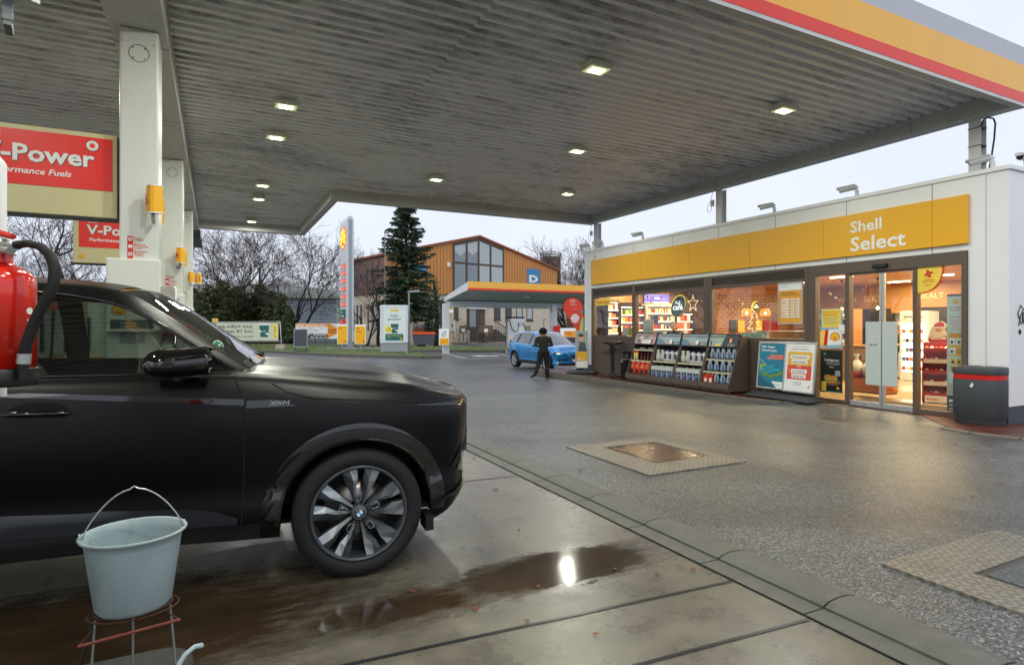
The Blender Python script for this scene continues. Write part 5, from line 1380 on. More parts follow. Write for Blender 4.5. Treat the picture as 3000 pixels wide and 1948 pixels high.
 def deck(s,mb,edge,m,x0,x1,crown,ny=14,z_off=0.0,pw=2.0,ridge=0.0):
# surface across the car between the two upper edges for x in [x0,x1]
  E=[e for e in edge if x0-1e-6<=e[0]<=x1+1e-6]
  vs=[]
  for(x,y,z)in E:
   y=abs(y);c=crown(x)
   for j in range(ny+1):
    t=-1+2*j/ny;vs.append((x,y*t,z+z_off+c*(1-abs(t)**pw)+(ridge*math.exp(-((abs(t)-0.68)/0.09)**2)if ridge else 0)))
  n=ny+1
  fs=[(i*n+j,(i+1)*n+j,(i+1)*n+j+1,i*n+j+1)for i in range(len(E)-1)for j in range(ny)]
  mb.add(vs,fs,m,True)
 def patch(s,mb,x0,x1,zlo,zhi,off,m,sign=-1,nx=30,nz=4):
  vs=[]
  for i in range(nx+1):
   x=x0+(x1-x0)*i/nx;a,b=zlo(x),zhi(x)
   for j in range(nz+1):z=a+(b-a)*j/nz;vs.append((x,sign*(s.Y(x,z)+off),z))
  n=nz+1;fs=[]
  for i in range(nx):
   for j in range(nz):
    f=(i*n+j,(i+1)*n+j,(i+1)*n+j+1,i*n+j+1);fs.append(f if sign<0 else f[::-1])
  return mb.add(vs,fs,m,True)
 def line(s,mb,path,r,m,sign=-1):
  pts=[]
  for(a,b)in zip(path[:-1],path[1:]):
   L_=math.hypot(b[0]-a[0],b[1]-a[1]);k=max(1,int(L_/0.04))
   for j in range(k):t=j/k;pts.append((a[0]+(b[0]-a[0])*t,a[1]+(b[1]-a[1])*t))
  pts.append(path[-1])
  mb.tube([(x,sign*(s.Y(x,z)-r*0.35),z)for x,z in pts],r,m,6)
 def arch_trim(s,mb,xa,zc,R0,R1,off,m,sign=-1,a0=-5,a1=184,lip=0.05):
  vs=[];n=5;k=44
  for i in range(k+1):
   a=R(a0+(a1-a0)*i/k)
   x,z=xa+(R0)*math.cos(a),zc+R0*math.sin(a)
   vs.append((x,sign*(s.Y(x,max(z,0.3))+off*0.2-lip),z))
   for j in range(n):
    q=R0+(R1-R0)*j/(n-1);x,z=xa+q*math.cos(a),zc+q*math.sin(a)
    vs.append((x,sign*(s.Y(x,max(z,0.3))+off*(1 if j<n-1 else 0.0)),z))
  n+=1;fs=[]
  for i in range(k):
   for j in range(n-1):
    f=(i*n+j,i*n+j+1,(i+1)*n+j+1,(i+1)*n+j);fs.append(f if sign<0 else f[::-1])
  mb.add(vs,fs,m,True)
 def liner(s,mb,xa,zc,Rr,m,sign=-1,y_out=0.93,y_in=0.5):
  k=24;vs=[]
  for i in range(k+1):
   a=R(-3+186*i/k);vs+=[(xa+Rr*math.cos(a),sign*y_out,zc+Rr*math.sin(a)),(xa+Rr*math.cos(a),sign*y_in,zc+Rr*math.sin(a))]
  mb.add(vs,[(2*i,2*i+1,2*i+3,2*i+2)for i in range(k)],m,True)
  mb.add([vs[2*i+1]for i in range(k+1)],[tuple(range(k+1))],m)
def grid_between(mb,A,Bc,m,n=6,bulge=(0,0,0),smooth=True):
 """A, B: equal length curves; surface between them, bulging in the middle"""
 vs=[];bv=Vector(bulge)
 for a,b in zip(A,Bc):
  a,b=Vector(a),Vector(b)
  for j in range(n+1):t=j/n;vs.append(a.lerp(b,t)+bv*(4*t*(1-t)))
 k=n+1
 return mb.add(vs,[(i*k+j,(i+1)*k+j,(i+1)*k+j+1,i*k+j+1)for i in range(len(A)-1)for j in range(n)],m,smooth)
def curve(pts,k=8):
 out=[];P_=[Vector(p)for p in pts]
 for i in range(len(P_)-1):
  p0,p1,p2,p3=P_[max(i-1,0)],P_[i],P_[i+1],P_[min(i+2,len(P_)-1)]
  for j in range(k):
   t=j/k;out.append(0.5*((2*p1)+(p2-p0)*t+(2*p0-5*p1+4*p2-p3)*t*t+(3*p1-3*p2+p3-p0)*t**3))
 out.append(P_[-1]);return out
TYRE=mat('tyre','#131314',0.75,var=0.15,bump=0.35,bscale=90)
def tyre_mesh(mb,Rt,Rr,w):
 h=w/2
 mb.lathe([(Rr-0.005,-h*0.80),(Rr+0.012,-h*0.95),(Rr+(Rt-Rr)*0.45,-h*1.02),(Rt-0.035,-h*0.97),(Rt-0.012,-h*0.85),(Rt-0.001,-h*0.66),(Rt,0),(Rt-0.001,h*0.66),(Rt-0.03,h*0.95),(Rr,h*0.8)],TYRE,72,axis='y')
 for i in range(72): # shoulder blocks
  a=2*math.pi*i/72;c,q=math.cos(a),math.sin(a);t=0.009
  p=[(Rt-0.038,-h*0.99),(Rt+0.001,-h*0.68)]
  vs=[]
  for(r_,y)in p:
   for sgn in(-1,1):
    aa=a+sgn*t/1.6;vs.append((r_*math.cos(aa)*1.003,y-0.002,r_*math.sin(aa)*1.003))
  mb.add(vs,[(0,1,3,2)],mat('tyre_groove','#050505',0.9))
# ------------------------------------------------------------------ black SUV
PB=dict(
plan=[(-4.22,0.0),(-4.20,0.45),(-4.12,0.78),(-3.9,0.93),(-3.5,0.985),(-3.0,1.0),(-2.2,0.99),(-1.4,0.985),(-0.6,0.99),(-0.05,1.0),(0.25,0.99),(0.47,0.96),(0.62,0.90),(0.71,0.81),(0.78,0.66),(0.83,0.42),(0.85,0.0)],
wmin=0.66,
top=[(-4.22,1.10),(-4.1,1.20),(-3.6,1.30),(-2.5,1.29),(-1.6,1.27),(-0.75,1.265),(-0.3,1.235),(0.0,1.205),(0.3,1.17),(0.5,1.125),(0.65,1.09),(0.85,1.055)],
bot=[(-4.22,0.5),(-3.9,0.36),(-3.5,0.3),(-1.75,0.35),(-0.6,0.30),(0.4,0.27),(0.54,0.29),(0.68,0.35),(0.78,0.43),(0.85,0.45)],
D=[(-4.2,0.12),(-3.0,0.09),(-0.9,0.10),(-0.5,0.13),(0.0,0.17),(0.45,0.11),(0.85,0.035)],
zs=0.92,ins=[(0.25,0.075),(0.36,0.05),(0.42,0.03),(0.54,0.03),(0.56,0.045),(0.70,0.022),(0.84,0.004),(0.92,0.0)],
arch=[(0.0,0.455,0.39),(-3.12,0.46,0.39)])
NOSEB=0.48
def black_car():
 PB['ins']=[(0.25,0.075),(0.36,0.05),(0.42,0.03),(0.54,0.03),(0.56,0.045),(0.70,0.022),(0.84,0.004),(0.92,0.0)]
 c=Car(PB)
 PAINT=mat('matt_black_paint','#050607',0.32,0.0,var=0.05,spec=0.27)
 GLOSS=mat('gloss_black_trim','#08090b',0.08,var=0.02,spec=0.6,coat=0.6)
 SILL=mat('dark_grey_sill','#23262e',0.3,0.2,var=0.03)
 DK=mat('car_black_plastic','#08080a',0.6)
 GAP=mat('panel_gap','#020203',0.9)
 CG=glass('car_glass','#a9b4ac',0.0,1.1)
 th=R(22);ct,st=math.cos(th),math.sin(th)
 t=thing('black_car','matt black sports utility car in the foreground, nose to the right','car',(-0.925-0.985*st,3.59+0.985*ct,0),th)
 mb=MB();ea=c.side(mb,-1,PAINT);c.side(mb,1,PAINT)
 c.deck(mb,ea,PAINT,-0.70,0.85,interp([(-0.7,0.03),(0.3,0.045),(0.6,0.03),(0.85,0.01)]),40,ridge=0.016)
 c.deck(mb,ea,PAINT,-4.22,-3.75,lambda x:0.02)
 mb.box(-4.0,0.6,-0.6,0.6,0.27,0.30,DK)
 body=mb.build('body',t,merge=True)
# hood edges and bulge lines
 mb=MB()
 c.line(mb,[(-0.50,1.20),(-0.42,1.15),(-0.27,1.105),(0.0,1.085),(0.24,1.065),(0.45,1.045),(0.64,1.03)],0.0045,GAP)
 c.line(mb,[(-0.70,1.25),(-0.655,1.13),(-0.64,0.99),(-0.645,0.7),(-0.66,0.40)],0.0045,GAP)
 c.line(mb,[(-1.86,1.26),(-1.86,0.99),(-1.87,0.7),(-1.9,0.40)],0.0045,GAP)
 c.line(mb,[(-2.75,1.26),(-2.72,0.99),(-2.62,0.75)],0.0045,GAP)
 c.line(mb,[(0.36,1.04),(0.33,0.93),(0.31,0.86)],0.0035,GAP)
 mb.build('panel_gap',t)
 for sg in(-1,1):
  mb=MB()
  c.patch(mb,-1.9,-0.645,lambda x:1.083+(-0.64-x)*0.085,lambda x:1.118+(-0.64-x)*0.075,0.004,GLOSS,sg)
  c.patch(mb,-0.632,-0.37,lambda x:1.068-0.0*x,lambda x:min(1.11,1.07+(-0.365-x)*0.35),0.006,GLOSS,sg,16)
  c.patch(mb,-2.9,-1.93,lambda x:1.192,lambda x:1.214,0.004,GLOSS,sg)
  mb.build('waist_strip',t)
 mb=MB()
 BADGE=mat('badge_silver','#c8ccd0',0.25,0.8)
 yy=-(c.Y(-0.5,1.085))-0.0085
 mb.text('X',-0.515,1.078,0.036,BADGE,yy,0.0,width=0.034,shear=0.35)
 for i in range(3):mb.poly([(-0.478+i*0.012,1.079),(-0.474+i*0.012,1.079),(-0.465+i*0.012,1.103),(-0.469+i*0.012,1.103)],yy,BADGE)
 mb.text('M',-0.44,1.078,0.036,BADGE,yy,0.0,width=0.032,shear=0.2)
 mb.build('badge',t)
 for sg in(-1,1):
  mb=MB()
  c.patch(mb,-2.55,-0.68,lambda x:0.405+0.05*max(0,-0.68-x),lambda x:interp([(-2.6,0.62),(-0.95,0.525),(-0.82,0.50),(-0.67,0.44)])(x),0.008,SILL,sg,40)
  c.patch(mb,-2.55,-0.56,lambda x:c.bot(x)+.002,lambda x:0.403+0.05*max(0,-0.68-x),0.002,DK,sg,30)
  mb.build('sill',t)
 for sg in(-1,1):
  for xa_,ra_ in((0.0,0.45),(-3.12,0.455)):
   mb=MB();c.arch_trim(mb,xa_,0.39,ra_,ra_+0.108,0.006,GLOSS,sg);mb.build('arch_trim',t)
   mb=MB();c.liner(mb,xa_,0.39,ra_+.002,DK,sg);mb.build('wheel_housing',t)
  mb=MB();mb.box(0.41,0.46,sg*0.9-0.08,sg*0.9+0.08,0.235,0.33,DK);mb.build('air_deflector',t)
# lower front: intakes, headlamp
 def pn(f,z,off=0.004): # point on the nose by fraction along the plan curve (1 = centre)
  i=f*(len(c.plan)-1);a=int(i);tt=i-a;b_=min(a+1,len(c.plan)-1)
  p=c.plan[a].lerp(c.plan[b_],tt);n_=c.nrm[a].lerp(c.nrm[b_],tt).normalized()
  q=p-n_*(c.inset(p.x,z)-off);return q
 def fx(x): # parameter for an x on the camera side of the nose
  best=0
  for i,p in enumerate(c.plan):
   if p.y>0.3 and p.x<=x:best=i
  return best/(len(c.plan)-1)
 def npatch(mb,f0,f1,zlo,zhi,m,off=0.006,sg=-1,k=14):
  vs=[]
  for i in range(k+1):
   f=f0+(f1-f0)*i/k
   for j in range(5):z=zlo(i/k)+(zhi(i/k)-zlo(i/k))*j/4;q=pn(f,z,off);vs.append((q.x,sg*q.y,z))
  mb.add(vs,[(i*5+j,(i+1)*5+j,(i+1)*5+j+1,i*5+j+1)[::(1 if sg<0 else-1)]for i in range(k)for j in range(4)],m,True)
 LAMPB2=mat('smoked_lamp','#1b1e22',0.06,0.3,coat=0.8)
 for sg in(-1,1):
  mb=MB();npatch(mb,fx(0.37),fx(0.83),lambda t:1.034-0.05*t,lambda t:1.04-0.002*t,LAMPB2,0.005,sg)
  for q in(0.55,0.7,0.82):npatch(mb,fx(0.37)+(fx(0.83)-fx(0.37))*q,fx(0.37)+(fx(0.83)-fx(0.37))*(q+0.05),lambda t:1.006,lambda t:1.024,mat('lamp_glint','#8d9499',0.1,0.6),0.009,sg,3)  # small pale patches painted as glints on the dark lamp
  mb.build('headlight',t)
 mb=MB()
 for sg in(-1,1):
  npatch(mb,fx(0.70),fx(0.81),lambda t:0.56-0.10*t,lambda t:0.60+0.22*t,GLOSS,0.014,sg,8)
  npatch(mb,fx(0.55),fx(0.80),lambda t:0.40+0.05*t,lambda t:0.415+0.10*t,GLOSS,0.012,sg,10)
  npatch(mb,fx(0.64),fx(0.74),lambda t:0.60+0.0*t,lambda t:0.605+0.16*t,DK,0.008,sg,8)
 mb.box(0.80,0.865,-0.40,-0.03,0.60,1.0,GLOSS);mb.box(0.80,0.865,0.03,0.40,0.60,1.0,GLOSS)
 for sg in(-1,1):
  for k in range(7):mb.box(0.866,0.876,sg*(0.06+k*0.05)-0.008,sg*(0.06+k*0.05)+0.008,0.68,0.95,DK)
 mb.build('grille',t,bevel=0.01)
 mb=MB();mb.box(0.845,0.86,-0.26,0.26,0.52,0.63,wht);mb.build('number_plate',t)
# greenhouse
 rail=curve([(-0.66,0.865,1.262),(-0.92,0.80,1.435),(-1.16,0.745,1.60),(-1.36,0.71,1.685),(-1.7,0.68,1.735),(-2.3,0.665,1.745),(-2.95,0.68,1.71),(-3.5,0.72,1.58),(-3.92,0.78,1.34)],8)
 inner=curve([(-0.61,0.79,1.285),(-0.86,0.72,1.45),(-1.10,0.66,1.62),(-1.32,0.60,1.745),(-1.7,0.56,1.79),(-2.3,0.54,1.80),(-2.95,0.56,1.765),(-3.5,0.60,1.64),(-3.92,0.66,1.40)],8)
 mir=lambda P_:[Vector((p.x,-p.y,p.z))for p in P_]
 mb=MB()
 for f in(lambda q:q,mir):
  grid_between(mb,f(rail),f(inner),PAINT,5,(0,0,0.012))
 kt,kr=24,52
 grid_between(mb,mir(inner)[kt:kr+1],inner[kt:kr+1],PAINT,12,(0,0,0.045))
 mb.box(-3.90,-3.8,-0.7,0.7,1.28,1.36,PAINT)
 mb.build('roof',t,merge=True)
 mb=MB();grid_between(mb,mir(inner)[:kt+1],inner[:kt+1],CG,12,(0.07,0,0.035));mb.build('windscreen',t)
 mb=MB();grid_between(mb,mir(inner)[kr:],inner[kr:],CG,8,(-0.05,0,0.02));mb.build('rear_window',t)
 def belt(x):return Vector((x,c.Y(x,c.top(x))+0.0,c.top(x)+0.002))
 for f,sg in((mir,-1),(lambda q:q,1)):
  up=[p-Vector((0,0.004,0.012))for p in rail];up=[p for p in up if-3.75<=p.x<=-0.70]
  lo=[belt(min(-0.72,p.x))for p in up]
  A_,B_=f(lo),f(up)
  mb=MB();i1=min(range(len(up)),key=lambda i:abs(up[i].x+1.90));i2=min(range(len(up)),key=lambda i:abs(up[i].x+2.95))
  grid_between(mb,A_[:i1],B_[:i1],CG,5,(0,sg*0.012,0));mb.build('side_window',t)
  mb=MB();grid_between(mb,A_[i1+1:i2],B_[i1+1:i2],CG,5,(0,sg*0.012,0));mb.build('side_window',t)
  mb=MB();grid_between(mb,A_[i2+1:],B_[i2+1:],CG,5,(0,sg*0.01,0));mb.build('side_window',t)
  mb=MB()
  grid_between(mb,A_[i1-1:i1+2],B_[i1-1:i1+2],GLOSS,3,(0,sg*0.016,0));grid_between(mb,A_[i2-1:i2+2],B_[i2-1:i2+2],GLOSS,3,(0,sg*0.016,0))
  mb.tube([p+Vector((0,sg*0.004,0))for p in f(lo)],0.011,GLOSS,6)
  mb.tube([p+Vector((0,sg*0.006,0))for p in f(up)],0.012,GLOSS,6)
# small triangle of trim ahead of the mirror
  i0=min(range(len(up)),key=lambda i:abs(up[i].x+1.02))
  grid_between(mb,A_[:5],B_[:5],GLOSS,2,(0,sg*0.014,0))
  mb.tube([A_[i0],B_[i0]],0.009,GLOSS,6)
  mb.build('window_trim',t)
# mirrors
 for sg in(-1,1):
  mb=MB();vs=[];n1,n2=20,14
  for i in range(n1+1):
   a=i/n1;x=-1.13+0.32*a
   pf=(1.0-(1-min(1,(a+0.015)/0.42))**2.4)**0.5*(1-0.25*max(0,a-0.5));rz=0.088*pf;ry=0.115*pf
   zc=1.325+0.012*a
   for j in range(n2):
    q=2*math.pi*j/n2;cz=math.sin(q);z=zc+rz*cz*(1.0 if cz>0 else 0.85)
    if cz>0.3:z+=0.016*max(0,a-0.55)/0.45
    vs.append((x,sg*(1.055+ry*math.cos(q)),z))
  mb.add(vs,[(i*n2+j,(i+1)*n2+j,(i+1)*n2+(j+1)%n2,i*n2+(j+1)%n2)for i in range(n1)for j in range(n2)],GLOSS,True)
  mb.add([vs[n1*n2+j]for j in range(n2)],[tuple(range(n2))],GLOSS);mb.add([vs[j]for j in range(n2)],[tuple(range(n2))],mat('mirror_glass','#c0c8cc',0.02,1.0))
  mb.tube([(-0.87,sg*1.03,1.400),(-0.81,sg*1.06,1.412),(-0.79,sg*1.08,1.408)],[0.012,0.01,0.006],GLOSS,6)
  mb.tube([(-0.98,sg*0.99,1.25),(-0.92,sg*0.93,1.255),(-0.88,sg*0.87,1.25)],[0.03,0.035,0.035],GLOSS,10,sq=0.5)
  mb.build('mirror',t,merge=True)
  for xx in(-1.60,-2.5):
   mb=MB();zz=1.09+(0.05 if xx<-2 else 0)
   vs=[]
   for i in range(25):a=2*math.pi*i/24;vs.append((xx+0.13*math.cos(a),sg*(c.Y(xx,zz)+0.002),zz+0.058*math.sin(a)))
   mb.add(vs[:-1],[tuple(range(24))],GAP)
   mb.tube([(xx-0.16,sg*(c.Y(xx,zz)+0.01),zz+.004),(xx-0.1,sg*(c.Y(xx,zz)+0.03),zz+.004),(xx+0.08,sg*(c.Y(xx,zz)+0.03),zz),(xx+0.14,sg*(c.Y(xx,zz)+0.008),zz-.004)],[0.006,0.015,0.015,0.006],GLOSS,8)
   mb.build('door_handle',t)
# wheels
 RIMD=mat('rim_dark','#4a4f55',0.38,0.5);RIML=mat('rim_grey','#a4abb2',0.34,0.5,var=0.05)
 def wheel(x,sg):
  w=MB();tyre_mesh(w,0.392,0.290,0.275);wo=w.build('wheel',t);wo.location=(x,sg*0.845,0.392)
  wo.rotation_euler=(0,R(9),0 if sg<0 else math.pi)
  m=MB();yo=-0.125
  m.lathe([(0.293,yo+0.012),(0.293,yo-0.002),(0.283,yo-0.008),(0.272,yo+0.0),(0.266,yo+0.03),(0.262,0.1)],RIMD,60,axis='y')
  m.lathe([(0.0,0.02),(0.262,0.02)],mat('rim_inner','#0a0a0b',.7),40,axis='y')
  def V(r_,a,y):return(r_*math.cos(a),y,r_*math.sin(a))
  for i in range(10):
   a=2*math.pi*i/10+0.12;tw=0.055 if i%2==0 else-0.055
   a1=a+tw
   w0,w1,w2,w3=0.2,0.13,0.185,0.19
   r0,r1,r2,r3=0.052,0.14,0.205,0.276
   L0=[V(r0,a-w0,yo+0.035),V(r1,a-w1,yo+0.028),V(r2,a1-w2,yo+0.022),V(r3,a1-w3*0.9,yo+0.012)]
   C0=[V(r0,a,yo+0.018),V(r1,a+tw*.4,yo+0.004),V(r2,a1+tw*0.6,yo-0.004),V(r3,a1,yo+0.004)]
   R0=[V(r0,a+w0,yo+0.035),V(r1,a+w1,yo+0.028),V(r2,a1+w2,yo+0.022),V(r3,a1+w3*0.9,yo+0.012)]
   m.add(L0+C0,[(k,k+1,k+5,k+4)for k in range(3)],RIML);m.add(C0+R0,[(k,k+1,k+5,k+4)for k in range(3)],RIMD)
   dn=lambda P_:[(p[0],yo+0.07,p[2])for p in P_]
   m.add(L0+dn(L0),[(k,k+1,k+5,k+4)for k in range(3)],RIMD);m.add(R0+dn(R0),[(k,k+1,k+5,k+4)for k in range(3)],RIMD)
  for i in range(5):
   a=2*math.pi*(i+0.5)/5-0.1
   fr=[V(0.078,a-0.17,yo+.012),V(0.118,a-0.15,yo+.008),V(0.128,a,yo+.008),V(0.118,a+0.15,yo+.008),V(0.078,a+0.17,yo+.012)]
   m.tube(fr,0.003,mat('rim_edge','#a9afb4',.25,.9),5,closed=True)
   m.cyl(V(0.062,a,yo+0.03),V(0.062,a,yo+0.012),0.009,RIMD,n=8)
  m.lathe([(0.055,yo+0.04),(0.05,yo+0.012),(0.036,yo+0.004),(0.0,yo+0.003)],RIMD,24,axis='y')
  rim=m.build('rim',wo)
  m=MB();y=yo+0.0
  m.disc(0,0,0.035,y,BADGE,30);m.disc(0,0,0.033,y-0.001,blk,30);m.disc(0,0,0.0205,y-0.0018,BADGE,24)
  for q in range(4):
   pts=[(0,0)]+[(0.019*math.cos(R(90*q+15*k+9)),0.019*math.sin(R(90*q+15*k+9)))for k in range(7)]
   m.poly(pts,y-0.0025,wht if q%2==0 else mat('roundel_blue','#1c7fd0',.3))
  for k,s_ in enumerate('BMW'):
   a=R(128-38*k+9);m.text(s_,0.0262*math.cos(a),0.0262*math.sin(a)-0.003,0.011,wht,y-0.002,0.01,align='C',rot=0)
  m.build('hub_cap',wo)
  m=MB();m.lathe([(0.06,-0.02),(0.19,-0.02),(0.19,-0.035),(0.06,-0.035)],mat('brake_steel','#8a8580',.3,.9),40,axis='y');m.build('brake_disc',wo)
  m=MB()
  a0=R(175)
  for k in range(6):
   a=a0+R(-22+8*k);b_=a+R(8)
   m.add([V(0.13,a,-0.06),V(0.215,a,-0.06),V(0.215,b_,-0.06),V(0.13,b_,-0.06)],[(0,1,2,3)],mat('caliper','#15161a',.4))
  m.build('brake_caliper',wo)
 for x in(0.0,-3.12):
  for sg in(-1,1):wheel(x,sg)
# interior
 CREAML=mat('cream_leather','#b9b5a4',0.5,bump=0.1)
 for sg in(-1,1):
  m=MB();m.box(-1.95,-1.4,sg*0.40-0.25,sg*0.40+0.25,0.62,0.78,CREAML);m.build('seat_cushion',t,bevel=0.04)
  m=MB();m.prismx([(0,0)]*3,0,0,CREAML)if False else None
  m.tube([(-1.93,sg*0.40,0.78),(-2.0,sg*0.40,1.0),(-2.08,sg*0.40,1.22),(-2.1,sg*0.4,1.3)],[0.25,0.27,0.23,0.12],CREAML,14,sq=0.32,up=(1,0,0));m.tube([(-2.1,sg*0.40,1.34),(-2.09,sg*0.40,1.42),(-2.09,sg*0.40,1.48)],[0.12,0.14,0.08],CREAML,12,sq=0.45,up=(1,0,0));m.build('seat_back',t)
 m=MB();m.tube([(-1.25,-0.86,1.16),(-0.95,-0.84,1.2),(-0.75,-0.8,1.22)],0.02,DK)
 m.box(-1.2,-0.62,-0.8,0.8,1.0,1.19,DK);m.box(-3.6,-1.0,-0.84,0.84,0.3,0.55,DK);m.build('dashboard',t,bevel=0.03)
 m=MB();m.tube([(-1.38+0.07*math.sin(a),0.40+0.18*math.cos(a),1.14+0.17*math.sin(a))for a in[2*math.pi*k/24 for k in range(24)]],0.014,DK,8,closed=True);m.tube([(-1.38,0.4,1.14),(-1.15,0.4,1.08)],0.03,DK);m.box(-1.39,-1.36,0.24,0.56,1.12,1.15,DK);m.build('steering_wheel',t)
 m=MB();m.tube([(-0.56,-0.2,1.335),(-0.66,-0.35,1.36),(-0.62,-0.62,1.32)],0.01,DK,6);m.tube([(-0.56,0.1,1.335),(-0.68,-0.1,1.385),(-0.7,-0.4,1.39)],0.01,DK,6);m.build('wiper',t)
# green emissions sticker with a 4 inside the windscreen
 m=MB();p0=Vector((-0.735,-0.70,1.385))
 m.disc(0,0,0.042,0,mat('sticker_green','#1f8a4c',.5),24);m.ring(0,0,0.036,0.041,-0.001,wht,24);m.text('4',0,-0.005,0.045,wht,-0.001,.02,align='C');m.rect(-0.025,0.025,-0.026,-0.012,-0.001,wht)
 o=m.build('sticker',t);o.location=Vector((-0.80,-0.675,1.41));o.rotation_euler=(R(-20),R(38),R(35))
 return t
black_car()
# ------------------------------------------------------------------ blue crossover
PQ=dict(
plan=[(-3.52,0.0),(-3.50,0.5),(-3.42,0.74),(-3.25,0.84),(-2.9,0.89),(-2.5,0.905),(-1.3,0.90),(-0.4,0.90),(0.1,0.90),(0.4,0.86),(0.58,0.79),(0.70,0.68),(0.79,0.50),(0.85,0.25),(0.865,0.0)],
wmin=0.62,
top=[(-3.52,1.02),(-3.3,1.08),(-2.6,1.08),(-1.6,1.02),(-0.6,0.99),(-0.1,0.985),(0.3,0.94),(0.6,0.86),(0.87,0.74)],
bot=[(-3.52,0.42),(-3.2,0.32),(-2.0,0.24),(-0.5,0.24),(0.45,0.25),(0.7,0.28),(0.87,0.30)],
D=[(-3.5,0.10),(-2.5,0.08),(-0.6,0.06),(0.2,0.12),(0.87,0.10)],
zs=0.70,ins=[(0.2,0.06),(0.34,0.02),(0.40,0.035),(0.55,0.02),(0.70,0.0)],
arch=[(0.0,0.37,0.345),(-2.646,0.37,0.345)])
def blue_car():
 c=Car(PQ)
 BL=mat('blue_metallic','#1a8ed2',0.22,0.45,var=0.03,coat=0.8)
 PL=mat('cladding_plastic','#15171b',0.6);CH=mat('chrome','#d0d4d6',0.12,1.0)
 G=glass('tinted_glass','#4a5254',0.0,2.2);GF_=glass('windscreen_glass','#9aa5a5',0.0,3.0);GAP=MATS['panel_gap']
 h=math.atan2(-2.3,1.22)
 wheel_p=Vector((1.36,23.25,-0.215));n_=Vector((-math.sin(h),math.cos(h),0)) # left of the car
 t=thing('blue_car','bright blue crossover parked before the charging station, facing the shop corner','car',wheel_p+n_*0.86,h)
 t.rotation_euler=(0,0,h)
 mb=MB();ea=c.side(mb,-1,BL);c.side(mb,1,BL)
 c.deck(mb,ea,BL,-0.55,0.87,interp([(-0.5,0.03),(0.3,0.06),(0.87,0.0)]));c.deck(mb,ea,BL,-3.52,-3.1,lambda x:0.02)
 mb.box(-3.3,0.7,-0.55,0.55,0.24,0.28,PL);mb.build('body',t,merge=True)
 mb=MB()
 for pth in([(-0.42,0.98),(-0.38,0.7),(-0.45,0.36)],[(-1.42,1.02),(-1.42,0.6),(-1.45,0.36)],[(-2.35,1.05),(-2.25,0.8),(-2.2,0.6)],[(-0.42,0.95),(0.2,0.90),(0.45,0.80),(0.47,0.72)]):c.line(mb,pth,0.005,GAP)
 mb.build('panel_gap',t)
 mb=MB()
 for sg in(-1,1):
  c.arch_trim(mb,0,0.345,0.365,0.43,0.012,PL,sg);c.arch_trim(mb,-2.646,0.345,0.365,0.43,0.012,PL,sg)
  c.patch(mb,-2.27,-0.38,lambda x:0.245,lambda x:0.385,0.008,PL,sg);c.liner(mb,0,.345,.368,PL,sg,.86,.5);c.liner(mb,-2.646,.345,.368,PL,sg,.86,.5)
 mb.build('cladding',t)
 rail=curve([(-0.50,0.80,0.985),(-0.85,0.72,1.20),(-1.15,0.64,1.38),(-1.45,0.60,1.47),(-1.9,0.59,1.505),(-2.5,0.60,1.485),(-3.0,0.64,1.38),(-3.38,0.72,1.12)],8)
 inner=curve([(-0.44,0.74,1.0),(-0.80,0.64,1.23),(-1.10,0.57,1.41),(-1.40,0.53,1.515),(-1.9,0.50,1.555),(-2.5,0.51,1.535),(-3.0,0.55,1.43),(-3.38,0.62,1.16)],8)
 mir=lambda P_:[Vector((p.x,-p.y,p.z))for p in P_]
 mb=MB()
 for f in(lambda q:q,mir):grid_between(mb,f(rail),f(inner),BL,5,(0,0,0.01))
 grid_between(mb,mir(inner)[22:45],inner[22:45],BL,10,(0,0,0.03));mb.build('roof',t,merge=True)
 mb=MB();grid_between(mb,mir(inner)[:23],inner[:23],GF_,10,(0.10,0,0.03));mb.build('windscreen',t)
 mb=MB();grid_between(mb,mir(inner)[44:],inner[44:],G,10,(-0.05,0,0.02));mb.build('rear_window',t)
 def belt(x):return Vector((x,c.Y(x,c.top(x)),c.top(x)+0.004))
 for f,sg in((mir,-1),(lambda q:q,1)):
  up=[p-Vector((0,0.004,0.015))for p in rail if-3.15<=p.x<=-0.56]
  lo=[belt(min(-0.6,p.x))+Vector((0,0,0.05*max(0,(-2.5-p.x))/0.6))for p in up];A_,B_=f(lo),f(up)
  mb=MB();i1=min(range(len(up)),key=lambda i:abs(up[i].x+1.45));i2=min(range(len(up)),key=lambda i:abs(up[i].x+2.5))
  grid_between(mb,A_[:i1],B_[:i1],G,4,(0,sg*.01,0));mb.build('side_window',t)
  mb=MB();grid_between(mb,A_[i1+1:i2],B_[i1+1:i2],G,4,(0,sg*.01,0));mb.build('side_window',t)
  mb=MB();grid_between(mb,A_[i2+1:],B_[i2+1:],G,4,(0,sg*.01,0));mb.build('side_window',t)
  mb=MB();grid_between(mb,A_[i1-1:i1+2],B_[i1-1:i1+2],PL,3,(0,sg*.012,0));grid_between(mb,A_[i2-1:i2+2],B_[i2-1:i2+2],PL,3,(0,sg*.012,0));mb.build('window_pillar',t)
  mb=MB();mb.tube([p+Vector((0,sg*.006,0))for p in A_]+[p+Vector((0,sg*.006,0))for p in B_][::-1],0.011,CH,6,closed=True);mb.build('chrome_trim',t)
  mb=MB();mb.tube([(-0.86,sg*0.99,0.99),(-0.80,sg*1.0,1.02),(-0.70,sg*0.98,1.02),(-0.66,sg*0.95,1.0)],[0.06,0.085,0.08,0.03],BL,12,sq=0.8);mb.tube([(-0.8,sg*0.93,0.98),(-0.78,sg*0.86,0.98)],.025,PL,8);mb.build('mirror',t)
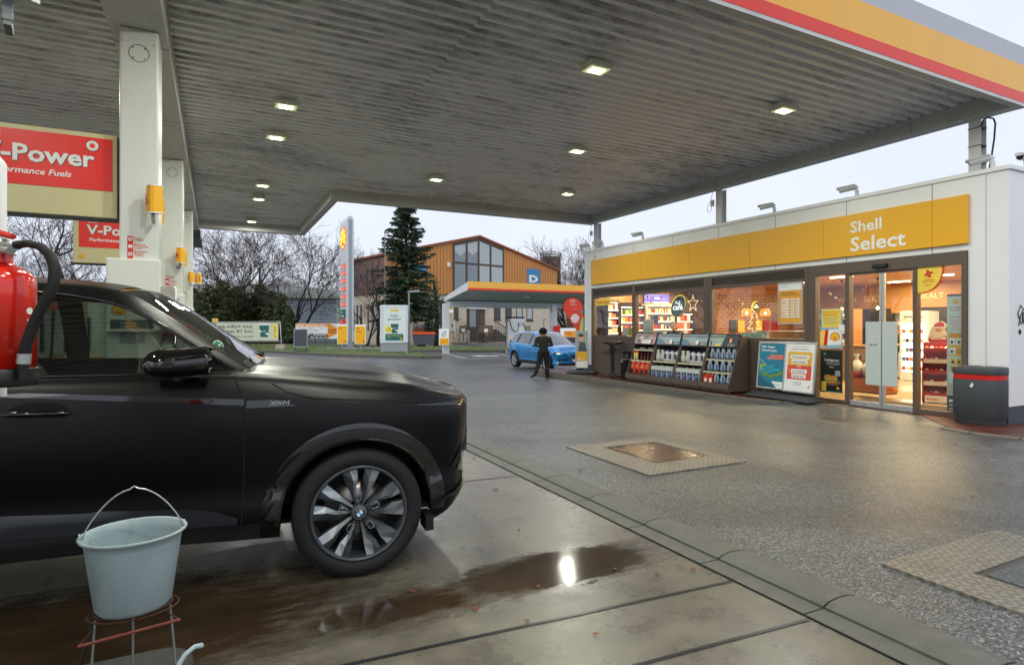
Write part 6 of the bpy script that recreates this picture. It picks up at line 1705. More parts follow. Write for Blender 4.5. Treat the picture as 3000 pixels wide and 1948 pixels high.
  for xx in(-1.28,-2.22):mb=MB().tube([(xx-.1,sg*(c.Y(xx,.86)+.005),.865),(xx-.06,sg*(c.Y(xx,.86)+.03),.87),(xx+.07,sg*(c.Y(xx,.86)+.03),.865),(xx+.1,sg*(c.Y(xx,.86)+.005),.86)],[.008,.016,.016,.008],BL,8);mb.build('door_handle',t)
  def npt(x0_,z,off=0.008):
   best=None
   for i,p in enumerate(c.plan):
    if p.y>0 and p.x<=x0_ and p.x>-1:best=i
   p=c.plan[best];q=p-c.nrm[best]*(c.inset(p.x,z)-off);return(q.x,sg*q.y,z)
  def zone(mb,xs,zl,zh,m,off=0.008):
   vs=[]
   for i,x in enumerate(xs):
    tt=i/(len(xs)-1)
    for j in range(4):vs.append(npt(x,zl(tt)+(zh(tt)-zl(tt))*j/3,off))
   mb.add(vs,[(i*4+j,(i+1)*4+j,(i+1)*4+j+1,i*4+j+1)[::(1 if sg<0 else-1)]for i in range(len(xs)-1)for j in range(3)],m,True)
  xs=[0.36+0.39*k/10 for k in range(11)]
  mb=MB();zone(mb,xs,lambda q:0.755-0.09*q,lambda q:0.80-0.06*q+0.02*math.sin(math.pi*q),mat('headlamp_glass','#a9b0b4',0.05,0.5,coat=1.0),0.006)
  zone(mb,xs[3:9],lambda q:0.72-0.03*q,lambda q:0.755-0.03*q,mat('lamp_dark','#20242a',.1,.4),0.01)
  zone(mb,xs[7:10],lambda q:0.70,lambda q:0.725,mat('headlamp_lit','#fff2c8',.3,emit=2.0),0.014);mb.build('headlight',t)
  mb=MB();xs2=[0.62+0.2*k/6 for k in range(7)];zone(mb,xs2,lambda q:0.43,lambda q:0.49+0.02*q,PL,0.006);zone(mb,xs2[:6],lambda q:0.455,lambda q:0.472,CH,0.016);mb.build('bumper_insert',t)
  mb=MB();zone(mb,xs2[:5],lambda q:0.325,lambda q:0.355,mat('fog_lamp','#e8dcae',.2,emit=.6),0.012);mb.build('fog_light',t)
  mb=MB();mb.tube([(-3.2,sg*.8,.95),(-3.36,sg*.74,.96),(-3.46,sg*.6,.95)],[.03,.05,.04],mat('tail_red','#c01a10',.15,coat=.6),8);mb.build('tail_light',t)
 mb=MB()
 xs=[0.30+0.57*k/12 for k in range(13)]
 front=[]
 for zz,yw in((0.76,0.40),(0.70,0.40),(0.60,0.33),(0.48,0.26),(0.42,0.22)):
  for sx in range(9):y=-yw+2*yw*sx/8;front.append((0.872-0.06*(abs(y)/.4)**2+(0.0 if zz<.7 else-.03),y,zz))
 mb.add(front,[(i*9+j,i*9+j+1,(i+1)*9+j+1,(i+1)*9+j)[::-1]for i in range(4)for j in range(8)],PL,False);mb.build('grille',t)
 mb=MB();mb.tube([(0.80,-0.44,.76),(.845,-0.36,.64),(.87,-0.22,.50),(0.885,0.0,.485),(.87,.22,.50),(.845,.36,.64),(0.80,.44,.76)],[.03,.032,.03,.02,.03,.032,.03],CH,8,sq=.5);mb.lathe([(0,0.01),(0.05,0.0)],CH,16,(0.885,0,0.66));mb.build('grille_trim',t)
 mb=MB();mb.box(.885,.895,-.26,.26,.40,.51,wht);mb.box(.8955,.897,-.26,-.22,.40,.51,mat('plate_blue','#1a3f9c',.4));mb.build('number_plate',t)
 mb=MB()
 lower=[]
 for zz in(0.26,0.36):
  for sx in range(13):y=-0.74+1.48*sx/12;lower.append((0.885-0.22*(abs(y)/.74)**2.4,y,zz))
 mb.add(lower,[(j,j+1,13+j+1,13+j)[::-1]for j in range(12)],PL,True);mb.build('lower_bumper',t)
 for x in(0.0,-2.646):
  for sg in(-1,1):
   w=MB();tyre_mesh(w,0.345,0.222,0.22);wo=w.build('wheel',t);wo.location=(x,sg*0.785,0.345);wo.rotation_euler=(0,0.3,0 if sg<0 else math.pi)
   m=MB();yo=-0.10;m.lathe([(0.226,yo),(0.215,yo-.004),(0.205,yo+.01),(0.2,.08)],alu,40,axis='y');m.lathe([(0,.03),(0.2,.03)],MATS['rim_inner'],30,axis='y')
   for i in range(5):
    a=2*math.pi*i/5
    for s2 in(-.13,.13):
     m.tube([(0.03*math.cos(a),yo+.02,0.03*math.sin(a)),(0.12*math.cos(a+s2*.7),yo+.01,0.12*math.sin(a+s2*.7)),(0.212*math.cos(a+s2*1.5),yo+.008,0.212*math.sin(a+s2*1.5))],[.026,.02,.018],alu,6,sq=.6)
   m.lathe([(0,yo+.0),(.035,yo+.004),(.05,yo+.03)],alu,16,axis='y');m.build('rim',wo)
 m=MB();m.box(-1.25,-.65,-.66,.66,.75,.95,PL)
 for sg in(-1,1):m.tube([(-1.85,sg*.36,.6),(-1.95,sg*.36,.95),(-1.98,sg*.36,1.25)],[.22,.24,.12],PL,10,sq=.35,up=(1,0,0))
 m.build('interior',t)
blue_car()
# ================================================================== PEOPLE
SKIN=mat('skin','#8a5a3c',0.55);SKINL=mat('skin_light','#d8a078',0.55)
def figure(name,label,segs,mats_fn,mats_list,loc,rot,voxel=0.012,group=None,smooth=3):
 bm=bmesh.new()
 for s in segs:
  p0,p1,r0,r1=Vector(s[0]),Vector(s[1]),s[2],s[3];sq=s[4]if len(s)>4 else 1.0
  d=p1-p0;Ln=max(d.length,1e-4);k=6
  rings=[];q=d.to_track_quat('Z','Y');n=14
  prof=[(-r0*math.cos(math.pi/2*i/4),r0*math.sin(math.pi/2*i/4))for i in range(1,4)]+[(0+Ln*i/k,r0+(r1-r0)*i/k)for i in range(k+1)]+[(Ln+r1*math.sin(math.pi/2*i/4),r1*math.cos(math.pi/2*i/4))for i in range(1,4)]
  top=bm.verts.new(p0+q@Vector((0,0,-r0)));
  for(z,r_)in prof:
   ring=[]
   for j in range(n):
    a=2*math.pi*j/n;o=q@Vector((r_*math.cos(a),r_*math.sin(a),z));w=p0+o
    axis=p0+d*max(0,min(1,z/Ln));off=w-axis;off.y*=sq;ring.append(bm.verts.new(axis+off))
   rings.append(ring)
  bot=bm.verts.new(p1+q@Vector((0,0,r1)))
  for j in range(n):
   j2=(j+1)%n
   bm.faces.new((top,rings[0][j2],rings[0][j]));bm.faces.new((bot,rings[-1][j],rings[-1][j2]))
   for i in range(len(rings)-1):bm.faces.new((rings[i][j],rings[i][j2],rings[i+1][j2],rings[i+1][j]))
 me=bpy.data.meshes.new(name);bm.to_mesh(me);bm.free()
 tmp=bpy.data.objects.new('tmp',me);COL.objects.link(tmp)
 md=tmp.modifiers.new('r','REMESH');md.mode='VOXEL';md.voxel_size=voxel;md.use_smooth_shade=True
 ms=tmp.modifiers.new('s','SMOOTH');ms.iterations=smooth;ms.factor=0.5
 dg=bpy.context.evaluated_depsgraph_get();dg.update()
 me2=bpy.data.meshes.new_from_object(tmp.evaluated_get(dg));me2.name=name
 bpy.data.objects.remove(tmp);bpy.data.meshes.remove(me)
 me2.materials.clear()
 for m in mats_list:me2.materials.append(m)
 for p in me2.polygons:p.use_smooth=True;p.material_index=mats_fn(p.center)
 o=bpy.data.objects.new(name,me2);COL.objects.link(o);o.location=loc;o.rotation_euler=(0,0,rot)
 return tag(o,label,'person',group)
def hand(side,w,d,up):
 """palm and five curled fingers as tapered segments: w wrist, d direction, up thumb direction"""
 w,d,up=Vector(w),Vector(d).normalized(),Vector(up).normalized();s=d.cross(up).normalized();o=[]
 palm=w+d*0.08
 o.append((w,palm,0.026,0.034));
 for i,L_ in enumerate((0.070,0.080,0.075,0.06)):
  b=palm+s*(0.027-0.018*i)*side;k=b+d*L_*0.55;e=k+(d*0.5-up*0.0+s*0.0).normalized()*L_*0.2-Vector((0,0,L_*0.4))
  o.append((b,k,0.0105,0.0095));o.append((k,e,0.0095,0.008))
 tb=w+d*0.03+up*0.025;o.append((tb,tb+(d+up).normalized()*0.05,0.012,0.009))
 return o
DKS=mat('dark_green_jumper','#23281c',0.85,var=0.15,bump=0.3,bscale=120);TRO=mat('black_trousers','#141518',0.85,var=0.2);SHO=mat('black_boots','#0b0b0b',0.6)
segs=[((0,0,0.88),(0,0.0,1.0),0.135,0.135,.75),((0,0,1.0),(0,0.02,1.24),0.14,0.165,.68),((0,0.02,1.24),(0,0.03,1.34),0.165,0.14,.66),
((-0.15,0.02,1.33),(0.15,0.02,1.33),0.062,0.062),((0,0.03,1.36),(0,0.06,1.46),0.058,0.052),((0,0.075,1.49),(0,0.085,1.565),0.078,0.088,1.08),((0,0.15,1.49),(0,0.165,1.485),0.03,0.02)]
for sx in(-1,1):
 segs+=[((sx*0.185,0.02,1.325),(sx*0.255,0.0,1.10),0.062,0.05),((sx*0.255,0.0,1.10),(sx*0.15,0.22,1.07),0.05,0.032),((sx*0.088,0.06,1.50),(sx*0.094,0.06,1.54),0.012,0.014)]
 segs+=hand(-sx,(sx*0.145,0.235,1.07),(-sx*0.35,0.8,0.1),(0,0,1))
segs+=[((0.085,0,0.87),(0.105,0.03,0.47),0.102,0.070),((0.105,0.03,0.47),(0.115,0.0,0.10),0.072,0.062),((0.115,-0.02,0.05),(0.125,0.15,0.035),0.045,0.036),
((-0.085,0,0.87),(-0.15,0.0,0.48),0.102,0.072),((-0.15,0.0,0.48),(-0.27,-0.16,0.17),0.073,0.060),((-0.275,-0.18,0.13),(-0.38,-0.06,0.045),0.045,0.034)]
def mf(p):
 if p.z>1.40 or(abs(p.x)<0.16 and p.y>0.225):return 0
 if p.z>0.93 or(p.y>.05 and p.z>1.0):return 1
 if p.z>0.105 and not(p.x<-0.26 and p.z<0.165):return 2
 return 3
PP=XY(1.065,19.95)
man=figure('person','person in a dark jumper and black work trousers walking across the wet forecourt',segs,mf,[SKIN,DKS,TRO,SHO],PP,R(8))
man.scale=(1.12,1.05,1)
hm=MB();hr=random.Random(3)
for i in range(230):
 a=hr.uniform(0,2*math.pi);b_=math.acos(hr.uniform(-0.45,1));d=Vector((math.sin(b_)*math.cos(a),math.sin(b_)*math.sin(a),math.cos(b_)))
 if d.y>0.55 and d.z<0.3:continue
 p=Vector((0,0.07,1.555))+Vector((d.x*0.105,d.y*0.10,d.z*0.115));r_=hr.uniform(0.02,0.036)
 hm.lathe([(0,-r_),(r_*.8,-r_*.5),(r_,0),(r_*.8,r_*.5),(0,r_)],mat('black_hair','#0a0806',0.9,bump=.6,bscale=200),6,c=tuple(p),smooth=False)
hm.build('hair',man)
cuf=MB();cuf.tube([(0.178*math.cos(a)*.38+.105,0.07*math.sin(a)+0.015,0.33)for a in[2*math.pi*i/14 for i in range(14)]],0.004,gry,4,closed=True);cuf.build('reflective_band',man)
# customer with a beanie, seen through the middle window
def standing(lean=0.0):
 s=[((0,0,0.9),(0,0.0,1.02),0.14,0.14,.75),((0,0,1.02),(0,0.03+lean*.5,1.28),0.15,0.175,.66),((-0.15,0.03+lean,1.36),(0.15,0.03+lean,1.36),0.065,0.065),((0,0.04+lean,1.38),(0,0.09+lean*1.3,1.48),0.055,0.05),((0,0.11+lean*1.5,1.52),(0,0.12+lean*1.6,1.585),0.078,0.084,1.05),((0,.19+lean*1.5,1.52),(0,.21+lean*1.5,1.51),.018,.012)]
 for sx in(-1,1):
  s+=[((sx*0.19,0.03+lean,1.34),(sx*0.25,0.08+lean,1.10),0.06,0.048),((sx*0.25,0.08+lean,1.10),(sx*0.16,0.30+lean,1.10),0.048,0.03),((sx*0.09,0,0.88),(sx*0.1,0.02,0.48),0.1,0.07),((sx*0.1,0.02,0.48),(sx*0.1,0,0.1),0.07,0.05),((sx*0.1,-0.02,0.05),(sx*0.11,0.14,0.035),0.045,0.035),((sx*.083,.1+lean*1.5,1.53),(sx*.09,.1+lean*1.5,1.56),.012,.014)]
  s+=hand(-sx,(sx*0.155,0.315+lean,1.10),(-sx*.2,0.9,-.1),(0,0,1))
 return s
def mf2(p):
 if p.z>1.43:return 0
 if p.y>0.33 and p.z>1.0:return 0
 return 1 if p.z>0.92 else 2 if p.z>.1 else 3
def face(parent,lean):
 f=MB()
 for sx in(-1,1):f.lathe([(0,-.008),(.008,0),(0,.008)],blk,6,(sx*0.032,0.19+lean*1.55,1.555))
 f.box(-.022,.022,.188+lean*1.5,.196+lean*1.5,1.485,1.493,mat('lips','#a0584a',.5));f.build('face',parent)
OLV=mat('olive_jacket','#2c3424',0.8)
cu=figure('person','customer in a grey beanie and olive jacket behind the middle shop window',standing(0.08),mf2,[SKINL,OLV,TRO,SHO],S(11.98,13.15,0.0),ROT_S+R(115),0.014)
face(cu,0.08)
m=MB();m.lathe([(0.088,1.565),(0.095,1.58),(0.094,1.62),(0.075,1.665),(0.04,1.69),(0,1.695)],mat('beanie_wool','#6f6a58',.9,bump=.5,bscale=150),18,c=(0,0.23,0));m.tube([(0.09*math.cos(a),.23+0.09*math.sin(a),1.575)for a in[2*math.pi*i/18 for i in range(18)]],0.012,MATS['beanie_wool'],6,closed=True);m.build('beanie',cu)
m=MB();m.tube([(0.06*math.cos(a),.17+0.08*math.sin(a),1.53)for a in[R(180+12*i)for i in range(16)]],0.022,mat('blond_hair','#a8783c',.7),6);m.build('hair',cu)
REDT=mat('red_apron_top','#a82a1e',.7)
wo_=figure('person','shop worker in red and navy looking down behind the bar counter',standing(0.10),mf2,[SKINL,REDT,TRO,SHO],S(11.1+6.75,16.6-6.12,0.0),ROT_S+R(170),0.014)
wo_.scale=(0.93,0.93,0.93);face(wo_,0.10)
m=MB();m.box(-.10,.10,.14,.20,0.85,1.3,navy);m.build('apron',wo_,bevel=.02)
m=MB();m.lathe([(0.088,1.53),(0.094,1.56),(0.09,1.62),(0.06,1.67),(0,1.685)],mat('brown_hair','#4a2a16',.7),16,c=(0,0.25,0));m.lathe([(0,1.60),(.04,1.63),(.04,1.68),(0,1.71)],MATS['brown_hair'],12,c=(0,.18,.02));m.build('hair',wo_)
# ================================================================== IN FRONT OF THE SHOP
for _n,_c in(('pic_text','#44525a'),('pic_rose','#b79a9a')):mat(_n,_c,0.4)
RK=mat('rack_brown','#5c5149',0.5,var=0.04)
def rack(i,x):
 t=FT('display_rack',['brown display rack with orange charcoal bags, leftmost of the four','brown display rack of white canisters, second from the bistro table','brown display rack of white canisters, third from the bistro table','brown display rack with grey blue pouches, nearest the blue poster stand'][i],'display rack',x,0,0.0,0,'brown goods racks along the shop front')
 w=0.925
 mb=MB();side_=[(-0.66,0.05),(-0.68,0.20),(-0.66,0.23),(-0.36,1.10),(-0.33,1.30),(-0.06,1.30),(-0.06,0.05)]
 for a,b_ in((0.0,0.025),(w-0.025,w)):mb.prismx(side_,a,b_,RK)
 mb.build('side_panel',t)
 mb=MB();mb.box(0.026,w-.026,-0.66,-0.07,0.06,0.20,RK);mb.box(-0.004,w+.004,-0.70,-0.682,0.10,0.235,RK);mb.box(0.02,w-.02,-0.64,-0.62,0.03,0.10,RK);mb.box(0.026,w-.026,-0.09,-0.07,0.20,1.30,mat('rack_back','#2a2c30',.6));mb.box(.026,w-.026,-.33,-.09,1.28,1.30,RK)
 for sx in(0.05,w-0.05):mb.cyl((sx,-0.6,0.005),(sx,-0.6,0.06),0.012,steel,n=8)
 mb.build('base',t)
 mb=MB();rail_=mat('shelf_rail','#c9c3a4',.45)
 sh=[0.62]if i in(1,2)else[0.60,0.90]if i==0 else[0.47,0.76]
 for z in sh:
  yf=-0.66+(z-0.23)*0.345;mb.box(0.028,w-.028,yf+.02,-0.10,z-0.02,z,RK);mb.box(0.028,w-.028,yf+0.008,yf+0.02,z-0.035,z+0.008,rail_)
 mb.build('shelf',t)
# lid with the picture
 mb=MB();a=R(-17)
 M_=Matrix.Translation((0,-0.40,1.04))@Matrix.Rotation(a,4,'X');mb.M=M_
 mb.box(0.0,w,0.0,0.03,0.0,0.34,blk);mb.build('picture_frame',t)
 mb=MB();mb.M=M_;y=-0.003
 c1=[mat('pic_rose','#b79a9a',.3),mat('pic_sky','#9fb4bf',.3),mat('pic_sky','#9fb4bf',.3),mat('pic_mint','#a3b8b2',.3)][i]
 mb.rect(0.03,w-0.03,0.03,0.31,y,c1)
 if i in(1,2):
  mb.poly([(0.03,0.03),(0.4,0.03),(0.3,0.12),(0.12,0.2),(0.03,0.2)],y-.001,mat('pic_car','#6d8aa0',.3));mb.poly([(0.3,0.12),(0.4,0.03),(0.52,0.03),(0.42,0.14)],y-.0015,mat('pic_tan','#c9a27a',.4))
  mb.disc(0.11,0.25,0.035,y-.002,orange,16);mb.text('Shell',.18,.27,.025,redl,y-.002,.01);mb.text('Car Care',0.18,0.235,0.035,mat('pic_text','#44525a',.4),y-.002,.008)
  mb.text('Immer und vor allem',0.50,0.265,0.036,MATS['pic_text'],y-.002,.004,width=.36);mb.text('sauber unterwegs.',0.50,0.22,0.036,MATS['pic_text'],y-.002,.004,width=.31)
  mb.rrect(0.5,0.87,0.035,0.12,.02,y-.002,mat('pic_navy','#2d3f5c',.4));mb.prism([(0.52,.05),(.62,.05),(.62,.13),(.58,.17),(.54,.17),(.52,.13)],y-.006,y-.003,wht)
  for k in range(4):mb.rect(.68,.84,.05+k*.015,.056+k*.015,y-.004,wht)
 elif i==0:
  for k,(a_,b_,c_)in enumerate(((.3,.2,'#e0d8d0'),(.5,.22,'#7a8a94'),(.7,.2,'#c9b8a8'),(.42,.12,'#8a7a6a'),(.2,.1,'#4a5a68'),(.75,.1,'#a83a34'),(.15,.22,'#8aa06a'))):mb.disc(a_,b_,0.06,y-.001-k*.0004,mat('pic_blob_%d'%k,c_,.4),14,.05)
  mb.rect(0.35,0.72,0.03,0.14,y-.005,wht);mb.text('Unsere Waschkarte',.38,.10,.03,MATS['pic_text'],y-.007);mb.text('für Ihr Auto.',.38,.065,.03,MATS['pic_text'],y-.007)
 else:
  mb.poly([(0.42,.03),(.9,.03),(.9,.31),(.52,.31),(.46,.18)],y-.001,mat('pic_green_dark','#2c3f40',.4));mb.text('Haben Sie den Durchblick?',0.05,.265,.034,MATS['pic_text'],y-.002,.004,width=.45);mb.text('mit Shell Klarsichtreiniger',.05,.23,.02,MATS['pic_text'],y-.002)
  mb.disc(.68,.19,.085,y-.002,blk,18,.10);mb.disc(.68,.18,.045,y-.003,SKINL,16,.06);mb.poly([(.6,.03),(.78,.03),(.74,.12),(.62,.12)],y-.0025,mat('pic_shirt','#57686c',.4));mb.disc(.69,.155,.018,y-.004,wht,10,.007)
  for k in range(3):mb.rrect(.07+k*.07,.12+k*.07,.05,.17,.012,y-.002,[teal,MATS['pic_rose'],gry][k])
  mb.rect(.22,.4,.04,.09,y-.003,yel2);mb.disc(.63,.07,.02,y-.004,orange,12);mb.text('Car Care',.7,.06,.035,wht,y-.004,.008)
 mb.build('picture',t)
 mb=MB();mb.M=M_;mb.prismx([(0.031,0.0),(0.031,0.335),(0.30,0.12),(0.26,0.03)],0.005,0.012,blk);mb.prismx([(0.031,0.0),(0.031,0.335),(0.30,0.12),(0.26,0.03)],w-.012,w-.005,blk)
 for q in(.1,.45,.8):mb.box(q,q+.06,.0,.03,.341,.347,alu)
 mb.build('lid_side',t)
 return t
RX=[3.10+0.945*i for i in range(4)]
for i,x in enumerate(RX):rack(i,x)
JUG=mat('jug_white','#cfd3cf',0.35,var=.03);BLUEL=mat('label_blue','#1d3b6c',.4);CAP=mat('cap_blue','#2a5cc0',.4);ORB=mat('bag_orange','#e2400f',.45,var=.08,bump=.4,bscale=25)
def item(name,label,cat,group,x,y,z,mk,rz=0.0):
 o=ITEMS.get(mk)
 if o is None:
  q=MB();MAKE[mk](q);o=q.build(name,bevel=0.006 if mk in('can','redcan')else 0);ITEMS[mk]=o
 else:o=o.copy();COL.objects.link(o);o.name=name
 o.location=S(11.1+y,16.6-x,z);o.rotation_euler=(0,0,ROT_F+rz);return tag(o,label,cat,group)
ITEMS={}
def mk_can(q):
 q.box(-.095,.095,-.065,.065,0,.23,JUG);q.prism([(-.095,.2305),(.095,.2305),(.095,.25),(.06,.285),(-.095,.285)],-.055,.055,JUG);q.cyl((.06,0,.285),(.06,0,.305),.022,JUG,n=10)
 q.rect(-.085,.085,.02,.19,-.0665,BLUEL);q.poly([(-.085,.02),(-.02,.02),(.03,.12),(-.085,.08)],-.0675,mat('label_sky','#4a80b8',.4));q.disc(0,.165,.014,-.068,yel2,10);q.text('Klarsicht',-.06,.105,.035,wht,-.068,.01,width=.12);q.rect(-.075,-.045,.04,.075,-.0685,redl);q.rect(-.085,.085,.0,.018,-.0668,wht)
def mk_jug(q):
 q.lathe([(0,0),(.085,.003),(.09,.02),(.09,.06),(.087,.065),(.09,.07),(.09,.11),(.087,.115),(.09,.12),(.09,.20),(.07,.235),(.03,.255),(.028,.275),(0,.276)],JUG,18,sy=.8);q.cyl((0,0,.2765),(0,0,.295),.028,CAP,n=10);q.tube([(.03,0,.265),(.07,0,.27),(.085,0,.22)],.01,JUG,6)
 vs=[(.091*math.cos(R(a)),.8*.092*math.sin(R(a)),z)for a in(-118,-100,-80,-62)for z in(.07,.21)];q.add(vs,[(0,2,3,1),(2,4,5,3),(4,6,7,5)],BLUEL);q.rect(-.02,.0,.09,.12,-.078,redl);q.rect(-.03,.04,.045,.052,-.0765,redl);q.disc(0,.185,.01,-.078,orange,8)
def mk_pouchw(q):
 q.lathe([(0,0),(.075,.005),(.085,.08),(.07,.18),(.045,.24),(.06,.29),(.03,.30),(0,.285)],mat('pouch_white','#c4cac2',.3,bump=.6,bscale=18),14,sy=.65);q.disc(0,.19,.014,-.05,orange,8);q.rect(-.03,.03,.07,.075,-.0565,gry)
def mk_pouchb(q):
 q.lathe([(0,0),(.068,.005),(.078,.07),(.07,.15),(.045,.2),(.05,.245),(.02,.255),(0,.24)],mat('pouch_blue','#8fa3b8',.25,bump=.6,bscale=18),14,sy=.65);q.disc(.0,.17,.012,-.048,yel,8);q.rect(.03,.06,.03,.17,-.05,BLUEL);q.rect(-.04,.0,.06,.064,-.0525,wht);q.rect(-.04,.0,.09,.094,-.0535,wht)
def mk_bag(q):
 q.lathe([(0,0),(.085,.005),(.095,.08),(.09,.22),(.07,.30),(.075,.35),(.0,.352)],ORB,14,sy=.62,smooth=True);q.rect(-.055,.055,.03,.16,-.062,mat('coal_photo','#3a1f14',.6,var=.8,scale=60));q.text('GRILL',-.05,.25,.04,wht,-.058,.02,width=.1);q.text('HOLZKOHLE',-.06,.2,.04,yel2,-.061,.02,width=.12)
def mk_redcan(q):
 q.box(-.075,.075,-.06,.06,0,.17,mat('red_jerrycan','#cf2a14',.3));q.prism([(-.075,.1705),(.075,.1705),(.06,.2),(-.06,.2)],-.05,.05,MATS['red_jerrycan']);q.cyl((.03,0,.2),(.03,0,.225),.018,wht,n=10);q.rect(-.03,.05,.01,.12,-.0615,wht);q.poly([(-.03,.12),(.02,.12),(-.03,.06)],-.0625,yel)
def mk_tall(q):q.lathe([(0,0),(.035,0),(.035,.2),(.032,.205)],yel2,12);q.lathe([(.036,.2),(.036,.245),(0,.247)],red,12);q.rect(-.015,.02,.04,.15,-.0365,wht)
def mk_dark(q):q.lathe([(0,0),(.035,.003),(.035,.12),(.02,.16),(.015,.19),(0,.19)],blk,12);q.lathe([(.036,.03),(.036,.10)],PK[4],12);q.lathe([(.017,.18),(.017,.2),(0,.2)],red,8)
def mk_tray(q):q.lathe([(0,0),(.10,0),(.13,.045),(.125,.045),(.1,.01),(0,.012)],mat('foil_tray','#b8bcbc',.3,.8),16,sy=.8)
MAKE=dict(can=mk_can,jug=mk_jug,pouchw=mk_pouchw,pouchb=mk_pouchb,bag=mk_bag,redcan=mk_redcan,tall=mk_tall,dark=mk_dark,tray=mk_tray)
for k in range(4):item('charcoal_bag',ORD(k,4)+' orange bag of charcoal at the bottom of the leftmost rack','bag','orange charcoal bags in the first rack',RX[0]+.14+k*.205,-.50,.203,'bag',.1*(k%3-1))
for k in range(2):item('cleaner_tube',ORD(k,2)+' yellow tube with red cap in the leftmost rack','tube','yellow tubes in the first rack',RX[0]+.10+k*.1,-.42,.603,'tall')
for k in range(4):item('oil_bottle',ORD(k,4)+' small dark bottle on the middle shelf of the leftmost rack','bottle','dark bottles in the first rack',RX[0]+.36+k*.14,-.40,.603,'dark')
for k in range(2):item('foil_tray',ORD(k,2)+' shallow foil tray on the top shelf of the leftmost rack','tray','foil trays in the first rack',RX[0]+.28+k*.36,-.27,.903,'tray')
for r_ in(1,2):
 wd=('second','third')[r_-1]
 for k in range(4):item('washer_canister',ORD(k,4)+' white canister with blue label at the front bottom of the %s rack'%wd,'canister','white canisters in the %s rack'%wd,RX[r_]+.14+k*.205,-.53,.203,'can')
 for k in range(4):item('washer_canister',ORD(k,4)+' white canister in the back row of the %s rack'%wd,'canister','back canisters in the %s rack'%wd,RX[r_]+.17+k*.205,-.36,.203,'can')
 for k in range(2):item('refill_pouch',ORD(k,2)+' white refill pouch on the upper shelf of the %s rack'%wd,'pouch','white pouches in the %s rack'%wd,RX[r_]+.12+k*.17,-.40,.623,'pouchw')
 for k in range(3):item('washer_jug',ORD(k,3)+' round white jug on the upper shelf of the %s rack'%wd,'jug','white jugs in the %s rack'%wd,RX[r_]+.45+k*.19,-.40,.623,'jug')
for z,n_,wd in((.763,5,'top'),(.473,4,'middle'),(.203,3,'bottom')):
 for k in range(n_):item('refill_pouch',ORD(k,n_)+' grey blue pouch on the %s shelf of the rack nearest the door'%wd,'pouch','blue pouches on the %s shelf'%wd,RX[3]+(.14 if wd!='bottom' else.42)+k*(.165 if wd=='top' else.2 if wd=='middle' else.19),-.36 if wd=='top' else-.45 if wd=='middle' else-.53,z,'pouchb')
for k in range(2):item('red_canister',ORD(k,2)+' red canister at the bottom of the rack nearest the door','canister','red canisters in the last rack',RX[3]+.11+k*.155,-.53,.203,'redcan')
# bistro table and black bin
t=FT('bistro_table','round black standing table outside the leftmost window','table',2.12,-0.42,0.004)
m=MB();m.lathe([(0,1.055),(0.33,1.055),(0.345,1.07),(0.34,1.085),(0,1.088)],black,36);m.build('table_top',t)
m=MB()
for a in(45,135,225,315):
 c_,s_=math.cos(R(a+8)),math.sin(R(a+8));m.tube([(.26*c_,.26*s_,1.04),(.12*c_,.12*s_,1.03),(.045*c_,.045*s_,.95),(.04*c_,.04*s_,.2),(.06*c_,.06*s_,.1),(.15*c_,.15*s_,.045),(.31*c_,.31*s_,.012)],.017,black,8)
m.build('leg',t)
t=FT('litter_bin','black domed litter bin between the bistro table and the racks','bin',2.62,-0.24,0.004)
m=MB();m.lathe([(0,0),(0.19,0),(0.2,.02),(0.2,.56),(0.205,.57)],black,28);m.lathe([(0.207,.57),(0.207,.60)],mat('bin_band','#6c7468',.5),28);m.build('bin_body',t)
m=MB();m.lathe([(0.205,.60),(.2,.68),(.17,.76),(.11,.81),(0,.83)],mat('bin_lid_gloss','#0c0d0e',.12),28);m.build('bin_lid',t)
m=MB();m.tube([(-.21,-.03,.5),(-.235,-.05,.47),(-.22,-.04,.42)],.02,mat('plastic_bag','#a8acaa',.3),6);m.rect(-.06,.04,.50,.54,-.206,gry);m.build('bag_edge',t)
# poster stands with heavy feet
FOOT=mat('stand_foot','#35393d',.55,var=.1,bump=.2)
def poster_stand(name,label,loc,rot,w,h,z0,draw,fm=alu,foot=(0.95,0.52),tilt=-6,group=None):
 t=thing(name,label,'poster stand',loc,rot,group)
 M_=Matrix.Translation((0,0,z0))@Matrix.Rotation(R(tilt),4,'X')
 m=MB(M_);frame_boxes(m,-w/2,w/2,0,h,0.035,-0.012,0.03,fm);m.build('frame',t,bevel=.006)
 m=MB(M_);m.box(-w/2+.035,w/2-.035,0.0,0.018,.035,h-.035,wht);m.build('panel',t)
 m=MB(M_);draw(m,-w/2+.036,w/2-.036,.036,h-.036,-0.002);m.build('print',t)
 m=MB()
 for sx in(-.28,.28):m.box(sx*w/.7-.02,sx*w/.7+.02,-.01,.015,.08,z0+.0,black);m.box(sx*w/.7+.03,sx*w/.7+.045,-.01,.015,.08,z0,black)
 m.build('spring_leg',t)
 fw,fd=foot;m=MB()
 m.add([(-fw/2,-fd/2,.02),(fw/2,-fd/2,.02),(fw/2,fd/2,.02),(-fw/2,fd/2,.02),(-fw/2,-fd/2,.055),(fw/2,-fd/2,.055),(fw/2,fd/2,.055),(-fw/2,fd/2,.055),(-fw/2+.08,-.06,.12),(fw/2-.08,-.06,.12),(fw/2-.08,.06,.12),(-fw/2+.08,.06,.12)],
[(0,3,2,1),(0,1,5,4),(1,2,6,5),(2,3,7,6),(3,0,4,7),(4,5,9,8),(5,6,10,9),(6,7,11,10),(7,4,8,11),(8,9,10,11)],FOOT);m.build('foot',t,bevel=.025)
 return t
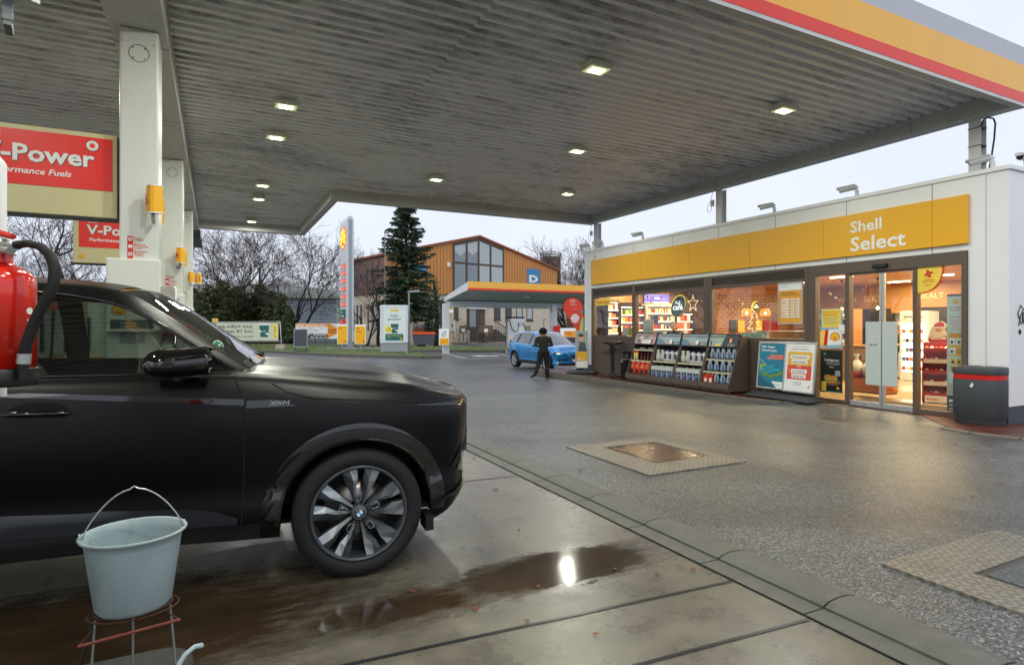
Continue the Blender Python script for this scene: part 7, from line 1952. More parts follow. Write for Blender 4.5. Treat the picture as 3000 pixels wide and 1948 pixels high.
def draw_parcel(m,x0,x1,z0,z1,y):
 w=x1-x0;h=z1-z0;TB=mat('poster_teal','#0f7e9c',.35);m.rect(x0,x1,z0,z1,y,TB)
 X=lambda a:x0+a*w;Z=lambda b:z0+b*h
 m.poly([(X(0),Z(0)),(X(.75),Z(0)),(X(.35),Z(.12)),(X(0),Z(.28))],y-.001,mat('poster_teal_dark','#0c5a78',.35))
 m.text('Hier liegen',X(.07),Z(.90),.065,wht,y-.002,.02,width=.5*w);m.text('Pakete gut.',X(.07),Z(.82),.065,wht,y-.002,.02,width=.6*w)
 m.rect(X(.42),X(.97),Z(.695),Z(.745),y-.002,mat('poster_coral','#d8503c',.4));m.rect(X(.3),X(.97),Z(.64),Z(.69),y-.002,MATS['poster_coral']);m.text('Hierher bestellen.',X(.46),Z(.71),.03,wht,y-.003,.008,width=.46*w);m.text("Abholen wann's passt.",X(.34),Z(.655),.03,wht,y-.003,.008,width=.58*w)
 LG=mat('hammock_green','#9ab83c',.5);m.poly([(X(0),Z(.52)),(X(.38),Z(.5)),(X(.36),Z(.38)),(X(.1),Z(.36))],y-.003,LG);m.poly([(X(.05),Z(.36)),(X(.2),Z(.25)),(X(.5),Z(.21)),(X(.8),Z(.27)),(X(1),Z(.35)),(X(1),Z(.42)),(X(.7),Z(.32)),(X(.45),Z(.28))],y-.0045,mat('hammock_dark','#6c8c2c',.5))
 for k in range(6):m.tube([(X(0),y-.003,Z(.62+.012*k)),(X(.3),y-.003,Z(.5))],.0012,wht,3)
 BX=mat('parcel_teal','#2aa0b4',.4);BX2=mat('parcel_dark','#14708a',.4)
 for(a,b_,s)in((.12,.36,.15),(.25,.39,.16),(.42,.43,.16),(.4,.34,.15),(.55,.36,.28),(.25,.3,.18)):
  m.poly([(X(a),Z(b_)),(X(a+s),Z(b_+.02)),(X(a+s),Z(b_+.08)),(X(a),Z(b_+.07))],y-.004,BX);m.poly([(X(a),Z(b_+.07)),(X(a+s),Z(b_+.08)),(X(a+s*.7),Z(b_+.11)),(X(a+.02),Z(b_+.1))],y-.005,BX2)
 m.poly([(X(.52),Z(.14)),(X(1),Z(.14)),(X(1),Z(0)),(X(.72),Z(0))],y-.002,wht);m.text('Hermes',X(.68),Z(.055),.035,navy,y-.003,.01);m.poly([(X(.63),Z(.08)),(X(.67),Z(.08)),(X(.66),Z(.055))],y-.003,BX2)
def draw_points(m,x0,x1,z0,z1,y):
 w=x1-x0;h=z1-z0;X=lambda a:x0+a*w;Z=lambda b:z0+b*h;m.rect(x0,x1,z0,z1,y,wht)
 m.text('Immer profitieren',X(.5),Z(.93),.032,gry,y-.002,.006,align='C',width=.55*w);m.text('mit Shell ClubSmart',X(.5),Z(.875),.034,blk,y-.002,.01,align='C',width=.62*w)
 m.rrect(X(.08),X(.93),Z(.24),Z(.83),.03,y-.001,mat('poster_gold','#e4b23e',.4));m.rrect(X(.08),X(.93),Z(.24),Z(.54),.03,y-.0015,mat('poster_red','#d84a34',.4))
 for s,b_,wd in(('2 Punkte/L',.70,.58),('sammeln',.60,.48),('2 Cent/L',.40,.48),('sparen',.295,.42)):
  m.rrect(X(.5-wd/2-.04),X(.5+wd/2+.04),Z(b_-.022),Z(b_+.062),.012,y-.002,wht);m.text(s,X(.5),Z(b_),.055,blk,y-.004,.012,align='C',width=wd*w*.95)
 m.text('oder',X(.5),Z(.51),.05,wht,y-.003,.012,align='C')
 m.tube([(X(.83),y-.003,Z(.52)),(X(.84),y-.003,Z(.6)),(X(.78),y-.003,Z(.66))],.004,redl,4);m.tube([(X(.15),y-.003,Z(.48)),(X(.16),y-.003,Z(.4)),(X(.24),y-.003,Z(.34))],.004,yel2,4)
 m.disc(X(.87),Z(.1),.026,y-.002,orange,16)
 for k in range(4):m.rect(X(.33),X(.62),Z(.12+.02*k),Z(.126+.02*k),y-.002,gry)
poster_stand('poster_stand','poster stand with a blue parcel picture reading Hier liegen Pakete gut',S(10.72,16.6-7.73,.004),ROT_F,0.74,1.02,0.19,draw_parcel,group='poster stands by the entrance')
poster_stand('poster_stand','poster stand with white, yellow and red print reading 2 Punkte/L sammeln',S(10.66,16.6-8.44,.004),ROT_F+R(-3),0.76,1.04,0.18,draw_points,group='poster stands by the entrance')
def draw_food(m,x0,x1,z0,z1,y):
 w=x1-x0;h=z1-z0;X=lambda a:x0+a*w;Z=lambda b:z0+b*h;m.rect(x0,x1,z0,z1,y,gry)
 m.rect(X(0),X(1),Z(.45),Z(1),y-.001,mat('photo_grey','#9aa4a8',.4));m.disc(X(.45),Z(.82),.08,y-.002,SKINL,14,.10);m.disc(X(.42),Z(.9),.09,y-.003,mat('photo_hair','#4a3020',.5),12,.05);m.poly([(X(.15),Z(.45)),(X(.95),Z(.45)),(X(.8),Z(.7)),(X(.3),Z(.72))],y-.0025,mat('photo_coat','#3c5560',.5))
 m.rrect(X(.06),X(.96),Z(.18),Z(.44),.01,y-.004,yel);m.text('HEISS',X(.12),Z(.35),.06,orange,y-.006,.02);m.text('2€',X(.15),Z(.22),.08,wht,y-.006,.02);m.text('3€',X(.55),Z(.2),.08,wht,y-.006,.02);m.rect(X(0),X(1),Z(0),Z(.17),y-.001,wht);m.disc(X(.8),Z(.08),.02,y-.003,orange,12);m.text('to go',X(.2),Z(.06),.04,gry,y-.003)
poster_stand('poster_stand','narrow poster stand with a portrait photo at the far corner of the shop',XY(2.27,19.2)+Vector((0,0,.18)),R(-14),0.42,1.22,0.17,draw_food,foot=(.95,.5),tilt=-2)
# big grey waste bin at the right
t=thing('waste_bin','large rounded grey waste bin with a red band at the right end of the shop','bin',S(10.86,5.02,.006),ROT_F)
BG=mat('bin_grey','#4b5256',.55,var=.05,bump=.15)
def rr(w,d,n=8,e=3.2):return[(w*abs(math.cos(a))**(2/e)*(1 if math.cos(a)>=0 else-1),d*abs(math.sin(a))**(2/e)*(1 if math.sin(a)>=0 else-1))for a in[2*math.pi*i/48 for i in range(48)]]
def loft(m,levels,mm):
 vs=[];n=48
 for(w,d,z)in levels:vs+=[(x,y,z)for x,y in rr(w,d)]
 m.add(vs,[(i*n+j,i*n+(j+1)%n,(i+1)*n+(j+1)%n,(i+1)*n+j)for i in range(len(levels)-1)for j in range(n)],mm,True)
 m.add([vs[j]for j in range(n)],[tuple(range(n))[::-1]],mm);m.add([vs[-n+j]for j in range(n)],[tuple(range(n))],mm)
m=MB();loft(m,[(.30,.22,0),(.31,.23,.01),(.31,.23,.10),(.335,.25,.115),(.335,.25,.70)],BG);m.build('bin_body',t)
m=MB();loft(m,[(.330,.245,.702),(.330,.245,.778)],mat('bin_red','#c8180c',.4));m.build('red_band',t)
m=MB();loft(m,[(.336,.252,.782),(.34,.255,.80),(.34,.255,.88),(.33,.245,.897),(.30,.22,.90)],mat('bin_top_grey','#3c4246',.5));m.build('bin_lid',t)
m=MB();m.poly([(-.03,.60),(.0,.57),(.03,.62),(.01,.66),(-.005,.625)],-.2525,wht);m.build('sticker',t)
m=MB();m.lathe([(0,.902),(.02,.906),(.0,.912)],yel,6,c=(-.15,-.1,0));m.lathe([(0,.902),(.02,.906),(.0,.912)],red,6,c=(-.05,.05,0));m.lathe([(0,.902),(.03,.905),(.0,.908)],wht,6,c=(.1,-.1,0));m.build('litter',t)
# graffiti scribble on the side wall
m=MB();y0=0
gp=[(0,.0),(.05,.12),(.12,.2),(.05,.25),(-.02,.15),(.06,.02),(.12,.05),(.14,.14),(.10,.17),(.09,.06),(.16,.02),(.2,.1),(.24,.18),(.2,.22),(.18,.1),(.25,.04),(.3,.08)]
t=thing('graffiti','black scribbled graffiti on the white side wall of the shop','graffiti',S(11.1+.28,4.735,1.55),ROT_S)
m.tube([(a*1.3,-.004,b_*1.3)for a,b_ in gp],.007,blk,5);m.tube([(.02+a*.4,-.004,-.06-b_*.3)for a,b_ in gp[:8]],.007,blk,5);m.build('scribble',t)
# ================================================================== BEYOND THE FORECOURT
def BX(m,name,x0,x1,y0,y1,z0,z1,mt):return m.box(x0,x1,y0,y1,z0,z1,mt)
GRASS=mat('turf','#55663a',0.9,var=0.35,scale=3,bump=0.8,bscale=40,dirt=0.5,dcol='#4a4030',dscale=1.5)
KB=mat('road_kerb','#55534f',0.6,var=0.15,dirt=.4)
def sheet_poly(name,pts,dz,m,kind='structure'):
 mb=MB();mb.add([(x,y,GF+dz)for x,y in pts],[tuple(range(len(pts)))],m);return tag(mb.build(name),kind=kind)
sheet_poly('road',[(-90,92),(-40,70),(-24,61),(-3,52.3),(60,45),(60,51),(-2,58.5),(-30,74),(-90,106)],0.002,ROADM)
PAVE=mat('pavement_slabs','#77726b',0.55,var=.12,scale=1.5,dirt=.4,dcol='#4a3a30')
mb=MB();mb.prismz([(-90,106.3),(-30,74.3),(-2,58.8),(60,51.3),(60,60),(0,68),(-14,69),(-30,80),(-90,112)],GF-.1,GF+.12,PAVE);tag(mb.build('pavement'),kind='structure')
V1=[(-60,64),(-26,48.5),(-18,42.0),(-10.4,35.6),(-5.0,33.3),(-4.1,33.4),(-4.6,35),(-6.8,40.5),(-8.6,46),(-12,51.5),(-24,58),(-40,68)]
V2=[(-7.6,42.8),(-0.3,41.2),(9,40.2),(9,47.5),(-1,49.4),(-10,51),(-9.6,48)]
for V_ in(V1,V2):
 mb=MB();mb.prismz(V_,GF-.1,GF+.10,GRASS);tag(mb.build('grass_verge'),kind='structure')
 mb=MB();kerb_run(mb,[V_[-1]]+V_,0.14,GF+0.145,KB,1.0,.2);tag(mb.build('verge_kerb',bevel=.015),kind='structure')
gr=MB();gg=random.Random(11);GB=[mat('grass_blade','#5f7a35',.8,var=.3),mat('grass_dry','#8a8450',.8,var=.2)]
def inside(p,poly):
 c=False;n=len(poly)
 for i in range(n):
  (x0,y0),(x1,y1)=poly[i],poly[i-1]
  if(y0>p[1])!=(y1>p[1])and p[0]<(x1-x0)*(p[1]-y0)/(y1-y0)+x0:c=not c
 return c
for V_,n in((V1,5500),(V2,1600)):
 xs=[q[0]for q in V_];ys=[q[1]for q in V_];k=0
 while k<n:
  x,y=gg.uniform(max(-30,min(xs)),max(xs)),gg.uniform(min(ys),max(ys))
  if not inside((x,y),V_):k+=.3;continue
  h=gg.uniform(.03,.11);w=gg.uniform(.02,.06);a=gg.uniform(0,3.14);c_,s_=w*math.cos(a),w*math.sin(a)
  gr.add([(x-c_,y-s_,GF+.1),(x+c_,y+s_,GF+.1),(x+gg.uniform(-.03,.03),y,GF+.1+h)],[(0,1,2)],GB[gg.random()<.3]);k+=1
tag(gr.build('grass'),'short damp grass tufts on the verges','grass',kind='stuff')
g2=MB()
for i in range(500):
 x,y=gg.uniform(-14.5,-7.8),gg.uniform(45.2,47.4);r_=gg.uniform(.04,.09)
 if inside((x,y),V1):g2.lathe([(0,0),(r_,.0),(r_*.7,r_*.7),(0,r_*.8)],[gry,steel,KB][i%3],5,c=(x,y,GF+.1),smooth=False)
tag(g2.build('gravel'),'grey gravel patch round the foot of the price pylon','gravel',kind='stuff')
LINE=mat('road_paint','#c9cdd0',.5,var=.1)
ml=MB()
def pline(p,q,w):
 p,q=Vector(p),Vector(q);d=(q-p).normalized();n=Vector((-d.y,d.x,0))*w/2;z=Vector((0,0,GF+.004));ml.add([p-n+z,q-n+z,q+n+z,p+n+z],[(0,1,2,3)],LINE)
pline((-4.3,38.8,0),(-2.6,33.2,0),.12);pline((-1.4,41,0),(0.1,35.0,0),.12);pline((-2.6,33.2,0),(2.2,33.3,0),.12);pline((0.6,24.5,0),(5,22.2,0),.10)
ml.add([(x,y,GF+.004)for x,y in((-2.6,36.4),(-1.9,37.0),(-1.6,36.5),(-.9,36.6),(-.8,35.7),(-1.5,35.8),(-2.0,35.3))],[tuple(range(7))],LINE)
tag(ml.build('parking_lines'),kind='structure')
# ---- helper for things placed by photo column and distance; local x right, y away
def BT(name,label,cat,px,Y,rot=0.0,group=None,z=GF):return thing(name,label,cat,B(px,Y,z),rot,group)
# charging canopy
t=thing('charging_canopy','small white charging canopy with yellow and red edge on two posts','canopy',(0,0,0),ROT_S)
cp=lambda px,Y:(CU*(px-1500)/1727*Y+SU*Y,-SU*(px-1500)/1727*Y+CU*Y)
ua,va=cp(1371,36.5);WH=mat('canopy_white','#cdd2d6',.35,var=.02);UN=mat('canopy_underside','#d0d6da',.45)
zt_,zb_=ZZ(824,36.5),ZZ(849,36.5)
m=MB();m.box(ua,ua+12,va-.05,va,zb_+.12,zt_,FY);m.box(ua-.003,ua+12,va-.055,va,zb_,zb_+.119,FR);m.build('fascia',t)
m=MB();m.prismx([(va+.001,zb_),(va+.001,zt_-.02),(va+4.2,zb_-.55+.28),(va+4.2,zb_-.55)],ua,ua+.15,WH);m.build('side_fascia',t)
m=MB();m.prismx([(va+.001,zb_+.02),(va+.001,zt_-.1),(va+4.2,zb_-.35),(va+4.2,zb_-.53)],ua+.151,ua+12,UN)
for k in range(46):m.prismx([(va+.1,zb_-.02),(va+.1,zb_+.02),(va+4.1,zb_-.5),(va+4.1,zb_-.54)],ua+.3+k*.25,ua+.36+k*.25,UN)
m.box(ua+.16,ua+12,va+3.7,va+4.25,zb_-.95,zb_-.55,UN);m.build('roof',t)
for px,Y in((1306,39.2),(1622,41.5)):
 u_,v_=cp(px,Y);m=MB();m.box(u_-.2,u_+.2,v_-.15,v_+.15,GF,zb_-.75,WH);m.tube([(u_-.3,v_-.2,GF),(u_-.3,v_-.2,zb_-1.5),(u_-.55,v_-.2,zb_-.8)],.06,UN,8)if px>1500 else None;m.build('post',t)
m=MB();m.box(ua+4.8,ua+5.2,va+1.6,va+2.0,zb_-.33,zb_-.2,UN);m.build('lamp',t)
t=BT('charging_sign','white and yellow 150 kW charging sign on the left canopy post','sign',1300.5,38.6,.12)
w,Y=KX(29,38.6),38.6;zz=lambda py:ZZ(py,Y)-GF
m=MB();m.box(-w/2,w/2,0,.06,zz(1011),zz(963),wht);m.build('panel',t)
m=MB();m.rect(-w*.42,w*.46,zz(1010),zz(991),-.004,yel);m.text('150',-w*.25,zz(1003),.14,redl,-.008,.02);m.text('KW',w*.18,zz(1001),.09,redl,-.008,.01)
TQ=mat('plug_teal','#1f8aa0',.5);m.tube([(-.1,-.008,zz(983)),(-.14,-.008,zz(978)),(-.05,-.008,zz(973)),(.08,-.008,zz(975)),(.12,-.008,zz(981)),(.02,-.008,zz(985)),(-.1,-.008,zz(983))],.014,TQ,5);m.tube([(.06,-.008,zz(973)),(.12,-.008,zz(969))],.014,TQ,5);m.tube([(-.15,-.008,zz(986)),(.15,-.008,zz(970))],.012,TQ,5);m.build('print',t)
# fast charger
t=BT('fast_charger','white and yellow fast charger with looped black cables behind the blue car','charger',1514,39.0,.22)
m=MB();CWH=mat('charger_white','#c3c8cc',.35);m.box(-.58,.58,0,.75,0,2.32,CWH);m.build('cabinet',t,bevel=.05)
m=MB()
for k in range(14):m.box(-.06,.5,-.012,-.001,.75+.08*k,.80+.08*k,wht)
m.box(-.57,-.1,-.006,-.001,.05,.72,yel);m.box(-.585,-.57,-.01,0,.05,.72,FR);m.box(-.5,-.27,-.012,-.001,.80,1.22,mat('charger_screen','#d8c8bc',.3));m.box(-.5,-.27,-.014,-.001,.78,.92,blk);m.box(-.48,-.42,-.018,-.014,.86,.9,mat('led_green','#1fbf5a',.4,emit=1));m.box(-.02,.15,-.014,-.001,.85,1.0,MATS['led_green']);m.build('front_panel',t)
m=MB();pecten(m,-.42,1.95,.07,-.004);m.ring(.25,1.95,.07,.09,-.005,TQ);m.text('Recharge',-.45,1.6,.09,TQ,-.004);m.build('emblem',t)
m=MB();m.box(-.62,.55,.1,.65,2.36,2.46,black);m.build('cable_arm',t)
m=MB();m.tube([(-.55,-.02,2.4),(-.5,-.15,2.1),(-.35,-.2,1.6),(-.15,-.2,1.45),(.05,-.15,1.6),(.1,-.1,2.1)],.03,black,6);m.tube([(.4,-.1,2.05),(.5,-.15,1.8),(.58,-.15,1.6)],.03,black,6);m.tube([(-.6,0,2.38),(-.72,-.02,2.1),(-.74,-.02,.6),(-.6,-.05,.15),(-.45,-.2,.03)],.03,black,6);m.build('cable',t)
# price pylon
t=BT('price_pylon','tall grey and white fuel price pylon with lit scallop emblem','pylon',1016,48.0,R(-62));K=48.0/1727
PW=2.5;z_=lambda py:ZZ(py,48)-GF;m=MB();PG=mat('pylon_grey','#9ba1a7',.35,.3);PWH=mat('pylon_white','#ccd1d5',.35)
m.box(-PW/2,PW/2,-.28,-.12,z_(1000),z_(655),PWH);m.box(-PW/2,PW/2,.12,.28,z_(1000),z_(655),PWH);m.prismx([(-.28,z_(655)),(.28,z_(655)),(.22,z_(645)),(.1,z_(640)),(-.1,z_(640)),(-.22,z_(645))],-PW/2,PW/2,PWH);m.build('shell',t,bevel=.02)
m=MB();m.box(-PW/2+.06,PW/2+.03,-.119,.119,0.4,z_(650),PG);m.box(PW/2-.5,PW/2+.05,-.2,.2,0,.5,PG);m.box(-PW/2+.1,-PW/2+.6,-.2,.2,0,.5,PG);m.build('core',t)
m=MB();R8=mat('pecten_red_lit','#e0281a',.4,emit=.8);Y8=mat('pecten_yellow_lit','#ffb52a',.4,emit=1.3);pecten(m,0,z_(697),.98,-.30,my=Y8,mr=R8,e=.02);m.build('emblem',t)
m=MB();DG=mat('digit_red_lit','#ff4a2a',.4,emit=2.2);DB=mat('digit_panel','#7a1f16',.4)
for i,(py,s,n_)in enumerate(((782,'1.89','V-Power'),(803,'1.87','Super 95'),(825,'1.85','E10'),(848,'1.99','V-Power D'),(870,'1.82','Diesel'),(892,'1.68','AdBlue'))):
 m.box(-PW/2+.08,PW/2-.3,-.284,-.281,z_(py+9),z_(py-9),mat('price_row','#a8adb4',.4));m.box(.1,PW/2-.3,-.288,-.2845,z_(py+7),z_(py-7),DB);m.text(s,.16,z_(py+5),.42,DG,-.292,.02,width=.72);m.text(n_,-PW/2+.15,z_(py+1),.2,DG,-.287,.01,width=.75)
m.build('price_display',t)
m=MB();m.box(-PW/2+.05,PW/2-.35,-.287,-.281,z_(934),z_(907),teal);m.text('Shell',-.9,z_(918),.26,wht,-.29,.02);m.text('Recharge',-.9,z_(928),.26,wht,-.29,.02,width=1.1);m.box(-PW/2+.05,PW/2-.35,-.287,-.281,z_(960),z_(935),FR);m.text('Shell',-.9,z_(945),.24,wht,-.29,.02);m.text('café',-.9,z_(955),.24,wht,-.29,.02);m.build('lower_panel',t)
# small signs on the verge
def small_sign(px,wpx,Y,py0,py1,label,lines,group='yellow direction signs on the verge'):
 t=BT('direction_sign',label,'sign',px,Y,0,group);w=KX(wpx,Y);q=lambda py:ZZ(py,Y)-GF
 m=MB();m.box(-w/2,w/2,0,.12,q(py1),q(py0),wht);m.build('panel',t,bevel=.01);m=MB();m.rect(-w*.45,w*.45,q(py1-1.5),q(py0+5),-.003,yel)
 for i,s in enumerate(lines):m.text(s,-w*.38,q(py0+14+9*i),.17,redl,-.006,.02)
 z=q(py1-7);m.rect(w*.1,w*.32,z-.02,z+.02,-.006,redl);m.poly([(w*.22,z+.1),(w*.27,z+.1),(w*.4,z),(w*.27,z-.1),(w*.22,z-.1),(w*.33,z)],-.006,redl);m.build('print',t)
 m=MB();m.box(-.05,.05,.03,.09,0.1,q(py1),steel);m.box(-.35,.35,-.1,.25,.09,.12,KB);m.build('pole',t)
small_sign(1003,30,41.2,950,1008,'yellow sign reading Pkw, left of the Car Wash sign',['Pkw']);small_sign(1055.5,33,41.2,951,1008,'yellow sign reading Car Wash, right of the price pylon',['Car','Wash'])
def draw_blank(m,x0,x1,z0,z1,y):m.rect(x0,x1,z0,z1,y,mat('slate_board','#3c444c',.5))
poster_stand('poster_stand','blank slate grey poster stand on the grass verge',B(880.5,41.0,GF+.1),0,KX(40,41),KX(53,41),.28,draw_blank,tilt=-1,foot=(1.1,.6))
def cup(m,cx,cz,s,y):
 m.poly([(cx-.5*s,cz+.62*s),(cx+.5*s,cz+.62*s),(cx+.36*s,cz-.6*s),(cx-.36*s,cz-.6*s)],y,dgreen if False else teal);m.rrect(cx-.54*s,cx+.54*s,cz+.58*s,cz+.72*s,.05*s,y-.002,wht);m.poly([(cx-.47*s,cz+.12*s),(cx+.40*s,cz-.22*s),(cx+.38*s,cz-.4*s),(cx-.44*s,cz-.05*s)],y-.002,wht);m.disc(cx,cz,.28*s,y-.004,teal,16);m.text('café',cx,cz-.06*s,.2*s,wht,y-.006,.01,align='C')
# lit poster frame
t=BT('poster_lightbox','large white poster frame reading Kaffee genießen, on the verge','poster frame',1155,38.5,.05);Y=38.5;q=lambda py:ZZ(py,Y)-GF;w=KX(81,Y);LB=mat('frame_white','#cfd5d9',.3)
m=MB();m.rrect(-w/2,w/2,q(1005),q(894),.1,-.12,LB,.12);m.build('frame',t,bevel=.03);m=MB();m.box(-w/2+.03,w/2-.03,-.05,.05,q(1030),q(1005.5),PG)
for sx in(-1,1):m.box(sx*(w/2-.1)-.08,sx*(w/2-.1)+.08,-.08,.08,0,q(1030),PG)
m.build('base',t);m=MB();px=lambda x:(x-1155)*Y/1727;PB2=mat('poster_pale','#d9e2df',.4)
m.rect(px(1125.5),px(1187.5),q(997),q(906),-.124,PB2);m.rect(px(1144),px(1169),q(912.5),q(906),-.127,yel2);m.text('Neues Angebot',px(1156.5),q(911),.09,teal,-.13,.01,align='C',width=px(1167)-px(1146))
m.text('Kaffee',px(1156.5),q(928),.22,teal,-.127,.008,align='C',width=px(1169)-px(1145));m.text('genießen?',px(1156.5),q(938),.22,teal,-.127,.008,align='C',width=px(1175)-px(1137));cup(m,px(1157),q(962),.52,-.128);m.rrect(px(1130),px(1182),q(997),q(978),.06,-.132,teal);m.text('Exklusiv mit Shell ClubSmart',px(1133),q(985),.09,yel2,-.136,.01,width=px(1176)-px(1133));m.text('bis 30.04.2024',px(1133),q(990),.05,wht,-.136)
m.disc(px(1139),q(965),.22,-.134,yel2,20);m.text('1,-€',px(1139),q(967),.16,teal,-.138,.01,align='C',width=.3);m.text('Jetzt',px(1139),q(960),.07,teal,-.138,align='C');m.text('günstiger',px(1139),q(971),.07,teal,-.138,align='C');pecten(m,px(1175),q(992),.07,-.138);m.build('poster',t)
# street lamps
for px_,Y,pyt,lab,hd in((1198,40.0,858,'short grey street lamp with a flat head beside the white poster frame',.75),(1128,50.0,684,'tall thin grey street lamp before the orange wooden gable',.3),(1593,50,940,'small floodlight on a thin post behind the blue car',.2)):
 t=BT('street_lamp',lab,'street lamp',px_,Y);h=ZZ(pyt,Y)-GF;m=MB();m.cyl((0,0,0),(0,0,h),.09 if hd>.5 else.06,steel,.06 if hd>.5 else.04,10);m.build('pole',t)
 m=MB();m.add([(-.06,-.13,h),(hd,-.16,h+.05),(hd,.16,h+.05),(-.06,.13,h),(-.06,-.13,h+.14),(hd*.9,-.14,h+.2),(hd*.9,.14,h+.2),(-.06,.13,h+.14)],[(0,3,2,1),(4,5,6,7),(0,1,5,4),(1,2,6,5),(2,3,7,6),(3,0,4,7)],greym);m.build('lamp_head',t)
# banners
t=BT('coffee_banner','pale banner seen from behind with mirrored writing Jetzt Kaffee genießen','banner',735,45.5,0);Y=45.5;q=lambda py:ZZ(py,Y)-GF;px=lambda x:(x-735)*Y/1727;BP=mat('banner_cream','#c9cdb4',.6,var=.03)
m=MB();m.box(px(560),px(815.5),0,.02,q(997.5),q(945),BP);m.build('sheet',t);m=MB();m.tube([(px(815),0,q(945)),(px(820),0,q(941)),(px(824),.05,q(1008))],.03,alu,6);m.tube([(px(560),0,q(1000)),(px(824),0,q(1000))],.02,alu,6);m.tube([(px(560),0,q(944)),(px(820),0,q(942))],.02,alu,6);m.box(px(811),px(836),-.25,.25,0.1,q(1009),mat('concrete_foot','#b3a79e',.8,dirt=.5,dcol='#8a4a3a'));m.build('frame',t)
m=MB();NT=mat('banner_text','#24504e',.6);xr=px(741);m.text('Jetzt Kaffee genießen',xr,q(960),.30,NT,-.006,.012,mirror=True,width=3.7);m.text('und 1€ sparen!',xr,q(974),.30,NT,-.006,.012,mirror=True,width=2.75);m.text('Exklusiv mit Shell ClubSmart',xr,q(988),.18,NT,-.006,.008,mirror=True,width=3.0);cup(m,px(774),q(970),.78,-.006);m.rrect(px(801),px(812),q(991.5),q(948.5),.06,-.006,yel2)
v_,f_,a_,b_=text_mesh('Neues Angebot',.01);m.add([(px(804)+b2*.17,-.01,q(989)+(aa-a_)*.14)for aa,b2 in v_],[z[::-1]for z in f_],NT);m.build('print',t)
t=BT('yellow_notice','small yellow notice on the hedge above the coffee banner','sign',630,44,0);m=MB();m.box(-.22,.22,0,.02,ZZ(942,44)-GF,ZZ(933,44)-GF,yel2);m.text('Parkplatz',-.17,ZZ(938,44)-GF,.09,blk,-.004);m.build('plate',t);m=MB();m.cyl((0,.03,0),(0,.03,ZZ(942,44)-GF),.02,steel,n=6);m.build('pole',t)
t=BT('job_banner','orange and white banner reading Wir stellen ein, on the fence before the roller door','banner',934,58,0);Y=58;q=lambda py:ZZ(py,Y)-GF;px=lambda x:(x-934)*Y/1727;OB=mat('banner_amber','#f29a1c',.5)
m=MB();m.box(px(866),px(1002),0,.02,q(992),q(947.5),wht);m.build('sheet',t);m=MB();m.rect(px(867),px(960),q(957.5),q(948),-.006,OB);m.text('WIR STELLEN EIN:',px(869),q(956),.26,wht,-.012,.03,width=px(957)-px(869));m.poly([(px(960),q(948)),(px(966),q(948)),(px(994),q(966)),(px(994),q(973)),(px(960),q(992))],-.006,OB);m.text('NUR',px(963),q(969),.2,blk,-.012,.03,width=.75);m.text('10m',px(963.5),q(976),.2,blk,-.012,.03,width=.7)
for i,s in enumerate(('Elektriker + Helfer','Heizungsbauer + Helfer','Installateure + Helfer','Maurer + Helfer')):m.text(s,px(875),q(963.5+4*i),.11,navy,-.008,.01,width=(1.5,1.9,2.1,1.6)[i]);m.rect(px(872),px(873),q(963+4*i),q(961.5+4*i),-.008,orange)
m.text('optocost',px(936),q(964),.12,gry,-.008,.005);m.rect(px(867),px(960),q(992),q(978),-.006,blk);m.text('JETZT - SOFORT',px(880),q(984),.2,wht,-.01,.02,width=px(958)-px(880));m.text('0921 - 99 00 99 65',px(880),q(991),.2,wht,-.01,.02,width=px(958)-px(880));m.build('print',t)
t=BT('mesh_fence','green metal fence in front of the roller door','fence',864,58.3,0);m=MB();FG2=mat('fence_green','#2f6a3c',.5)
for i in range(8):m.box(i*1.0,i*1.0+.07,0,.07,0,1.95,FG2)
m.box(0,7,.0,.05,1.85,1.9,FG2);m.box(0,7,.0,.05,.2,.25,FG2);m.build('post',t)
t=BT('fence_banner','faded banner with a pink blot on the fence behind the orange skip','banner',1242,56,0);m=MB();m.box(-1.1,1.1,0,.02,.9,2.05,mat('faded_banner','#b7c2c8',.6));m.build('sheet',t);m=MB();m.rect(-1.08,1.08,1.3,1.7,-.004,mat('faded_orange','#c08a5a',.6));m.disc(-.7,1.6,.25,-.008,mat('faded_pink','#b0605a',.6),12);m.build('print',t)
# skip, bus stop, sign backs
t=BT('waste_container','dark grey waste container with a bright orange lid beyond the verge','container',1243,51,.05);m=MB();m.prism([(-.82,.25),(.78,.25),(.95,1.15),(-.95,1.15)],-.6,.6,mat('container_grey','#454b54',.5));m.build('tub',t,bevel=.03);m=MB();m.box(-1.02,1.0,-.66,.66,1.15,1.24,mat('lid_orange','#e8581c',.4));m.prism([(-.98,1.24),(.96,1.24),(.8,1.34),(-.8,1.34)],-.6,.6,MATS['lid_orange']);m.build('lid',t,bevel=.02)
m=MB();m.box(-.6,.1,-.3,.3,0,.25,black);m.build('foot',t)
t=BT('bus_stop_sign','yellow and white bus stop sign with a green H on a yellow pole','sign',1321.5,50,0);m=MB();m.cyl((0,0,0),(0,0,4.0),.04,mat('pole_yellow','#c9a04a',.5),n=8);m.build('pole',t);Y=50;q=lambda py:ZZ(py,Y)-GF;m=MB();m.box(-.17,.17,-.06,-.045,q(917),q(887),yel);m.rect(-.14,.14,q(916),q(889),-.062,wht);m.disc(0,q(901),.14,-.066,mat('stop_green','#1f7a3c',.5),20,.2);m.disc(0,q(901),.11,-.068,yel,20,.165);m.text('H',0,q(904.5),.24,MATS['stop_green'],-.07,.02,align='C');m.build('plate',t)
t=BT('notice_board','pale grey notice board on the bus stop pole','notice board',1324,50.2,0);m=MB();m.box(-.25,.3,-.02,.05,q(970),q(937),mat('board_grey','#a9b2b4',.5));m.rect(-.05,.1,q(957),q(951),-.024,blk);m.build('board',t)
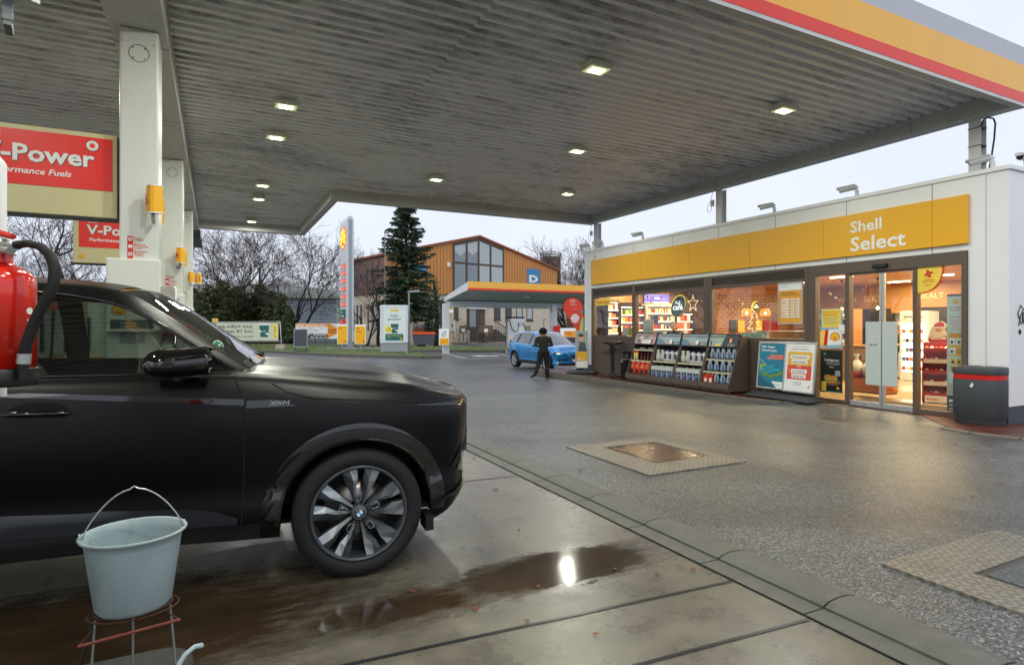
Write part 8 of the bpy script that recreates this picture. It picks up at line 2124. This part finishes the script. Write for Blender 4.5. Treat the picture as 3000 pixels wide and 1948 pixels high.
t=BT('traffic_sign','grey back of a traffic sign on a slanting pole before the ivy tree','sign',1264,55,0);m=MB();m.box(-.35,.3,0,.02,ZZ(936,55)-GF,ZZ(905,55)-GF,PLIN);m.build('plate',t);m=MB();m.cyl((-.1,.04,0),(.1,.04,ZZ(904,55)-GF),.03,steel,n=6);m.build('pole',t)
t=BT('wheelie_bin','black wheelie bin at the far kerb before the steps','bin',1410,61.5,0,z=GF+.12);m=MB();m.prism([(-.24,.08),(.24,.08),(.29,1.0),(-.29,1.0)],-.3,.3,mat('bin_black','#23262b',.5));m.cyl((.22,.33,.12),(.32,.33,.12),.11,black,n=12);m.build('body',t);m=MB();m.box(-.32,.32,-.34,.36,1.0,1.07,MATS['bin_black']);m.build('lid',t)
# feather flag, red box and banner near the shop corner
t=BT('feather_flag','red feather flag with mirrored writing Jetzt ein Eis at the shop corner','flag',1679,24,0);Y=24;q=lambda py:ZZ(py,Y)-GF;px=lambda x:(x-1679)*Y/1727
FP=[(1650,908),(1649,897),(1652,886),(1659,877),(1668,871.5),(1678,870.5),(1688,872),(1698,878),(1706,888),(1710,902),(1711,930),(1710,960),(1706,985),(1703,988),(1694,975)]
m=MB();m.prism([(px(a),q(b_))for a,b_ in FP][::-1],0,.004,mat('flag_red','#e2452f',.6));m.build('cloth',t);m=MB();m.tube([(px(a),.002,q(b_))for a,b_ in[(1650,908)]+FP[:10]],.02,black,6);m.tube([(px(1710),.002,q(902)),(px(1711),.002,q(960)),(px(1704),0.002,0)],.016,black,6);m.build('pole',t)
m=MB();y=-.006
for s in(-1,1):m.tube([(px(1678)+s*a*.085,y,q(884.5)+b_*.085)for a,b_ in((0,-1),(.6,-.6),(1.1,.1),(1.0,.7),(.6,.9),(.2,.6),(.1,.1),(.45,.35))],.010,wht,5)
m.text('LANGNESE',px(1690),q(894.5),.05,wht,y,.006,mirror=True,width=.26);m.text('like happy',px(1688),q(906),.035,wht,y,mirror=True);m.disc(px(1685),q(933),.165,y,wht,20,.18);m.text('JETZT',px(1693),q(930),.09,redl,y-.004,.006,mirror=True,width=.2);m.text('EIN EIS!',px(1695),q(940),.09,redl,y-.004,.006,mirror=True,width=.24);m.poly([(px(1709),q(925)),(px(1710),q(960)),(px(1706),q(985)),(px(1698),q(975)),(px(1700),q(945))],y,mat('flag_green','#b8c878',.6));m.disc(px(1704),q(913),.09,y-.002,mat('flag_grey','#7a8a8c',.5),14,.07);m.build('print',t)
o=MB().box(-.2,.2,0,.3,1.45,1.85,red).build('hose_box');o.location=B(1631,40.8);tag(o,'small red box at the right post of the charging canopy','box')
t=BT('white_banner','white and orange banner fixed behind the blue car roof','banner',1662,34,0);m=MB();m.box(-.4,.5,0,.02,1.2,1.72,wht);m.rect(-.2,.48,1.22,1.55,-.004,OB);m.text('Kaffee',-.1,1.4,.14,navy,-.006,.01);m.text('to go',.0,1.27,.12,navy,-.006,.01);m.build('sheet',t)
# ---- wooden gabled building
A0=60.0;bang=math.atan2(.639,.769);P0=Vector((-.213*A0,A0,GF));WB=.398*A0
t=thing('gabled_house','large gabled building with orange wooden upper floor and pale lower floor','building',P0,bang)
OWD=mat('orange_timber','#cc8c4c',.6,var=.22,scale=3,stretch=(5,5,.15),dirt=.2,dcol='#8a4a20',dscale=.6);BRT=mat('brown_timber','#7a625c',.7,var=.2,scale=3,stretch=(5,5,.15));REND=mat('pale_render','#cfc3b0',.8,var=.06,scale=.6,dirt=.3,dcol='#8f8270',dscale=.5)
hE,hR,hF=9.1,12.0,5.35;xm=WB*.48
m=MB();m.box(0,WB,0,10,0,hF,REND);m.build('lower_wall',t)
m=MB();m.prism([(-.25,hF),(WB,hF),(WB,hE-.1),(xm,hR),(-.25,hE)],-.25,0,OWD);m.box(-.25,-.02,.001,10,hF,hE,BRT);m.box(WB-.02,WB,.001,10,hF,hE-.1,OWD);m.build('timber_wall',t)
m=MB();k=0
while k*.42<WB:x=k*.42;m.box(x,x+.03,-.262,-.251,hF,(hE+(hR-hE)*x/xm if x<xm else hR-(hR-hE+.1)*(x-xm)/(WB-xm))-.1,mat('timber_seam','#6e3c18',.8));k+=1
m.build('timber_joint',t)
m=MB();RF=mat('roof_tile','#9a5a44',.8);m.prism([(-.5,hE-.05),(xm,hR+.02),(WB+.3,hE-.2),(WB+.3,hE-.02),(xm,hR+.22),(-.5,hE+.15)],-.5,10,RF);m.build('roof',t)
BF=mat('bay_frame','#4c4036',.5);BG_=mat('bay_glass','#7e8a90',.08,.0,coat=.5);CUR=mat('white_curtain','#b8bec0',.7,var=.1,scale=3,stretch=(4,4,.5))
tx=lambda px_:((lambda a:(a+.213)*A0/(.769-.639*a)))((px_-1500)/1727)
def tz(px_,py):x=tx(px_);return ZZ(py,A0+.639*x)-GF
x0,x1=tx(1324),tx(1470);xs_=[x0,tx(1362),tx(1397),tx(1432),x1]
def rfz(x):return(hE+(hR-hE)*x/xm if x<xm else hR-(hR-hE+.1)*(x-xm)/(WB-xm))-.15
m=MB();m.prism([(x0-.1,hF+.3),(x1+.1,hF+.3),(x1+.1,rfz(x1)),(xm,hR-.1),(x0-.1,rfz(x0))],-.32,-.263,BF);m.build('bay_frame',t)
zc=tz(1397,776)
for i in range(4):
 a,b_=xs_[i]+.15,xs_[i+1]-.15
 for lo_ in(0,1):
  o_=MB()
  if lo_:o_.rect(a,b_,hF+.5,zc-.12,-.325,CUR if i>1 else BG_)
  else:
   o_.poly([(a,zc+.12),(b_,zc+.12),(b_,rfz(b_)-.3),(a,rfz(a)-.3)],-.325,BG_ if i<2 else CUR)
   if i<2:zl=(rfz(a)+zc)/2+.2;o_.poly([(a,zl),((a+b_)/2,zl-.5),(b_,zl),(b_,rfz(b_)-.3),(a,rfz(a)-.3)],-.33,CUR)
  o_.build('window_pane',t)
m=MB();m.box(tx(1540),tx(1577),-.33,-.27,tz(1558,832),tz(1558,789),mat('d_sign_blue','#3f86b8',.5));m.build('blue_sign',t);m=MB();m.text('D',tx(1545),tz(1558,827),1.15,wht,-.335,.05,width=(tx(1572)-tx(1546)));m.build('sign_letter',t)
m=MB();m.box(tx(1195),tx(1245),-.33,-.27,tz(1220,800),tz(1220,775),MATS['d_sign_blue']);m.build('blue_panel',t)
m=MB();m.box(tx(1306),tx(1313),-.4,-.26,tz(1309,782),tz(1309,770),wht);m.build('alarm_box',t)
DK_=mat('dark_window','#1c2126',.08,coat=.5)
for i,(a,b_,pt,pb,mm)in enumerate(((1447,1466,890,936,DK_),(1480,1499,890,937,DK_),(1512,1531,891,938,CUR),(1542,1561,892,938,CUR),(1215,1238,882,933,CUR),(1330,1343,888,935,DK_))):
 m=MB();c_=(a+b_)/2;m.box(tx(a),tx(b_),-.02,0.0,tz(c_,pb),tz(c_,pt),BF);m.rect(tx(a)+.12,tx(b_)-.15,tz(c_,pb)+.15,tz(c_,pt)-.12,-.025,mm);m.box(tx(a)-.05,tx(b_)+.05,-.12,0,tz(c_,pb)-.12,tz(c_,pb),BF);m.build('window',t)
for i in range(4):m=MB();yy=1+i*.95;m.box(-.03,0,yy,yy+.4,1.4,4.2,DK_);m.build('window',t)
for i in range(4):m=MB();yy=5.6+i*.95;m.box(-.03,0,yy,yy+.4,1.4,4.2,DK_);m.build('window',t)
for i in range(5):m=MB();yy=2.2+i*1.4;m.box(-.27,-.25,yy,yy+.5,6.4,7.9,DK_);m.build('window',t)
m=MB();xa,xb=tx(1367),tx(1420);m.box(xa,xb,-.05,0,1.5,tz(1393,875),mat('portal_brown','#5c4e44',.6));m.box(xa,xb,-.3,-.051,tz(1393,905),tz(1393,892),wht);m.build('portal',t)
m=MB();m.box(xa+.1,xb-.8,-.1,-.051,1.5,tz(1393,902),BF);m.rect(xa+.35,xa+1.2,1.8,tz(1390,905),-.105,BG_);m.rect(xa+1.4,xb-1.0,1.8,tz(1390,905),-.105,DK_);m.build('door',t)
# steps, railings, boxes
ST=mat('step_stone','#4a443e',.8);RL=mat('railing_brown','#4f4136',.6)
def steps(xt,dirn,lab):
 t=thing('entrance_steps',lab,'steps',P0,bang,'entrance steps of the gabled building');m=MB()
 for i in range(8):m.box(min(xt+dirn*i*.32,xt+dirn*(i+1)*.32),max(xt+dirn*i*.32,xt+dirn*(i+1)*.32),-1.6,-.35,.05,1.5-i*.18,ST)
 m.build('flight',t);m=MB();m.tube([(xt-dirn*.1,-1.6,2.5),(xt+dirn*2.7,-1.6,1.1)],.05,RL,6)
 for i in range(12):x=xt+dirn*i*.23;z=2.48-i*.115;m.box(x-.02,x+.02,-1.62,-1.58,z-1.1,z,RL)
 m.build('railing',t)
steps(xa+.2,1,'left flight of entrance steps with brown railing');steps(xb+.3,1,'right flight of entrance steps with brown railing')
t=thing('iron_gate','dark barred gate right of the steps','gate',P0,bang);m=MB();xg=tx(1455)
for i in range(20):m.box(xg+i*.16,xg+i*.16+.05,-2.5,-2.45,.12,1.85,RL)
m.box(xg,xg+3.1,-2.52,-2.43,1.8,1.9,RL);m.box(xg,xg+3.1,-2.52,-2.43,.1,.2,RL);m.build('bars',t)
for px_,lab in((1357,'brown letter box stand left of the steps'),(1424,'brown letter box stand between the two flights')):
 t=BT('letter_box',lab,'letter box',px_,62.5,0,'brown letter box stands',GF+.1);m=MB();wv=.4 if px_<1400 else.75;BB=mat('box_brown','#665443',.5);m.box(-wv,wv,0,.3,1.0,1.85,BB);m.rect(-.2,.2,1.15,1.5,-.004,wht);m.build('box',t);m=MB()
 for sx in(-wv,0,wv-.06):m.box(sx,sx+.06,.05,.15,0,1.0,BB)
 m.build('leg',t)
t=thing('roof_aerial','thin television aerial on the roof behind the fir tree','aerial',P0,bang);m=MB();xg=tx(1273);m.cyl((xg,4,9.5),(xg,4,tz(1273,646)),.04,steel,n=6);m.box(xg-.9,xg+.9,3.98,4.02,tz(1273,648),tz(1273,647),steel);m.build('mast',t)
# grey shed with roller door
t=thing('grey_shed','long pale grey metal hall with a ribbed roller door behind the hedge','building',B(575,74),-.06);Y=74;q=lambda py:ZZ(py,Y)-GF;px=lambda x:(x-575)*Y/1727
SG=mat('shed_grey','#aeb8b6',.5,.2,var=.04);m=MB();m.box(0,px(1002),0,30,0,q(875),SG);m.build('wall',t);m=MB();m.prism([(-8,q(875)),(px(1002)+.2,q(875)),(px(1002)+.2,q(855)),(px(870),q(838)),(px(830),q(833)),(-8,q(833))],-.3,0,SG)
x=-8
while x<px(1000):m.box(x,x+.12,-.34,-.301,q(874),q(858),SG);x+=.55
m.build('parapet',t);m=MB();m.prism([(px(570)-8,q(838)),(px(850),q(840)),(px(990),q(858)),(px(940),q(846)),(px(830),q(822)),(px(720),q(815)),(px(640),q(818))],3,28,mat('pale_roof','#d5dade',.5));m.build('roof',t)
m=MB();RD=mat('roller_grey','#8493a0',.4,.3);k=0
while q(1000)+k*.2<q(877):z=q(1000)+k*.2;m.add([(px(852),-.02,z),(px(993),-.02,z),(px(993),-.09,z+.1),(px(852),-.09,z+.1),(px(852),-.02,z+.195),(px(993),-.02,z+.195)],[(0,1,2,3),(3,2,5,4)],RD);k+=1
m.build('roller_door',t)
# far right buildings
t=BT('white_house','white and orange house seen between the canopy post and the feather flag','building',1690,86,0);Y=86;q=lambda py:ZZ(py,Y)-GF;px=lambda x:(x-1690)*Y/1727
m=MB();m.box(px(1628),px(1830),0,12,0,q(905),mat('house_white','#b9b4a6',.8));m.build('wall',t);m=MB();m.box(px(1628),px(1830),-.3,12,q(905),q(896),mat('house_orange','#c8642c',.7));m.build('eaves',t)
for a in(1641,1668,1700):m=MB();m.box(px(a),px(a+12),-.05,0,q(968),q(952),OWD);m.rect(px(a+2),px(a+10),q(967),q(954),-.06,DK_);m.build('window',t)
m=MB();m.rect(px(1638),px(1658),q(935),q(914),-.05,wht)
for i in range(5):m.rect(px(1639+4*(i%2)),px(1648+4*(i%3)),q(918+4*i),q(915.5+4*i),-.06,[navy,redl][i%2])
m.build('poster_wall',t)
t=BT('round_tank','dark round tank with railing behind the right end of the gable','tank',1613,110,0);Y=110;q=lambda py:ZZ(py,Y)-GF;m=MB();m.lathe([(1.9,0),(1.9,q(755)),(0,q(754))],mat('tank_brick','#5a4a44',.8),20);m.build('wall',t);m=MB()
for z in(q(742),q(748)):m.tube([(1.95*math.cos(a),1.95*math.sin(a),z)for a in[2*math.pi*i/16 for i in range(16)]],.05,black,4,closed=True)
for i in range(16):a=2*math.pi*i/16;m.cyl((1.95*math.cos(a),1.95*math.sin(a),q(755)),(1.95*math.cos(a),1.95*math.sin(a),q(741)),.04,black,n=4)
m.build('railing',t)
# ================================================================== TREES
BARK=mat('bark_dark','#2e2620',.9,var=.3,scale=8);TWIG=mat('twig_brown','#4c3e36',.9,var=.3,scale=4);LEAFD=mat('dry_leaf','#5a3a26',.8,var=.3)
def bare_tree(seed,H,stems=1,spread=.55,levels=6,r0=None,leaf=0,lean=0.0,tw=.016):
 rg=random.Random(seed);tr,cr=MB(),MB();r0=r0 or H*.017
 def br(p,d,L_,r_,lv):
  n=4 if lv<2 else 3;pts=[p.copy()];rs=[r_]
  for i in range(n):
   d=(d+Vector((rg.uniform(-.16,.16),rg.uniform(-.16,.16),rg.uniform(-.05,.13)))).normalized();p=p+d*L_/n;pts.append(p.copy());rs.append(max(tw*.6,r_*(1-.45*(i+1)/n)))
  (tr if lv<3 else cr).tube(pts,rs,BARK if lv<3 else TWIG,6 if lv<2 else 3,caps=False)
  if lv>=levels:
   for k in range(leaf):
    q=pts[-1]+Vector((rg.uniform(-.1,.1),rg.uniform(-.1,.1),rg.uniform(-.1,.1)));s=.06;cr.add([q,q+Vector((s,0,-s)),q+Vector((0,s,-s*1.6))],[(0,1,2)],LEAFD)
   return
  nb=3 if lv<3 else rg.choice((2,3,3))
  for k in range(nb):
   a=rg.uniform(0,2*math.pi);o=d.orthogonal().normalized();o.rotate(Matrix.Rotation(a,3,d));nd=(d*rg.uniform(.75,1.0)+o*rg.uniform(.35,.85)*(spread/.55)).normalized()
   j=rg.randint(1,n);br(pts[j]if k else pts[-1],nd,L_*rg.uniform(.62,.82),max(tw,rs[j]*(.62 if k else.8)),lv+1)
 for s in range(stems):
  a=2*math.pi*s/max(1,stems)+.6;f=0 if stems==1 else.42
  br(Vector((.12*math.cos(a)*(stems>1),.12*math.sin(a)*(stems>1),0)),Vector((f*math.cos(a)+lean,f*math.sin(a),1)).normalized(),H*.30,r0*(1 if stems==1 else.62),0)
 return tr,cr
PROTO={}
def tree(key,label,px,Y,rot=0.0,sc=1.0,group='bare winter trees',z=GF,**kw):
 if key not in PROTO:
  t=thing('bare_tree',label,'tree');a,b_=bare_tree(**kw);a.build('trunk',t);b_.build('crown',t);PROTO[key]=t
 else:t=copy_tree(PROTO[key])
 t.location=B(px,Y,z);t.rotation_euler=(0,0,rot);t.scale=(sc,sc,sc);tag(t,label,'tree',group);return t
tree('a','many stemmed bare tree rising from the dark hedge',716,64,0,1.0,seed=4,H=17,stems=6,levels=6,leaf=1,r0=.34)
tree('b','slim bare tree left of the price pylon, by the roller door',868,60,0,1.0,seed=9,H=15,stems=3,levels=6,spread=.4,r0=.3)
tree('c','bare tree just behind the price pylon',975,78,0,1.0,seed=12,H=15,levels=6,r0=.25)
tree('c','bare tree before the brown timber side of the gabled building',1108,57,2.0,.72)
tree('d','bushy bare tree between the pylon and the tall street lamp',1075,56,0,.62,seed=21,H=15,stems=2,levels=6,spread=.7,r0=.3)
tree('a','bare tree behind the shop roof at the right end of the gable',1672,80,1.0,.98)
tree('b','second bare tree behind the shop roof, just right of the far corner',1735,84,3.0,1.0)
tree('d','low spreading bare tree at the left wall of the gabled building',1275,57,4.0,.42)
tree('d','bare tree seen below the nearest red fuel board',90,32,0.5,.80)
tree('c','bare tree seen between the two red fuel boards',215,38,1.2,.9)
tree('d','bare tree left of the second column',310,46,2.5,.95)
tree('a','bare tree at the far left behind the extinguisher hose',150,50,2.5,.62)
tree('c','small bare tree left of the multi stemmed tree',600,66,3.2,.7)
tree('b','bare tree between the slim tree and the pylon',930,86,1.2,.8)
# trees across the street behind the camera: they show only as reflections in the shop glass
for i,(x,y,k)in enumerate(((-9,-3.5,'d'),(-14,3,'a'),(-7,-12,'a'),(-19,10,'c'),(-24,20,'d'))):
 c_=copy_tree(PROTO[k]);c_.location=(x*1.3,y*1.3,GF);c_.scale=(.85,.85,.85);c_.rotation_euler=(0,0,i*1.3);tag(c_,'bare tree mirrored in the shop glass, number %s from the door'%('one','two','three','four','five')[i],'tree','bare trees on the near side of the forecourt')
# fir tree
def leafy(m,c,r_,n,rg,mt,s0=.1,s1=.25,flat=1.0):
 for i in range(n):
  a=rg.uniform(0,2*math.pi);z=rg.uniform(-1,1);q=math.sqrt(1-z*z);k=rg.uniform(.45,1)**.6;p=Vector(c)+Vector((q*math.cos(a)*r_[0],q*math.sin(a)*r_[1],z*r_[2]))*k
  s=rg.uniform(s0,s1);d=Vector((rg.uniform(-1,1),rg.uniform(-1,1),rg.uniform(-.3,1))).normalized()*s;e=d.orthogonal().normalized()*s*.45
  m.add([p-e,p+e*.3+d*.4,p+d,p-e*1.2+d*.5],[(0,1,2,3)],mt[int(rg.random()*len(mt))])
FIRM=[mat('fir_dark','#384a36',.9,var=.3,scale=1),mat('fir_mid','#55674c',.9,var=.3,scale=1)]
t=BT('fir_tree','tall dark fir tree in front of the orange timber wall','tree',1190,52);H_=12.6;fr=random.Random(8)
m=MB();m.tube([(0,0,0),(.1,0,5),(0,0,9),(.05,0,H_+.8)],[.25,.19,.12,.03],BARK,8);m.build('trunk',t)
m=MB();z=2.6
while z<H_+.5:
 f=1-(z-2.0)/(H_-1.2);L0=(.3+3.3*max(0,f)**.75)*(1 if z>4 else.75)
 z0_=z
 for k in range(5):
  z=z0_+fr.uniform(-.22,.22);a=fr.uniform(0,6.28);L_=L0*fr.uniform(.55,1.3);dx,dy=math.cos(a),math.sin(a);up=fr.uniform(.15,.5)if z>7 else fr.uniform(-.1,.25)
  pts=[Vector((dx*L_*s,dy*L_*s,z+up*L_*s-.22*L_*s*s+(.18*L_*max(0,s-.7))))for s in(0,.3,.6,.85,1)]
  m.tube(pts,[.05*f+.02,.04*f+.015,.03*f+.012,.02,.01],BARK,3,caps=False)
  nt_=int(8+L_*26)
  for j in range(nt_):
   s=fr.uniform(.12,1.0);i_=min(3,int(s*4));base=pts[i_].lerp(pts[i_+1],s*4-i_ if s<1 else 1)if i_<4 else pts[-1];sd=fr.choice((-1,1));w=(.55*(1-s)+.18)*fr.uniform(.5,1)
   d=Vector((-dy*sd,dx*sd,0))*w*.8+Vector((dx,dy,0))*w*.5+Vector((0,0,-w*fr.uniform(-.3,1.1)));e=Vector((dx,dy,0))*.07
   m.add([base-e,base+e,base+d+e*.3,base+d-e*.3],[(0,1,2,3)],FIRM[fr.random()<.45]);e2=Vector((0,0,.07));m.add([base-e2,base+e2,base+d],[(0,1,2)],FIRM[fr.random()<.4])
 z=z0_+.23
m.build('crown',t)
t=BT('ivy_tree','dark ivy covered trunk beside the fir tree','tree',1278,54.5);m=MB();m.tube([(0,0,0),(.1,0,3),(-.2,0,6)],[.25,.2,.08],BARK,6);m.build('trunk',t);m=MB()
leafy(m,(0,0,2.3),(1.2,1.0,2.3),1700,fr,FIRM,.12,.28);leafy(m,(-.6,0,5.0),(1.0,.8,1.6),500,fr,FIRM,.1,.24);m.build('crown',t)
# thuja hedge of single bushes
TH=[mat('thuja_green','#566a44',.9,var=.35,scale=1.5),mat('thuja_dark','#38482f',.9,var=.3,scale=1.5),mat('thuja_brown','#5a5038',.9,var=.3)]
hp=None
for i,(px_,py,Y,w)in enumerate(((585,862,60,1.7),(615,840,61,2.0),(650,828,62,2.3),(690,845,61,2.2),(728,860,60,2.0),(765,838,62,2.2),(800,858,61,1.9),(828,862,60,1.6),(846,905,59,1.3),(560,850,62,2.2),(520,850,62,2.2))):
 if hp is None:
  hp=thing('conifer_bush','','bush');m=MB();m.cyl((0,0,0),(0,0,2.5),.15,BARK,.05,6);m.build('trunk',hp);m=MB();hr_=random.Random(2)
  for k in range(8):zz_=.35+k*.68;rr_=1.0*(1-(k/8.6)**1.7);leafy(m,(hr_.uniform(-.15,.15),0,zz_),(rr_,rr_,.62),int(620*rr_+60),hr_,TH+TH[:1],.10,.30)
  m.build('crown',hp);o=hp
 else:o=copy_tree(hp)
 h=ZZ(py,Y)-GF;o.location=B(px_,Y);o.scale=(w,w*.8,h/5.6);o.rotation_euler=(0,0,i*1.1)
 tag(o,['dark conifer bush next to the farthest pump column','tall pointed conifer bush, second from the pump column','tallest conifer bush under the many stemmed tree','broad conifer bush behind the coffee banner','conifer bush right of the broad one, above the banner cup','pointed conifer bush above the end of the coffee banner','conifer bush second from the roller door','conifer bush beside the roller door','low conifer bush at the green fence','conifer bush partly hidden by the farthest column','conifer bush hidden behind the pump columns'][i],None,'conifer bushes of the hedge')
m=MB();hr_=random.Random(6);BE=[mat('beech_brown','#4e2f22',.9,var=.4,scale=2),TH[1]]
for k in range(10):leafy(m,((k-5)*.9,0,1.1),(.8,.5,1.15),420,hr_,BE,.06,.16)
o=m.build('beech_hedge');o.location=B(725,58.4);tag(o,'low brown leaved hedge beneath the conifers, left of the grey poster stand','hedge')
m=MB()
for k in range(14):leafy(m,((k-7)*.8,0,.6),(.6,.4,.7),150,hr_,[TWIG,BE[0],TH[0]],.05,.14)
o=m.build('low_shrub');o.location=B(1570,60);tag(o,'row of low twiggy shrubs along the wall behind the charger','shrub')
m=MB()
for k in range(6):leafy(m,((k-3)*.5,0,.9),(.45,.4,.95),160,hr_,[TWIG,TWIG,TH[1]],.05,.14)
o=m.build('low_shrub');o.location=B(1335,60);tag(o,'dark twiggy shrub behind the bus stop pole','shrub')
t=BT('large_trunk','thick brown tree trunk beside the feather flag','tree',1674,60);m=MB();m.tube([(0,0,0),(.05,0,2),(0,0,4),(.1,0,5.2)],[.62,.52,.45,.38],mat('bark_brown','#4a382c',.9,var=.4,scale=5,bump=.8,bscale=10),10);m.build('trunk',t)
# fallen leaves on the wet concrete and asphalt
lr=random.Random(17);LV=[mat('leaf_orange','#8a4420',.6),mat('leaf_brown','#5c3218',.6),mat('leaf_pale','#a8a49a',.6)]
lp={}
for i in range(46):
 u_,v_=(lr.uniform(0.6,2.7),lr.uniform(2.2,6.5))if i<22 else(lr.uniform(3.3,10.2),lr.uniform(2.0,9.0));k=lr.choice((0,0,1))if i<26 else lr.choice((0,1,2,2,2))
 if k not in lp:
  m=MB();pts=[(.022*math.cos(a)*(1+.35*math.cos(5*a)),.015*math.sin(a)*(1+.35*math.cos(5*a)),.003*math.sin(3*a))for a in[2*math.pi*j/20 for j in range(20)]];m.add(pts,[tuple(range(20))],LV[k]);o=m.build('fallen_leaf');lp[k]=o
 else:o=lp[k].copy();COL.objects.link(o)
 o.location=S(u_,v_,.008);o.rotation_euler=(lr.uniform(-.2,.2),lr.uniform(-.2,.2),lr.uniform(0,6.28));s=lr.uniform(.5,1.2);o.scale=(s,s,s)
 tag(o,['small orange brown leaf lying on the wet ground','small dark brown leaf lying on the wet ground','pale scrap of litter lying on the asphalt'][k],'leaf' if k<2 else 'litter',['orange leaves on the ground','brown leaves on the ground','pale scraps on the asphalt'][k])
